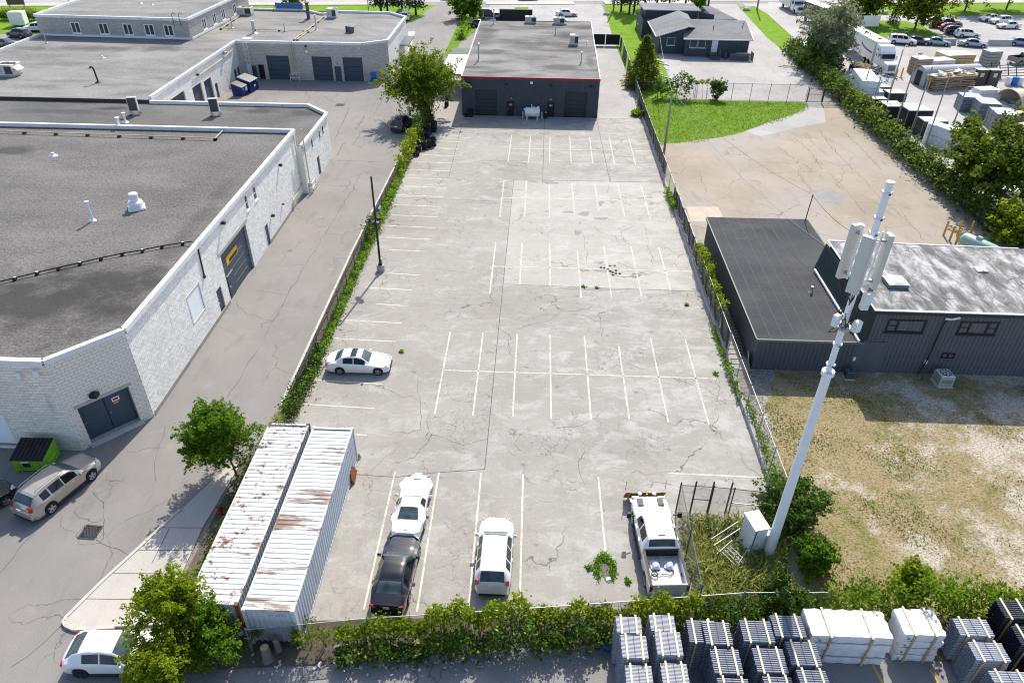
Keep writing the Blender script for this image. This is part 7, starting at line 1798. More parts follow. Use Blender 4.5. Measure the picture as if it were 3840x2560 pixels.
fb = fence('wire fence behind the lawn', [(14.9, 106.9), (38.8, 106.8)], 2.45, 2.7, link_mat('chain_link_thin', (.07, .072, .072), .06, .07), M_POSTB)
yg = thing('yard_gate', 'wire double gate beside the storage yard hedge', 'gate', (38.9, 106.6, 0))
for xa, xb in ((.1, 2.1), (2.3, 4.6)):
    q = MB().beam((xa, 0, 2.1), (xb, 0, 2.1), .06, .06).beam((xa, 0, .2), (xb, 0, .2), .06, .06).beam((xa, 0, 1.25), (xb, 0, 1.25), .05, .05).beam((xa, 0, .2), (xa, 0, 2.1), .06, .06).beam((xb, 0, .2), (xb, 0, 2.1), .06, .06).build('gate_leaf', M_POSTB, yg)
    MB().quad((xa, .02, .2), (xb, .02, .2), (xb, .02, 2.1), (xa, .02, 2.1)).build('gate_mesh', M_LINKB, q)
for x in (0, 2.2, 4.7): MB().tube((x, 0, 0), (x, 0, 2.6), .06, 8).build('post', M_POSTB, yg)
fence('wire fence buried in climbers along the storage yard', [(45.2, 139), (44.6, 110), (44.3, 80), (44.5, 66), (45.8, 60)], 2.3, 3.2, M_LINKB, M_POSTB)
# ---- lamp pole in the lot
lp = thing('lamp_pole', 'black light pole on a round concrete base in the left bays', 'lamp pole', (-13.0, 54.5, 0))
MB().lathe((0, 0, 0), [(.34, 0), (.34, .55), (.30, .6)], 18).build('base', dirty('base_conc', (.40, .38, .34), amt=.5, scale=2), lp, smooth=True)
MB().tube((0, 0, .6), (0, 0, 8.6), .10, 10, .075).build('pole', M_BLACK, lp)
B((0, 0, .66), (.34, .34, .1)).build('flange', M_BLACK, lp); B((.14, 0, 1.0), (.1, .14, .4)).build('junction_box', M_GALV, lp)
MB().beam((-.5, 0, 5.4), (.5, 0, 5.4), .05, .05).build('cross_arm', M_BLACK, lp)
for z, x in ((5.0, .25), (4.6, -.2)): MB().cbox((x, -.1, z), (.32, .5, .2), .05, .4).build('floodlight', M_BLACK, lp)
MB().lathe((.18, -.15, 4.75), [(.02, .1), (.12, .06), (.12, -.08), (.03, -.14)], 10).build('security_camera', M_WHITE, lp)
# ---- utility poles and wires
M_POLE = pm('weathered_pole', (.30, .26, .21), .9, .25, 3)
def upole(loc, h, r, label):
    o = thing('utility_pole', label, 'utility pole', (*loc, 0), 0, 'utility poles')
    MB().tube((0, 0, 0), (0, 0, h), r, 10, r * .7).build('pole', M_POLE, o); MB().tube((-.12, 0, h - .25), (.12, 0, h - .25), .03, 6).build('bracket', M_GALV, o)
    return o
upole((15.6, 85.1), 7.3, .15, 'leaning grey utility pole on the lawn edge by the lot fence')
upole((16.21, 170.84), 12, .2, 'tall utility pole beside the spruces on the house lawn'); upole((48.41, 175.63), 12, .2, 'utility pole on the narrow lawn by the truck drive')
def wire(label, a, b, sag, r=.022, mat=M_GALV):
    o = thing('overhead_wire', label, 'wire', a, 0, 'overhead wires'); N = 16; a, b = Vector(a), Vector(b)
    MB().path([tuple((b - a) * (i / N) - Vector((0, 0, sag * 4 * (i / N) * (1 - i / N)))) for i in range(N + 1)], r, 4).build('cable', mat, o)
wire('wire from the lawn pole up to the house', (15.6, 85.1, 7.2), (21.0, 134.2, 3.4), .6)
wire('wire from the lawn pole across the reddish yard to the shed mast', (15.6, 85.1, 7.1), (24.7, 60.7, 5.35), .8); wire('thin wire from the lawn pole to the grey workshop', (15.6, 85.1, 6.9), (23.2, 51.5, 4.9), 1.2, .015)
wire('wire dropping from the shed mast to the grey workshop', (24.7, 60.7, 5.3), (26.5, 52.0, 5.3), .5, .02, M_BLACK)
def street_lamp(p, h, label, arm=1.0, rz=0.0, head=True, group='yard lamp posts'):
    o = thing('lamp_post', label, 'lamp post', (*p, 0), rz, group)
    MB().tube((0, 0, 0), (0, 0, h), .10, 8, .07).build('pole', M_POST, o); B((0, 0, .1), (.36, .36, .2)).build('base', M_STEP, o)
    if head:
        MB().path([(0, 0, h), (arm * .4, 0, h + .25), (arm * .8, 0, h + .3)], .04, 6).build('arm', M_POST, o); MB().cbox((arm * 1.1, 0, h + .33), (.75, .36, .12), .04).build('lamp_head', M_BLACK, o)
    return o
for p, h, lb in (((47.41, 108.67), 8.0, 'first lamp post along the storage yard hedge, beside the shrink-wrapped stack'), ((48.50, 102.64), 8.4, 'lamp post between the first dark crates'), ((48.12, 97.51), 8.6, 'lamp post in front of the tall dark crate stack')):
    street_lamp(p, h, lb, .9, .9)
for p, h, lb in (((47.83, 105.32), 4.2, 'short headless pole between the first lamp posts'), ((48.83, 94.52), 8.3, 'bare pole in front of the second dark crate stack'), ((48.64, 89.65), 8.4, 'bare pole beside the white drums')):
    street_lamp(p, h, lb, head=False)
street_lamp((55.13, 96.68), 5.0, 'lamp post with a twin head at the pale pipe bundles', .5, .3)
street_lamp((64.00, 168.31), 11, 'tall dark street lamp behind the willow', 1.0, 1.6, group='street lamps'); street_lamp((-36.24, 165.41), 5.5, 'thin dark lamp post on the verge left of the spruces', .1, 0, False, 'street lamps')
for p, lb in (((-53.47, 173.50), 'thin pale pole by the dark shrub'), ((-103.32, 169.39), 'short dark post on the street verge at the far left')): street_lamp(p, 4.5, lb, .1, 0, False, 'street lamps')

# ------------------------------------------------------------------ containers
def mat_container(name, rust, band, spread):
    t = NT(name)
    c = t.mix(t.noise(6, 4), (.56, .565, .56), (.68, .685, .68))
    c = t.mix(t.ramp(t.noise(3, 6, .7, t.mapping((.5, 2, 1))), [(.55, 0.0), (.7, .5)]), c, (.46, .44, .41))
    s = t.noise(.42, 7, .72, t.mapping((.38, 2.6, 1), (band * 7, band, 1)), .2)
    c = t.mix(t.ramp(s, [(spread, 0.0), (spread + .03, .75), (spread + .10, .95)]), c, t.mix(t.noise(5, 5), (.10, .075, .06), (.30, .17, .10)))
    q = t.noise(1.9, 9, .78, t.mapping((1, 1, 1), (band, 9, 4)))
    c = t.mix(t.ramp(q, [(rust, 0.0), (rust + .03, .95)]), c, t.mix(t.noise(9, 3), (.12, .05, .03), (.27, .12, .06)))
    t.col(c); t.set(.55, 0, .35); return t.m
M_CT1, M_CT2 = mat_container('container_white_rusty', .55, 1.0, .58), mat_container('container_white', .64, 4.0, .545)
M_CSIDE = dirty('container_side', (.52, .56, .60), dirt=(.22, .12, .07), amt=.6, scale=1.1, thr=.62, streak=True, rough=.5)
M_RUST = dirty('rust', (.22, .08, .035), dirt=(.08, .035, .02), amt=.8, scale=3, thr=.48)
def container(label, x0, y0, mat, seed):
    L, W, H = 12.19, 2.36, 2.59
    o = thing('shipping_container', label, 'container', (x0 + W / 2, y0, 0), 0, 'shipping containers')
    def corr(n, amp, length):
        out = []
        for i in range(n):
            s = length / n
            out += [(i * s, 0), (i * s + s * .35, 0), (i * s + s * .5, amp), (i * s + s * .85, amp)]
        return out + [(length, 0)]
    m = MB(); pr = corr(40, .03, L - .5)
    for s, a in pr: m.v += [(-W / 2 + .08, .25 + s, H - .02 - a), (W / 2 - .08, .25 + s, H - .02 - a)]
    m.f = [(2 * i, 2 * i + 1, 2 * i + 3, 2 * i + 2) for i in range(len(pr) - 1)]
    m.build('roof_panel', mat, o)
    for s in (-1, 1):
        m = MB(); pr = corr(42, .04, L - .3)
        for y, a in pr: m.v += [(s * (W / 2 - .01 - a), .15 + y, .14), (s * (W / 2 - .01 - a), .15 + y, H - .06)]
        m.f = [(2 * i, 2 * i + 1, 2 * i + 3, 2 * i + 2) for i in range(len(pr) - 1)]
        m.build('side_wall', M_CSIDE, o)
        MB().b2(s * (W / 2 - .09), .1, H - .09, s * W / 2, L - .1, H).build('top_rail', mat, o); MB().b2(s * (W / 2 - .1), .1, .02, s * W / 2, L - .1, .16).build('bottom_rail', M_CSIDE, o)
    for y in (.04, L - .04):
        m = MB(); pr = corr(8, .05, W - .3); sg = 1 if y < 1 else -1
        for x, a in pr: m.v += [(-W / 2 + .15 + x, y + sg * a, .14), (-W / 2 + .15 + x, y + sg * a, H - .08)]
        m.f = [(2 * i, 2 * i + 1, 2 * i + 3, 2 * i + 2) for i in range(len(pr) - 1)]
        m.build('end_wall', M_CSIDE, o)
        MB().b2(-W / 2 + .06, y - .12 if y > 1 else y - .03, H - .1, W / 2 - .06, y + .03 if y > 1 else y + .24, H - .005).build('end_header', mat, o)
        for s in (-1, 1):
            B((s * (W / 2 - .05), y, H / 2), (.15, .15, H - .1)).build('corner_post', M_RUST if seed else M_CSIDE, o)
            for z in (.06, H - .05): MB().cbox((s * (W / 2 - .07), y, z), (.19, .2, .13), .015).build('corner_casting', M_RUST if (z > 1 and seed) else M_CSIDE, o)
    return o
c1 = container('long white container streaked with rust, next to the ash tree', -15.1, 19.42, M_CT1, 1)
c2 = container('white container with brown roof stains and a bare grey side', -12.46, 19.2, M_CT2, 0)
text_part('PDNU 734 93 3', .2, M_TRIMB, c1, (.1, .13, 2.59), (0, 0, math.pi), sx=1.1); text_part('PDNU 734 93 3', .2, M_TRIMB, c1, (-.15, 12.1, 2.6), (0, 0, math.pi), sx=1.0)
text_part('2 1   2 0 5 7', .16, M_COIL, c2, (.35, .0, 2.2), (R(90), 0, 0))
rp = thing('rusty_plate', 'rusty steel plate leaning on the grey container side', 'metal plate', (-9.95, 29.9, 0), R(-90)); rp.scale = (.68,) * 3
MB().add([(-.75, 0, .12), (.7, .1, .0), (.8, -.05, .55), (.45, -.22, 1.0), (-.3, -.25, 1.05), (-.7, -.2, .75), (-.75, .02, .12), (.7, .12, .0), (.8, -.03, .55), (.45, -.2, 1.0), (-.3, -.23, 1.05), (-.7, -.18, .75)], [(0, 1, 2, 3, 4, 5), (11, 10, 9, 8, 7, 6)] + [(i, 6 + i, 6 + (i + 1) % 6, (i + 1) % 6) for i in range(6)]).build('plate', pm('orange_rust', (.19, .06, .02), .85, .35, 4), rp)
MB().tube((-.9, .0, 0), (-.4, -.2, .9), .025, 6).build('prop_bar', M_BLACK, rp)

# ------------------------------------------------------------------ antenna mast
MX, MY = 12.94, 25.3
mo = thing('antenna_mast', 'tall white tapered antenna mast with three panel antennas', 'antenna mast', (MX, MY, 0))
M_MAST = pm('mast_white', (.76, .78, .80), .4, .03, 2)
M_ANT = pm('antenna_cream', (.56, .555, .50), .5, .05, 2)
zf = 12.18
MB().tube((0, 0, 0), (0, 0, zf), .26, 24, .19).build('lower_pole', M_MAST, mo, smooth=True)
MB().tube((0, 0, zf), (0, 0, 20.85), .132, 20).build('upper_pole', M_MAST, mo, smooth=True); MB().lathe((0, 0, 20.8), [(.132, 0), (.16, .04), (.16, .1), (.02, .13)], 20).build('cap', M_MAST, mo, smooth=True)
fl_ = MB().tube((0, 0, zf - .08), (0, 0, zf + .12), .275, 24).build('flange', M_MAST, mo, smooth=True)
for i in range(14): MB().tube((.235 * math.cos(i * .449), .235 * math.sin(i * .449), zf + .12), (.235 * math.cos(i * .449), .235 * math.sin(i * .449), zf + .16), .02, 6).build('bolt', M_GALV, fl_)
for z in (12.62, 13.69, 14.72, 17.43, 18.82, 19.45, 20.46):
    c_ = MB().tube((0, 0, z - .05), (0, 0, z + .05), .168, 18).build('collar', M_MAST, mo, smooth=True); B((.04, -.172, z), (.08, .03, .06)).build('clasp', M_COIL, c_)
    for a in (0, 2.1, 4.2): B((.18 * math.cos(a), .18 * math.sin(a), z), (.07, .07, .1), rz=a).build('lug', M_MAST, c_)
def panel(px, py, az, zb, zt, w=.46, d=.2):
    L = zt - zb
    m = MB().cbox((0, 0, L / 2), (d, w, L), .03); q = m.build('antenna_panel', M_ANT, mo); q.location = (px, py, zb); q.rotation_euler = (0, 0, az)
    B((0, 0, L + .012), (d * .92, w * .92, .02)).build('end_cap', M_MAST, q); B((d / 2 + .01, w * .38, L / 2), (.02, .03, L * .96)).build('edge_strip', M_ANT, q)
    pp = MB().tube((-.3, 0, .1), (-.3, 0, L + .12), .045, 8).build('mount_pipe', M_MAST, q)
    for zz in (.3, L - .25):
        MB().tube((-.3, 0, zz), (-.62, 0, zz), .04, 6).build('bracket', M_MAST, q); B((-.18, 0, zz), (.22, .12, .1)).build('clamp', M_GALV, q)
    for k in range(4): MB().path([(0, -.12 + .08 * k, 0), (-.05, -.12 + .08 * k, -.25), (-.3, -.05, -.55 - .06 * k), (-.5, 0, -.35)], .018, 5).build('jumper_cable', M_BLACK, q)
panel(-.34, -.50, R(228), 16.5, 18.9, .48, .2); panel(-.46, .46, R(105), 16.65, 18.95, .46, .2); panel(.68, .08, R(0), 16.45, 18.75, .4, .2)
for (x, y, z, s, rz) in ((.42, -.32, 16.15, (.34, .24, .5), .3), (-.52, -.32, 15.1, (.28, .22, .5), .7), (.36, -.34, 14.85, (.3, .26, .5), .5), (.62, .12, 15.6, (.3, .25, .4), 0)):
    u = MB().cbox((x, y, z), s, .02, rz).build('radio_unit', M_WHITE, mo)
    for k in range(5): B((x, y - s[1] * .5, z - s[2] * .36 + k * s[2] * .18), (s[0] * .9, .05, .03), rz=rz).build('heat_fin', M_MAST, u)
rr = random.Random(4)
for k in range(16):
    a = rr.uniform(0, 6.28); z = rr.uniform(14.6, 15.6); R0 = rr.uniform(.3, .6)
    MB().path([(.2 * math.cos(a), .2 * math.sin(a), z), (R0 * math.cos(a + .3), R0 * math.sin(a + .3), z - .35), (R0 * math.cos(a + .9), R0 * math.sin(a + .9), z - .1), (.22 * math.cos(a + 1.2), .22 * math.sin(a + 1.2), z + .5)], .018, 5).build('loop_cable', M_BLACK, mo)
MB().lathe((0, 0, 14.5), [(.3, 0), (.34, .05), (.34, .12), (.3, .16)], 12).build('mount_ring', M_GALV, mo)
cbn = thing('equipment_cabinet', 'tall white equipment cabinet at the foot of the mast', 'cabinet', (12.15, 25.95, 0), R(14))
MB().cbox((0, 0, 1.0), (.75, 1.15, 1.9), .02).build('casing', M_WHITE, cbn); B((0, 0, 1.99), (.86, 1.28, .08)).build('lid', M_SIGNW, cbn); MB().tube((-.36, -.6, .1), (-.3, -.62, 1.9), .02, 6).build('cable', M_BLACK, cbn)
B((.5, -.35, .75), (.4, .45, 1.4)).build('side_box', M_WHITE, cbn); B((0, 0, .05), (.9, 1.3, .1)).build('plinth', M_STEP, cbn)
rk = thing('cable_rack', 'fallen galvanised cable rack in the long grass', 'rack', (10.9, 25.4, 0), R(20))
for p, q in (((-.9, .5, .9), (.9, .9, 1.2)), ((-.9, .2, .75), (.9, .6, 1.0)), ((-1, -.3, .7), (.1, .1, .9)), ((-.1, -1.0, .5), (1.0, -.35, .8))): MB().tube(p, q, .035, 6).build('rail', M_POST, rk)
for i in range(4): MB().beam((-.75 + .22 * i, -.1, .75), (-.35 + .22 * i, -1.1, .5), .06, .03).build('rung', M_POST, rk)
for p in ((-.9, .5), (.9, .9), (-.9, -.3), (1, -.35)): MB().tube((*p, 0), (*p, .85), .03, 6).build('leg', M_POSTB, rk)

# ------------------------------------------------------------------ small things in and around the lot
tp = thing('tyre', 'x', 'tyre'); MB().lathe((0, 0, 0), [(.20, .02), (.31, .0), (.345, .05), (.345, .19), (.31, .24), (.20, .22), (.19, .12), (.20, .02)], 18, cap=False).build('casing', M_RUBBER, tp, smooth=True)
MB().lathe((0, 0, 0), [(.30, .243), (.27, .246)], 18, cap=False).build('sidewall_ring', M_TYRE, tp)
STK = [((-13.96, 82.07), 2, 'nearest the bottom of the row'), ((-13.91, 83.52), 3, 'second from the bottom of the row'), ((-14.02, 85.18), 3, 'third from the bottom against the fence'), ((-13.23, 84.30), 4, 'in front, left of the three tall ones'), ((-12.78, 84.89), 4, 'in front, middle of the three tall ones'), ((-12.33, 85.48), 5, 'in front, right of the three tall ones'), ((-13.99, 86.91), 4, 'against the fence behind the tall ones'), ((-13.36, 87.74), 4, 'in the middle of the cluster'), ((-14.13, 88.88), 3, 'against the fence in the upper cluster'), ((-13.46, 89.54), 4, 'topped by a tilted tyre'), ((-13.69, 90.76), 3, 'behind the tilted tyre'), ((-12.89, 90.52), 5, 'on the right of the upper cluster'), ((-12.99, 91.86), 4, 'just below the round tree'), ((-13.74, 94.42), 4, 'in the shade of the round tree'), ((-14.23, 91.14), 3, 'close to the ivy in the upper cluster')]
for k, (p, n, lb) in enumerate(STK):
    for i in range(n):
        t_ = copy_thing(tp, (p[0] + RNG.uniform(-.06, .06), p[1] + RNG.uniform(-.06, .06), i * .235), RNG.uniform(0, 6), ('top tyre' if i == n - 1 else 'tyre') + ' of the stack ' + lb, 'tyres in the stack ' + lb, scale=RNG.uniform(.98, 1.1))
        if i == n - 1: t_.rotation_euler = (RNG.uniform(-.12, .12), RNG.uniform(-.12, .12), 0)
for i, (p, lb) in enumerate((((-9.3, 97.0, 0), 'tyre lying alone at the left corner of the workshop'), ((-8.7, 97.05, 0), 'bottom tyre beside the left roller door'), ((-8.7, 97.05, .24), 'second tyre beside the left roller door'), ((-8.72, 97.05, .48), 'third tyre beside the left roller door'), ((-8.7, 97.02, .72), 'top tyre beside the left roller door'))): copy_thing(tp, p, 0, lb, 'tyres at the workshop wall')
for i, (z, lb) in enumerate(((.34, 'lowest big tyre standing beside the round tree'), (1.0, 'middle big tyre standing beside the round tree'))):
    q = copy_thing(tp, (-12.6, 101 + i, z), 0, lb, 'big tyres by the tree', scale=1.5); q.rotation_euler = (R(90), 0, R(80))
for ch in list(tp.children): bpy.data.objects.remove(ch)
bpy.data.objects.remove(tp)
tk = thing('fuel_tank', 'white horizontal tank with bollards in front of the workshop', 'tank', (-.45, 96.6, 0))
MB().lathe((-.95, 0, .92), [(.3, -.06), (.55, 0), (.6, .06), (.6, 1.84), (.55, 1.9), (.3, 1.96)], 24, 'X').build('shell', M_WHITE, tk, smooth=True)
for x in (-.7, .7): MB().b2(x - .1, -.45, 0, x + .1, .45, .4).build('saddle', M_WHITE, tk)
MB().tube((-.1, 0, 1.5), (-.1, 0, 1.9), .06, 8).build('vent', M_WHITE, tk); MB().tube((.75, 0, 1.5), (.75, 0, 1.68), .16, 12).build('filler', M_WHITE, tk); MB().lathe((.2, 0, 1.58), [(.08, -.03), (.12, 0), (.08, .03)], 12, 'Y', cap=False).build('lifting_eye', M_WHITE, tk); B((-1.05, 0, 1.25), (.2, .2, .25)).build('gauge', M_WHITE, tk)
for (x, y), lb in (((-1.7, 96.6), 'pale bollard left of the white tank'), ((-1.13, 95.8), 'pale bollard in front of the tank, left'), ((.21, 95.8), 'pale bollard in front of the tank, right'), ((.84, 96.5), 'pale bollard right of the white tank')):
    o = thing('bollard', lb, 'bollard', (x, y, 0), 0, 'bollards at the tank'); MB().tube((0, 0, 0), (0, 0, .95), .075, 10).build('post', pm('bollard_cream', (.62, .57, .48), .6), o); MB().lathe((0, 0, .95), [(.075, 0), (.05, .04), (.01, .05)], 10).build('cap', MATS['bollard_cream'], o)
tc = thing('trash_can', 'black trash can beside the workshop door', 'trash can', (1.35, 96.9, 0)); MB().lathe((0, 0, 0), [(.2, 0), (.26, .75), (.29, .78), (.27, .8)], 14, cap=False).build('can', M_BLACK, tc, smooth=True); MB().lathe((0, 0, .6), [(.24, .1), (.15, .3), (.02, .33)], 9).build('refuse', M_GRAVEL, tc)
def dumpster(label, loc, rz, w, d, h, mat, lid, group='dumpsters', signs=()):
    o = thing('dumpster', label, 'dumpster', loc, rz, group)
    hb = h * .72
    MB().add([(-w / 2, -d / 2, .12), (w / 2, -d / 2, .12), (w / 2, d / 2, .12), (-w / 2, d / 2, .12), (-w / 2, -d / 2 - .06, hb), (w / 2, -d / 2 - .06, hb), (w / 2, d / 2, h), (-w / 2, d / 2, h)], [(3, 2, 1, 0), (0, 1, 5, 4), (1, 2, 6, 5), (2, 3, 7, 6), (3, 0, 4, 7), (4, 5, 6, 7)]).build('bin', mat, o)
    for k in (-1, 1):
        q = MB(); sl = (h - hb) / (d + .06)
        xa, xb = (.01, w / 2 + .03) if k > 0 else (-w / 2 - .03, -.01)
        q.add([(xa, -d / 2 - .12, hb + .01), (xb, -d / 2 - .12, hb + .01), (xb, d / 2 - .06, h + .01), (xa, d / 2 - .06, h + .01), (xa, -d / 2 - .12, hb + .06), (xb, -d / 2 - .12, hb + .06), (xb, d / 2 - .06, h + .06), (xa, d / 2 - .06, h + .06)], [(3, 2, 1, 0), (4, 5, 6, 7), (0, 1, 5, 4), (1, 2, 6, 5), (2, 3, 7, 6), (3, 0, 4, 7)])
        l_ = q.build('lid', lid, o)
        for i in range(4):
            x = xa + (xb - xa) * (i + .5) / 4; MB().beam((x, -d / 2 - .1, hb + .075), (x, d / 2 - .1, h + .075), .05, .035).build('lid_rib', lid, l_)
        MB().cbox((k * (w / 2 + .06), -d * .1, hb * .62), (.12, d * .55, .16), .03).build('fork_pocket', mat, o)
    for x in (-.3, .3): B((w * x, -d / 2 - .03, hb * .5), (.07, .06, hb * .8)).build('stiffener', mat, o)
    for x in (-1, 1):
        for y in (-1, 1): MB().tube((x * w * .42, y * d * .42, 0), (x * w * .42, y * d * .42, .13), .07, 8).build('caster', M_RUBBER, o)
    for (x, z, a, b, mt) in signs: B((x, -d / 2 - .062, z), (a, .012, b)).build('decal', mt, o)
    return o
M_LIME = dirty('lime_paint', (.20, .50, .03), dirt=(.12, .14, .03), amt=.6, scale=2, thr=.56, rough=.5)
M_DBLUE = pm('dumpster_blue', (.010, .035, .15), .45, .2, 2)
dumpster('lime green dumpster with a black ribbed lid by the warehouse corner', (-28.95, 30.2, 0), R(2), 1.85, 1.45, 1.4, M_LIME, M_BLACK, signs=((-.15, .62, .42, .3, M_TRIMB), (-.18, .85, .46, .09, M_SIGNW)))
dumpster('smaller blue dumpster nearest the camera in the dock yard', (-42.6, 104.4, 0), R(80), 1.6, 1.5, 1.7, M_DBLUE, pm('lid_grey', (.30, .29, .26), .5), signs=((.45, .85, .5, .55, M_SIGNW), (-.4, .95, .2, .3, M_SIGNY)))
dumpster('larger blue dumpster behind the smaller one in the dock yard', (-42.1, 106.6, 0), R(80), 2.3, 1.9, 2.1, M_DBLUE, MATS['lid_grey'], signs=((.1, .8, .5, .3, M_SIGNW), (.1, 1.2, .4, .35, M_TRIMB), (.95, 1.3, .2, .25, M_SIGNY)))
bb = thing('barrel', 'bright blue plastic barrel by the loading doors', 'barrel', (-24.9, 113.0, 0)); M_BB = pm('barrel_blue', (.02, .13, .50), .4, .08, 3)
MB().lathe((0, 0, 0), [(.36, 0), (.40, .06), (.40, .55), (.42, .6), (.40, .65), (.40, 1.2), (.34, 1.28)], 16).build('drum', M_BB, bb, smooth=True); MB().tube((.15, 0, 1.28), (.15, 0, 1.34), .06, 8).build('bung', M_BB, bb)
def meter_cage(label, loc, rz):
    o = thing('gas_meter', label, 'gas meter', loc, rz, 'gas meters')
    for z in (.55, 1.1):
        MB().path([(-.7, -.8, z), (.7, -.8, z), (.7, 0, z), (-.7, 0, z), (-.7, -.8, z)], .04, 6).build('guard_rail', M_WHITE, o)
    for x in (-.7, .7): MB().tube((x, -.8, 0), (x, -.8, 1.15), .045, 6).build('guard_post', M_WHITE, o)
    for x in (-.3, .3): MB().cbox((x, -.35, .7), (.4, .3, .5), .06).build('meter', M_GALV, o); MB().tube((x, -.35, 0), (x, -.35, .5), .05, 6).build('riser', M_CREAM, o)
    MB().tube((-.5, -.3, 1.05), (.5, -.3, 1.05), .05, 6).build('manifold', M_CREAM, o)
meter_cage('gas meters behind white rails at the far end of the white wall', (-23.95, 71.2, 0), R(90)); meter_cage('gas meters behind white rails between the loading doors', (-36.7, 112.5, 0), 0)
hy = thing('fire_hydrant', 'red and green hydrant in the shade by the containers', 'hydrant', (-16.75, 26.9, .1))
MB().lathe((0, 0, 0), [(.18, 0), (.18, .05), (.12, .08), (.12, .5), (.15, .52), (.15, .56)], 12).build('barrel', M_RED, hy, smooth=True); MB().lathe((0, 0, .56), [(.15, 0), (.12, .14), (.04, .2)], 12).build('bonnet', pm('hydrant_green', (.02, .22, .06), .5), hy, smooth=True); MB().tube((-.22, 0, .4), (.22, 0, .4), .06, 8).build('outlet', M_RED, hy)
gr = thing('drain_grate', 'square iron drain grate in the left driveway', 'drain', (-23.3, 25.25, .006), R(-3))
B((0, 0, .004), (.9, .9, .008)).build('pit', M_BLACK, gr)
for s in (-.44, .44): B((s, 0, .012), (.09, .95, .016)).build('frame', M_POSTB, gr); B((0, s, .013), (.8, .09, .016)).build('frame', M_POSTB, gr)
for i in range(9): B((-.34 + i * .085, 0, .012), (.035, .8, .016), rz=.5).build('bar', M_POSTB, gr)
mh = thing('drain_grate', 'small drain cover in the dock yard', 'drain', (-27.3, 100.7, .006)); B((0, 0, .006), (1.2, 1.2, .012)).build('frame', M_POSTB, mh); B((0, 0, .01), (.9, .9, .012)).build('cover', M_BLACK, mh)
lad = thing('ladder', 'aluminium ladder leaning on the charcoal shed wall', 'ladder', (15.75, 43.3, 0))
for x in (-.2, .2): MB().beam((x - .1, 0, .05), (x, 4.6, .75), .05, .08).build('stile', M_POSTB, lad)
for i in range(13): MB().beam((-.3, .25 + .34 * i, .08 + .052 * i), (.12, .25 + .34 * i, .08 + .052 * i), .04, .04).build('rung', M_POSTB, lad)
for i in range(9):
    B((15.05 + RNG.uniform(-.05, .05), 42.0 + i * .62, .03), (.75, .5, .05), rz=RNG.uniform(-.05, .05)).build('paver', M_STEP, bpy.data.objects['gravel_strip'])
pb = thing('plywood_sheet', 'weathered board leaning at the shed corner', 'board', (15.8, 42.4, 0), R(80)); B((0, 0, .45), (.9, .04, .95), rx=-.25).build('sheet', M_WOOD, pb); B((0, .1, .9), (.9, .03, .06), rx=-.25).build('edge', M_WOODL, pb)
gt = thing('propane_tank', 'pale green propane tank on the reddish yard', 'tank', (40.8, 60.6, 0), R(-60))
M_PGR = pm('tank_green', (.30, .46, .38), .45, .06, 2)
MB().lathe((-1.5, 0, .95), [(.05, -.3), (.35, -.22), (.55, -.05), (.6, .1), (.6, 2.9), (.55, 3.05), (.35, 3.22), (.05, 3.3)], 20, 'X').build('shell', M_PGR, gt, smooth=True); MB().cbox((-.2, 0, 1.6), (.5, .4, .25), .08).build('valve_dome', M_PGR, gt)
for x in (-.8, .9): MB().b2(x - .12, -.4, 0, x + .12, .4, .45).build('saddle', M_STEP, gt)
for i, (p, lb) in enumerate((((39.57, 64.39), 'yellow bollard furthest left around the green tank'), ((39.62, 63.25), 'yellow bollard second from the left, nearer'), ((40.84, 64.35), 'yellow bollard in the middle of the far side'), ((39.82, 62.48), 'yellow bollard nearest on the left side'), ((41.96, 64.42), 'yellow bollard furthest right around the green tank'), ((40.5, 62.3), 'yellow bollard right beside the green tank end'))):
    o = thing('bollard', lb, 'bollard', (*p, 0), 0, 'yellow bollards'); MB().tube((0, 0, 0), (0, 0, 1.5), .1, 10).build('post', pm('safety_yellow', (.58, .36, .03), .6, .15, 3), o); MB().lathe((0, 0, 1.5), [(.1, 0), (.07, .05), (.01, .07)], 10).build('cap', MATS['safety_yellow'], o)
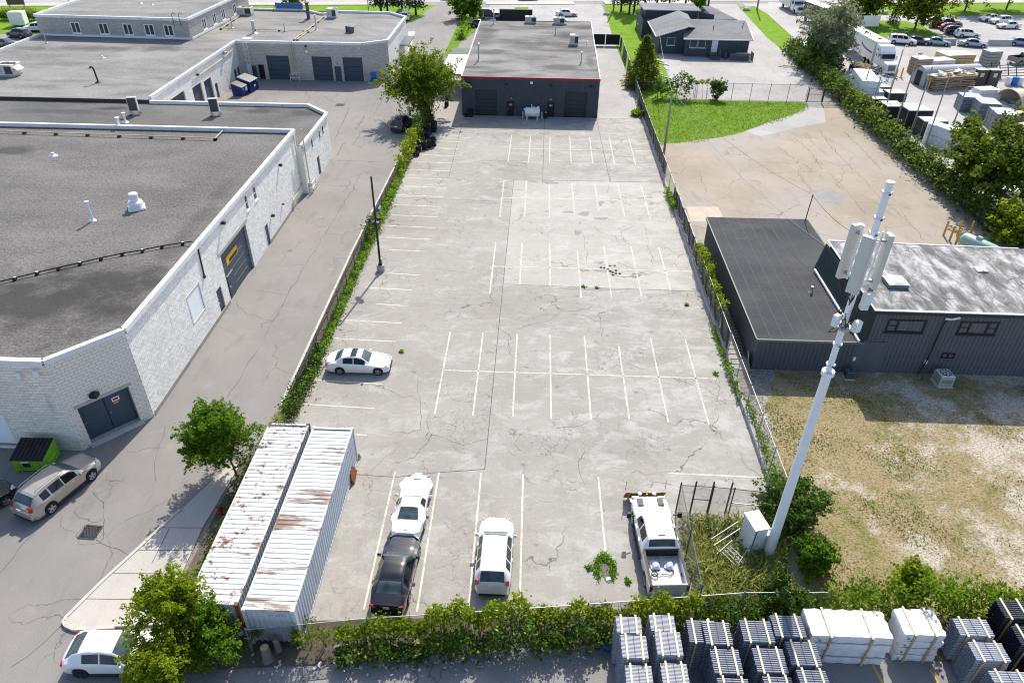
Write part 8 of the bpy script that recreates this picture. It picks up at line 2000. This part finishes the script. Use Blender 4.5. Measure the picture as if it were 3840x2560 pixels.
# litter at the alley edge
cn = thing('traffic_cone', 'orange and white cone lying in the alley litter', 'cone', (-3.55, 19.35, .18), R(20)); M_OR = pm('cone_orange', (.62, .10, .02), .6)
for a, b, r0, r1, mt in ((0, .22, .2, .15, M_OR), (.22, .36, .15, .11, M_SIGNW), (.36, .5, .11, .075, M_OR), (.5, .6, .075, .05, M_SIGNW), (.6, .72, .05, .02, M_OR)): MB().tube((a, 0, 0), (b, 0, 0), r0, 12, r1).build('cone_band', mt, cn)
B((-.02, 0, .02), (.04, .4, .4)).build('base', M_OR, cn)
dl = thing('delineator_post', 'orange delineator post leaning in the undergrowth', 'post', (-3.9, 19.2, 0)); MB().tube((0, 0, 0), (.08, .1, 1.0), .06, 10).build('tube', M_OR, dl); MB().tube((.06, .075, .75), (.064, .08, .84), .063, 10).build('band', M_SIGNW, dl)
for i, (p, q, w, mt, lb) in enumerate((((-5.1, 19.55, .9), (-4.65, 19.15, .1), .09, pm('pink_board', (.55, .38, .36), .7), 'faded pink plank leaning against the vines'), ((-5.2, 18.75, .06), (-4.2, 18.95, .1), .12, M_SIGNW, 'long white board lying at the alley edge'), ((-8.6, 19.05, .2), (-7.6, 19.2, .3), .1, M_POST, 'grey plank under the sparse vine'), ((-6.2, 18.6, .05), (-5.7, 19.0, .3), .1, M_WOOD, 'brown timber offcut in the litter'), ((-9.3, 18.0, .05), (-9.0, 18.35, .06), .12, M_SIGNW, 'white board scrap at the alley corner'), ((-2.05, 19.35, .3), (-2.2, 19.6, 1.5), .05, M_SIGNW, 'thin white stake standing in the undergrowth'))):
    o = thing('plank', lb, 'board', ((p[0] + q[0]) / 2, (p[1] + q[1]) / 2, 0), 0, 'boards in the litter'); MB().beam(p, q, w, .04).build('board', mt, o, world=True)
rr = random.Random(9); lt = MB()
for i in range(170):
    x = rr.uniform(-12.5, 3.5); y = 19.0 + .12 * (x + 5) * .9 - .55 + rr.gauss(0, .28); s = rr.uniform(.04, .16)
    lt.box((x, y, .05 + rr.random() * .06), (s, s * rr.uniform(.3, 1), .02), rr.uniform(0, 3), rr.uniform(-.5, .5), rr.uniform(-.5, .5))
tag(lt.build('litter', dirty('litter_mix', (.6, .6, .58), dirt=(.16, .12, .09), amt=.9, scale=1.6, thr=.42)), 'scraps of litter strewn along the alley edge', 'litter', kind='stuff')

# ------------------------------------------------------------------ pipe bundles and wrapped stacks by the alley
M_PIPEB = pm('pipe_blue_grey', (.16, .18, .23), .42, .12, 3, spec=.5)
M_PIPEL = pm('pipe_pale', (.34, .36, .41), .42, .10, 3, spec=.5)
M_PIPED = pm('pipe_dark', (.035, .04, .055), .42, .15, 3, spec=.5)
PIPE = {}
def pipe_bundle(label, x0, x1, y0, y1, zt, d, mat, group, rot=0.0):
    L, D = x1 - x0, y1 - y0; n = int(D / d); d = D / n; rows = int(zt / (d * .93))
    o = thing('pipe_bundle', label, 'pipe bundle', ((x0 + x1) / 2, (y0 + y1) / 2, 0), rot, group)
    key = (round(L, 1), round(d, 4), mat.name); proto = PIPE.get(key)
    for i in range(n):
        if proto is None:
            q = MB().tube((-L / 2, 0, 0), (L / 2, 0, 0), d * .49, 10, cap=False).build('pipe', mat, o, smooth=True); proto = PIPE[key] = q.data
        else:
            q = bpy.data.objects.new('pipe', proto); COL.objects.link(q); q.parent = o
        q.location = (RNG.uniform(-.015, .015), -D / 2 + d * (i + .5), zt - d / 2)
    m = MB()
    for r in range(1, rows):
        for i in range(n):
            j = RNG.uniform(-.02, .02)
            vis = i == 0 or i == n - 1
            m.tube((-L / 2 + j, -D / 2 + d * (i + (.5 if r % 2 == 0 else .75)), zt - d * (.5 + .93 * r)), (L / 2 + j, -D / 2 + d * (i + (.5 if r % 2 == 0 else .75)), zt - d * (.5 + .93 * r)), d * .49, 6, cap=False)
    m.build('pipe_rows', mat, o, smooth=80)['kind'] = 'stuff'
    for k in (-.30, .30):
        MB().box((k * L, 0, zt + .02), (.085, D + .16, .05)).build('batten', M_WOODL, o)
        for s in (-1, 1): B((k * L, s * (D / 2 + .05), zt / 2), (.08, .05, zt)).build('stake', M_WOOD, o)
    MB().box((0, 0, zt + .005), (.02, D + .02, .012)).build('strap', M_TRIMB, o)
    return o
for lb, x0, x1, y0, y1, z in (('first in the left column of slim pale pipes, against the vines', 4.25, 5.35, 18.85, 19.65, 2.5), ('second in the left column of slim pale pipes', 4.35, 5.45, 17.55, 18.6, 2.7), ('third in the left column of slim pale pipes, at the bottom edge', 4.45, 5.55, 16.3, 17.35, 2.5),
                              ('first in the second column of slim pale pipes, against the vines', 5.75, 6.85, 19.0, 19.8, 2.5), ('second in the second column of slim pale pipes', 5.85, 6.95, 17.75, 18.85, 2.7), ('third in the second column of slim pale pipes, at the bottom edge', 5.95, 7.05, 16.4, 17.5, 2.5)):
    pipe_bundle('bundle ' + lb, x0, x1, y0, y1, z, .06, M_PIPEL, 'slim pipe bundles')
for lb, a, b, z in (('dark pipes half hidden behind its neighbour at the vine end', (7.48, 19.89, 2.10), (8.73, 18.78, 2.10), 2.1), ('first in the third column of dark pipes', (8.13, 19.70, 2.30), (9.30, 18.60, 2.30), 2.3), ('first in the fourth column of dark pipes', (9.81, 19.85, 2.30), (11.18, 18.79, 2.30), 2.3), ('first in the fifth column of dark pipes, beside the long wrapped stack', (11.26, 20.17, 2.30), (12.64, 19.11, 2.30), 2.3),
                    ('second in the third column of dark pipes', (8.25, 18.46, 2.20), (9.48, 17.32, 2.20), 2.2), ('second in the fourth column of dark pipes', (10.09, 18.57, 2.20), (11.41, 17.45, 2.20), 2.2), ('second in the fifth column of dark pipes', (11.63, 18.95, 2.20), (12.94, 17.84, 2.20), 2.2), ('third in the third column of dark pipes, cut by the bottom edge', (8.30, 17.13, 2.20), (9.59, 16.04, 2.20), 2.2), ('third in the fourth column of dark pipes, cut by the bottom edge', (10.24, 17.28, 2.20), (11.44, 16.21, 2.20), 2.2), ('third in the fifth column of dark pipes, cut by the bottom edge', (11.74, 17.64, 2.20), (12.99, 16.50, 2.20), 2.2)):
    pipe_bundle('bundle ' + lb, a[0], b[0], b[1], a[1], z, .098, M_PIPEB, 'dark pipe bundles')
for lb, a, b, z in (('of pale pipes beside the short wrapped stack', (19.69, 20.58, 2.00), (21.21, 19.71, 2.00), 2.0), ('of pale pipes in the middle of the right group', (19.82, 19.41, 2.00), (21.30, 18.52, 2.00), 2.0), ('of pale pipes cut by the bottom edge', (20.06, 18.07, 2.00), (21.61, 17.22, 2.00), 2.0)):
    pipe_bundle('bundle ' + lb, a[0], b[0], b[1], a[1], z, .098, M_PIPEL, 'pale pipe bundles')
for lb, a, b, z in (('of near-black pipes under the thicket at the right edge', (22.02, 21.51, 2.20), (23.25, 20.54, 2.20), 2.2), ('of near-black pipes cut by the right edge', (22.03, 20.16, 2.20), (23.36, 19.20, 2.20), 2.2), ('of near-black pipes low at the right edge', (22.31, 19.32, 1.60), (23.67, 18.46, 1.60), 1.6)):
    pipe_bundle('bundle ' + lb, a[0], b[0], b[1], a[1], z, .098, M_PIPED, 'black pipe bundles')
t = NT('white_wrap'); t.col(t.ramp(t.noise(3, 4), [(.3, (.70, .70, .70)), (.7, (.82, .82, .82))])); t.set(.38, 0, .4); t.bump(t.noise(5, 6, .7, t.mapping((1, 3, .7)), .8), .7, .06); M_WRAP = t.m
def wrap_pack(parent, x0, y0, z0, x1, y1, z1, seed, mat=None):
    """plastic-wrapped pack with slumped, creased faces"""
    rr = np.random.default_rng(seed); n = [max(3, int((x1 - x0) / .18)), max(3, int((y1 - y0) / .18)), 4]; m = MB(); idx = {}
    ph = rr.uniform(0, 6, 6)
    def vid(i, j, k):
        if (i, j, k) not in idx:
            u = [i / n[0], j / n[1], k / n[2]]; p = [x0 + (x1 - x0) * u[0], y0 + (y1 - y0) * u[1], z0 + (z1 - z0) * u[2]]
            w = .018 * (math.sin(9 * p[0] + ph[0] + 7 * p[2]) + math.sin(11 * p[1] + ph[1] - 5 * p[2]) + .7 * math.sin(23 * p[0] + 17 * p[1] + ph[2]))
            for a in range(3):
                if u[a] in (0.0, 1.0) and not (a == 2 and u[2] == 0): p[a] += w * (1 if u[a] else -1)
            c = sum(1 for a in range(3) if u[a] in (0.0, 1.0))
            if c >= 2:
                for a in (0, 1): p[a] += (.02 if u[a] == 0 else -.02 if u[a] == 1 else 0)
            idx[(i, j, k)] = len(m.v); m.v.append(tuple(p))
        return idx[(i, j, k)]
    for i in range(n[0]):
        for j in range(n[1]): m.f.append((vid(i, j, n[2]), vid(i + 1, j, n[2]), vid(i + 1, j + 1, n[2]), vid(i, j + 1, n[2])))
    for k in range(n[2]):
        for i in range(n[0]):
            m.f.append((vid(i, 0, k), vid(i + 1, 0, k), vid(i + 1, 0, k + 1), vid(i, 0, k + 1))); m.f.append((vid(i + 1, n[1], k), vid(i, n[1], k), vid(i, n[1], k + 1), vid(i + 1, n[1], k + 1)))
        for j in range(n[1]):
            m.f.append((vid(0, j + 1, k), vid(0, j, k), vid(0, j, k + 1), vid(0, j + 1, k + 1))); m.f.append((vid(n[0], j, k), vid(n[0], j + 1, k), vid(n[0], j + 1, k + 1), vid(n[0], j, k + 1)))
    return m.build('pack', mat or M_WRAP, parent, smooth=50)
M_TAGG = pm('green_tag', (.02, .35, .14), .6)
def wrap_stack(label, x0, y0, x1, y1, zt, n, seed):
    o = thing('wrapped_stack', label, 'wrapped stack', ((x0 + x1) / 2, (y0 + y1) / 2, 0), 0, 'white wrapped stacks'); w, d = (x1 - x0) / 2, (y1 - y0) / 2; h = zt / n
    rr = random.Random(seed)
    for i in range(n):
        a, b = rr.uniform(-.06, .06), rr.uniform(-.04, .04)
        wrap_pack(o, -w + a, -d + b, i * h + .03, w + a, d + b, (i + 1) * h - .015, seed + i)
        B((-w * .8, -d - .05, i * h + h * .5), (.09, .015, .09)).build('tag', M_TAGG, o)
    for k in (-.55, .45):
        B((k * w, 0, zt + .03), (.09, d * 2 + .16, .05)).build('batten', M_WOODL, o); B((k * w, -d - .07, zt / 2), (.085, .05, zt)).build('stake', M_WOOD, o)
    return o
wrap_stack('long white shrink-wrapped stack of four packs by the alley', 13.0, 19.35, 16.65, 20.75, 2.05, 4, 31); wrap_stack('short white shrink-wrapped stack of four packs by the alley', 17.2, 19.6, 19.05, 20.95, 2.05, 4, 47)
strip('bay_line', (16.21, 19.57), (16.35, 18.48), .1, .012, M_SIGNY, bpy.data.objects['alley']); strip('bay_line', (18.81, 19.25), (18.86, 18.59), .1, .012, M_SIGNY, bpy.data.objects['alley'])
bt_ = thing('tarpaulin', 'crumpled blue tarpaulin beside the slim pipes', 'tarpaulin', (4.05, 19.75, 0)); wrap_pack(bt_, -.3, -.25, 0, .3, .25, .3, 77, M_BB); B((.1, -.2, .05), (.3, .2, .05), rz=.6).build('fold', M_BB, bt_)

# ------------------------------------------------------------------ storage yard at the right
M_CRATE = pm('crate_dark', (.022, .028, .036), .5, .15, 2); M_CRTOP = pm('crate_top', (.52, .55, .58), .45, .1, 2)
def crate(label, p, w, d, h, n, group='dark crates', rz=.06):
    o = thing('crate', label, 'crate', (*p, 0), rz, group); hh = h / n
    for i in range(n): MB().cbox((0, 0, hh * i + hh / 2), (w, d, hh - .05), .04).build('tier', M_CRATE, o)
    B((0, 0, h + .01), (w * .94, d * .94, .03)).build('top_sheet', M_CRTOP, o)
    for y in (-.42, .42): B((0, y * d, h + .03), (w + .12, .07, .05)).build('batten', M_WOODL, o); B((-w / 2 - .03, y * d, h / 2), (.05, .07, h)).build('stake', M_WOOD, o); B((w / 2 + .03, y * d, h / 2), (.05, .07, h)).build('stake', M_WOOD, o)
for p, w, d, h, n, lb in (((50.5, 110.6), 2.4, 2.0, 1.6, 2, 'dark crate furthest along the hedge'), ((51.0, 106.6), 2.6, 2.2, 1.9, 2, 'dark crate on the right of the second pair'), ((48.2, 105.0), 2.2, 1.6, 1.4, 2, 'dark crate on the left of the second pair'), ((48.9, 102.6), 2.6, 1.6, 1.5, 2, 'dark crate right behind the second lamp post'), ((48.6, 100.6), 2.4, 1.5, 1.7, 2, 'dark crate just before the tall stack'), ((51.0, 101.2), 2.2, 1.6, 1.7, 2, 'dark crate set back to the right of the lamp posts'), ((50.0, 97.2), 3.2, 2.6, 2.4, 3, 'tall three-tier dark crate stack'), ((50.4, 93.3), 3.0, 2.2, 2.2, 3, 'dark crate stack nearest the white drums')):
    crate(lb, p, w, d, h, n)
for i, (p, z, lb) in enumerate((((49.01, 89.87), 0, 'left'), ((49.68, 88.95), 0, 'middle'), ((50.13, 88.04), 0, 'right'), ((50.82, 87.52), 0, 'far right'))):
    for k in range(2):
        o = thing('drum', ('upper' if k else 'lower') + ' white drum at the ' + lb + ' of the drum row', 'drum', (p[0] + .5, p[1] + .6, k * 1.3), 0, 'white drums'); MB().lathe((0, 0, 0), [(.88, 0), (.92, .05), (.92, 1.2), (.88, 1.26)], 20).build('shell', M_WRAP, o, smooth=True); MB().lathe((0, 0, 1.262), [(.85, 0), (.3, .01)], 20).build('lid', M_SIGNW, o)
ws = thing('wrapped_stack', 'tall crumpled white shrink-wrapped load behind the yard hedge', 'wrapped stack', (48.4, 111.5, 0), -.15)
for i in range(3): wrap_pack(ws, -1.3, -4.6 + .3 * i, i * 1.0, 1.3, 4.4 - .7 * i, i * 1.0 + .98, 61 + i)
w2 = thing('wrapped_stack', 'smaller white wrapped load beside the dark crates', 'wrapped stack', (49.6, 107.6, 0), -.1); wrap_pack(w2, -.9, -.9, 0, .9, .9, .9, 66); wrap_pack(w2, -.8, -.8, .92, .8, .8, 1.7, 67)
sk_ = thing('scrap_skip', 'open skip heaped with split timber beside the lorry', 'skip', (52.6, 122.6, 0), R(-75))
for y in (-1.1, 1.1): B((0, y, .6), (4.4, .08, 1.2)).build('skip_side', M_DBLUE, sk_)
for x in (-2.2, 2.2): B((x, 0, .6), (.08, 2.2, 1.2)).build('skip_end', M_DBLUE, sk_)
B((0, 0, .1), (4.3, 2.1, .1)).build('skip_floor', M_DBLUE, sk_)
rr = random.Random(5); m = MB()
for i in range(90): m.box((rr.uniform(-1.9, 1.9), rr.uniform(-.9, .9), 1.0 + rr.random() * .6), (rr.uniform(.6, 1.6), .12, .05), rr.uniform(0, 3), rr.uniform(-.3, .3), rr.uniform(-.3, .3))
m.build('scrap_timber', M_WOOD, sk_)['kind'] = 'stuff'
sp = thing('scrap_cage', 'wide wire cage full of pale scrap metal', 'cage', (51.2, 117.3, 0), R(-68)); m = MB()
for i in range(240): m.box((rr.uniform(-3.2, 3.2), rr.uniform(-1.5, 1.5), .7 + rr.random() * .9), (rr.uniform(.2, 1.0), rr.uniform(.05, .3), .03), rr.uniform(0, 3), rr.uniform(-.6, .6), rr.uniform(-.6, .6))
m.build('scrap', dirty('scrap_mix', (.62, .63, .64), dirt=(.10, .10, .11), amt=.9, scale=.9, thr=.48), sp)['kind'] = 'stuff'
for x in (-3.4, 0, 3.4):
    for y in (-1.7, 1.7): MB().tube((x, y, 0), (x, y, 1.7), .05, 6).build('cage_post', M_POST, sp)
for y in (-1.7, 1.7):
    for z in (.3, 1.0, 1.7): MB().tube((-3.4, y, z), (3.4, y, z), .035, 6).build('cage_rail', M_POST, sp)
for x in (1.2, 2.4): B((x, -.9, 1.62), (.9, .7, .05), rx=.3).build('green_sheet', pm('sheet_green', (.03, .35, .22), .6), sp)
hp = thing('hoop_shelter', 'grey rounded hoop shelter in the storage yard', 'shelter', (64.0, 118.6, 0), R(12)); M_HOOP = pm('hoop_grey', (.40, .42, .44), .5, .08, 1)
m = MB(); N = 14
for x in (-5, 5): m.v += [(x, 1.7 * math.cos(math.pi * i / N), 2.8 * math.sin(math.pi * i / N) ** .8) for i in range(N + 1)]
m.f = [(i, N + 1 + i, N + 2 + i, i + 1) for i in range(N)]; m.build('skin', M_HOOP, hp, smooth=True)
m = MB(); m.v = [(-4.95, 1.65 * math.cos(math.pi * i / N), 2.7 * math.sin(math.pi * i / N) ** .8) for i in range(N + 1)]; m.f = [tuple(range(N + 1))]; m.build('end_wall', M_HOOP, hp); MB().b2(-5.0, -.6, 0, -4.97, .7, 2.1).build('doorway', M_BLACK, hp)
m = MB(); m.v = [(4.95, 1.65 * math.cos(math.pi * i / N), 2.7 * math.sin(math.pi * i / N) ** .8) for i in range(N + 1)]; m.f = [tuple(range(N, -1, -1))]; m.build('end_wall', M_HOOP, hp)
M_CARD = pm('cardboard', (.30, .23, .16), .9, .3, 2)
for i, (p, s, lb) in enumerate((((61.23, 114.72), 3.2, 'left heap of flattened cardboard in front of the hoop shelter'), ((63.55, 115.48), 2.2, 'middle heap of flattened cardboard, topped with white sheets'), ((65.40, 115.92), 3.4, 'right heap of flattened cardboard in front of the hoop shelter'))):
    o = thing('cardboard_bale', lb, 'cardboard', (p[0], p[1] + .5, 0), R(14), 'cardboard heaps')
    for k in range(13): B((rr.uniform(-.25, .25), rr.uniform(-.2, .2), .1 + k * .17), (s * rr.uniform(.85, 1.05), 1.5 * rr.uniform(.85, 1.1), .12), rr.uniform(-.12, .12), rr.uniform(-.08, .08), rr.uniform(-.06, .06)).build('sheet', M_CARD if k < 11 else M_WOODL, o)
    for k in range(4): B((rr.uniform(-s * .4, s * .4), rr.uniform(-.4, .4), 2.4 + .1 * k), (.9, .8, .04), rr.uniform(0, 3), rr.uniform(-.5, .5), rr.uniform(-.4, .4)).build('loose_sheet', M_SIGNW if k % 2 else M_CARD, o)
M_OSB = pm('osb', (.52, .38, .19), .8, .15, 2)
for p, s, mt, lb in (((62.3, 124.6), (2.6, 2.2, 2.4), M_CARD, 'broken-down crate stack beside the yellow posts'), ((65.8, 126.2), (4.6, 2.3, 1.9), M_UNIT, 'long pale stack of boards behind the hoop shelter'), ((69.9, 129.2), (5.2, 3.2, 2.2), M_OSB, 'tan stack of timber boards behind the hoop shelter'), ((73.4, 129.6), (2.6, 1.6, 1.0), M_UNIT, 'low pale stack right of the tan timber'), ((73.5, 125.3), (2.4, 1.8, 3.6), pm('block_pallet', (.33, .30, .27), .9, .2, 2), 'tall grey stack of block pallets')):
    o = thing('board_stack', lb, 'stack', (*p, 0), R(12), 'board stacks'); n = max(2, int(s[2] / .45))
    for k in range(n): MB().cbox((rr.uniform(-.05, .05), rr.uniform(-.05, .05), (k + .5) * s[2] / n), (s[0], s[1], s[2] / n - .06), .02).build('layer', mt, o)
    B((0, 0, s[2] + .01), (s[0] * .98, s[1] * .98, .03)).build('cover_sheet', M_SIGNW, o)
for p, h, lb in (((57.3, 121.0), 1.4, 'left yellow guard post by the lorry'), ((58.3, 121.4), 1.6, 'right yellow guard post by the lorry'), ((59.6, 114.6), 1.9, 'tall yellow guard post at the hoop shelter corner')):
    o = thing('bollard', lb, 'bollard', (*p, 0), 0, 'yellow guard posts'); MB().tube((0, 0, 0), (0, 0, h), .12, 10).build('post', MATS['safety_yellow'], o); B((0, 0, .05), (.5, .5, .1)).build('foot', M_STEP, o)
for x, lb in ((68.5, 'left'), (70.5, 'right')):
    o = thing('utility_box', lb + ' grey utility cabinet with a warning label', 'cabinet', (x, 117.9, 0), R(5), 'utility cabinets'); MB().cbox((0, 0, 1.2), (1.7, 1.2, 2.4), .05).build('casing', M_POSTB, o); B((0, -.61, 1.7), (.6, .02, .6)).build('label', pm('label_pink', (.6, .48, .45), .6), o); B((0, 0, 2.45), (1.8, 1.3, .08)).build('lid', M_POST, o)
for x, mt, lb in ((73.6, M_WRAP, 'white barrel on the left of three'), (74.5, M_BB, 'blue barrel between two white ones'), (75.4, M_WRAP, 'white barrel on the right of three')):
    o = thing('barrel', lb, 'barrel', (x, 118.5, 0), 0, 'barrels'); MB().lathe((0, 0, 0), [(.42, 0), (.45, .08), (.45, 1.15), (.40, 1.25)], 14).build('drum', mt, o, smooth=True); MB().tube((.1, 0, 1.25), (.1, 0, 1.3), .08, 8).build('bung', mt, o)
o = thing('pipe_rack', 'dark metal pipe rack along the back of the storage yard', 'rack', (78, 122.8, 0), R(8))
for k in range(5): MB().tube((-5, 0, .4 + .4 * k), (5, .3 * k, .4 + .4 * k), .06, 6).build('rail', M_POSTB, o)
for k in range(8): MB().beam((-5 + 1.4 * k, -.2, 0), (-5 + 1.4 * k, 1.4, 2.2), .1, .1).build('frame', M_POSTB, o)
for a, b, lb in (((75.46, 145.63), (78.00, 145.68), 'left concrete road barrier in the far car park'), ((84.03, 145.70), (88.41, 145.91), 'right concrete road barrier in the far car park')):
    o = thing('road_barrier', lb, 'barrier', (*mid(a, b), 0), math.atan2(b[1] - a[1], b[0] - a[0]), 'road barriers'); L = math.hypot(b[0] - a[0], b[1] - a[1]) / 2
    MB().add([(s * L, y, z) for s in (-1, 1) for y, z in ((-.4, 0), (-.3, .3), (-.12, 1.0), (.12, 1.0), (.3, .3), (.4, 0))], [(0, 1, 2, 3, 4, 5), (11, 10, 9, 8, 7, 6)] + [(i, 6 + i, 6 + (i + 1) % 6, (i + 1) % 6) for i in range(6)]).build('wall', M_STEP, o); B((0, 0, 1.02), (2 * L, .26, .05)).build('yellow_cap', M_WOODL, o)
for p, s, lb in (((60.12, 103.98), (2.6, 2.4, 2.0), 'blue-grey strapped bundle on the left of the pale stock'), ((60.78, 100.69), (2.6, 3.0, 2.2), 'blue-grey strapped bundle in the middle of the pale stock'), ((60.49, 95.77), (2.8, 3.2, 2.3), 'blue-grey strapped bundle on the right of the pale stock')):
    o = thing('strapped_bundle', lb, 'bundle', (p[0] + .8, p[1] + 1.2, 0), R(-8), 'strapped bundles')
    for k in range(4): MB().cbox((0, 0, (k + .5) * s[2] / 4), (s[0], s[1], s[2] / 4 - .05), .02).build('layer', M_PIPEB, o)
    B((0, 0, s[2] + .01), (s[0], s[1], .03)).build('top_sheet', M_CRTOP, o)
    for k in (-.35, 0, .35): B((0, k * s[1], s[2] / 2 + .02), (s[0] + .08, .09, s[2] + .06)).build('strap', M_POST, o)
for p, lb in (((63.53, 97.28), 'upper pallet tower at the right edge of the yard'), ((62.01, 92.55), 'lower pallet tower at the right edge of the yard')):
    o = thing('pallet_stack', lb, 'pallets', (*p, 0), .4, 'pallet towers')
    for k in range(9):
        B((0, 0, .15 + k * .24), (2.0, 1.6, .05), rr.uniform(-.1, .1)).build('deck', M_OSB, o)
        for x in (-.8, 0, .8): B((x, 0, .04 + k * .24), (.12, 1.5, .12), 0).build('bearer', M_WOOD, o)
for p, lb in (((66.08, 105.91), 'white coil roll left of two beside the bundles'), ((67.98, 106.05), 'white coil roll right of two beside the bundles'), ((68.94, 108.17), 'white coil roll behind the other two')):
    o = thing('pipe_coil', lb, 'coil', (*p, 0), 0, 'pipe coils'); MB().lathe((0, 0, 0), [(.6, 0), (1.2, 0), (1.3, .4), (1.2, .85), (.6, .85), (.6, 0)], 20, cap=False).build('coil', M_WRAP, o, smooth=True); MB().lathe((0, 0, .87), [(.9, 0), (.8, .01)], 20, cap=False).build('band', M_POST, o)
wl_ = thing('wrapped_stack', 'rounded white wrapped load behind the strapped bundles', 'wrapped stack', (*(64.26, 107.82), 0), .2); wrap_pack(wl_, -1.8, -1.2, 0, 1.8, 1.2, 1.7, 91); wrap_pack(wl_, -1.5, -1.0, 1.7, 1.5, 1.0, 2.3, 92)
lf = thing('forklift', 'yellow lift arm resting beside the tan shelter at the right edge', 'lift', (*(69.43, 110.32), 0), .05); B((0, 0, .4), (7, .5, .35)).build('boom', MATS['safety_yellow'], lf); MB().beam((3, 0, .5), (3.4, 0, 2.2), .4, .3).build('upright', MATS['safety_yellow'], lf)
tn = thing('tan_shelter', 'tan fabric shelter with curved ribs at the right edge', 'shelter', (*(70.09, 105.70), 0), R(12)); m = MB()
for x in (-4, 4): m.v += [(x, 2.6 * math.cos(math.pi * i / N), 2.9 * math.sin(math.pi * i / N) ** .8) for i in range(N + 1)]
m.f = [(i, N + 1 + i, N + 2 + i, i + 1) for i in range(N)]; m.build('skin', pm('tan_fabric', (.56, .50, .38), .8), tn, smooth=True)
for x in (-4, -1.3, 1.3, 4): MB().path([(x, 2.65 * math.cos(math.pi * i / N), 2.95 * math.sin(math.pi * i / N) ** .8) for i in range(N + 1)], .05, 5).build('rib', M_POST, tn)
# dark steel stock behind the right-hand trees
for i, (p, lb) in enumerate((((50.5, 79), 'first low stack of dark lengths behind the broad maple'), ((51, 72), 'second low stack of dark lengths behind the broad maple'), ((53, 66), 'third low stack of dark lengths at the right edge'))):
    o = thing('steel_stack', lb, 'stack', (*p, 0), R(-4), 'dark steel stacks')
    for k in range(12): B((-1.5 + .27 * k, 0, .5), (.2, 5.6, 1.0)).build('length', M_PIPED, o)
    B((0, .3, 1.02), (3.3, 5.0, .03)).build('top_sheet', M_CRTOP, o)
# street furniture far off
for p, s, lb in (((75.73, 174.09), 1.0, 'boulder on the lawn by the small spruce'), ((65.17, 173.29), 1.2, 'boulder on the lawn by the dark lamp'), ((14.51, 166.92), .8, 'white rock beside the tall utility pole'), ((45.93, 174.77), .9, 'rock on the narrow lawn')):
    o = thing('boulder', lb, 'boulder', (*p, 0), 0, 'boulders'); m = MB(); q = random.Random(int(p[0]))
    m.lathe((0, 0, -.1), [(s * .8, 0), (s, .3 * s), (s * .75, .7 * s), (s * .2, .85 * s)], 9); m.v = [(x * q.uniform(.8, 1.15), y * q.uniform(.6, .9), z) for x, y, z in m.v]; m.build('rock', M_STEP, o, smooth=True)
for p, s, mt, lb in (((66.42, 169.68), (3.2, 1.8), M_GALV, 'grey sign panel on posts beside the maple'), ((65.77, 155.84), (3.6, 2.0), M_WRAP, 'white board on the lawn behind the lorry'), ((-109.28, 160.48), (3.4, 1.4), pm('brown_sign', (.14, .09, .07), .7), 'brown sign board on two posts on the office lawn')):
    o = thing('sign_board', lb, 'sign', (*p, 0), .2, 'lawn signs'); B((0, 0, 1.4 + s[1] / 2 - .5), (s[0], .08, s[1])).build('panel', mt, o)
    for x in (-.42, .42): B((x * s[0], .06, 1.0), (.12, .1, 2.0)).build('post', M_POSTB, o)
o = thing('utility_box', 'white cabinet on legs in the office car park', 'cabinet', (*(-99.60, 145.39), 0), .2); MB().cbox((0, 0, 1.5), (2.6, 2.0, 2.2), .1).build('casing', M_WHITE, o)
for x in (-1, 1): B((x, 0, .2), (.2, 1.6, .4)).build('leg', M_GALV, o)
o = thing('canopy', 'white flat canopy beside the workshop wall', 'canopy', (-12.0, 112, 0)); B((0, 0, 3.0), (3.6, 11, .12)).build('roof', M_COPING, o)
for x in (-1.6, 1.6):
    for y in (-5, 5): MB().tube((x, y, 0), (x, y, 3.0), .06, 8).build('post', M_POST, o)
o = thing('trailer', 'black-framed trailer behind the white canopy', 'trailer', (-12.2, 121.5, 0)); B((0, 0, 1.5), (3.2, 4.2, 1.8)).build('cage', M_BLACK, o); B((0, 0, 2.5), (3.4, 4.4, .12)).build('cover', pm('tarp_green', (.05, .09, .07), .7), o)
for i, p in enumerate(((21.13, 131.65), (20.83, 128.66), (21.19, 126.54), (21.17, 123.77), (19.65, 120.98), (20.40, 118.47), (20.15, 114.94))):
    o = thing('wheel_stop', ['first', 'second', 'third', 'fourth', 'fifth', 'sixth', 'last'][i] + ' concrete wheel stop along the house yard edge, counted from the house', 'wheel stop', (*p, 0), R(100 + 20 * (i % 3)), 'wheel stops'); MB().cbox((0, 0, .08), (1.9, .25, .16), .04).build('block', M_UNIT, o); B((0, 0, .165), (.3, .06, .01)).build('pin', M_POSTB, o)
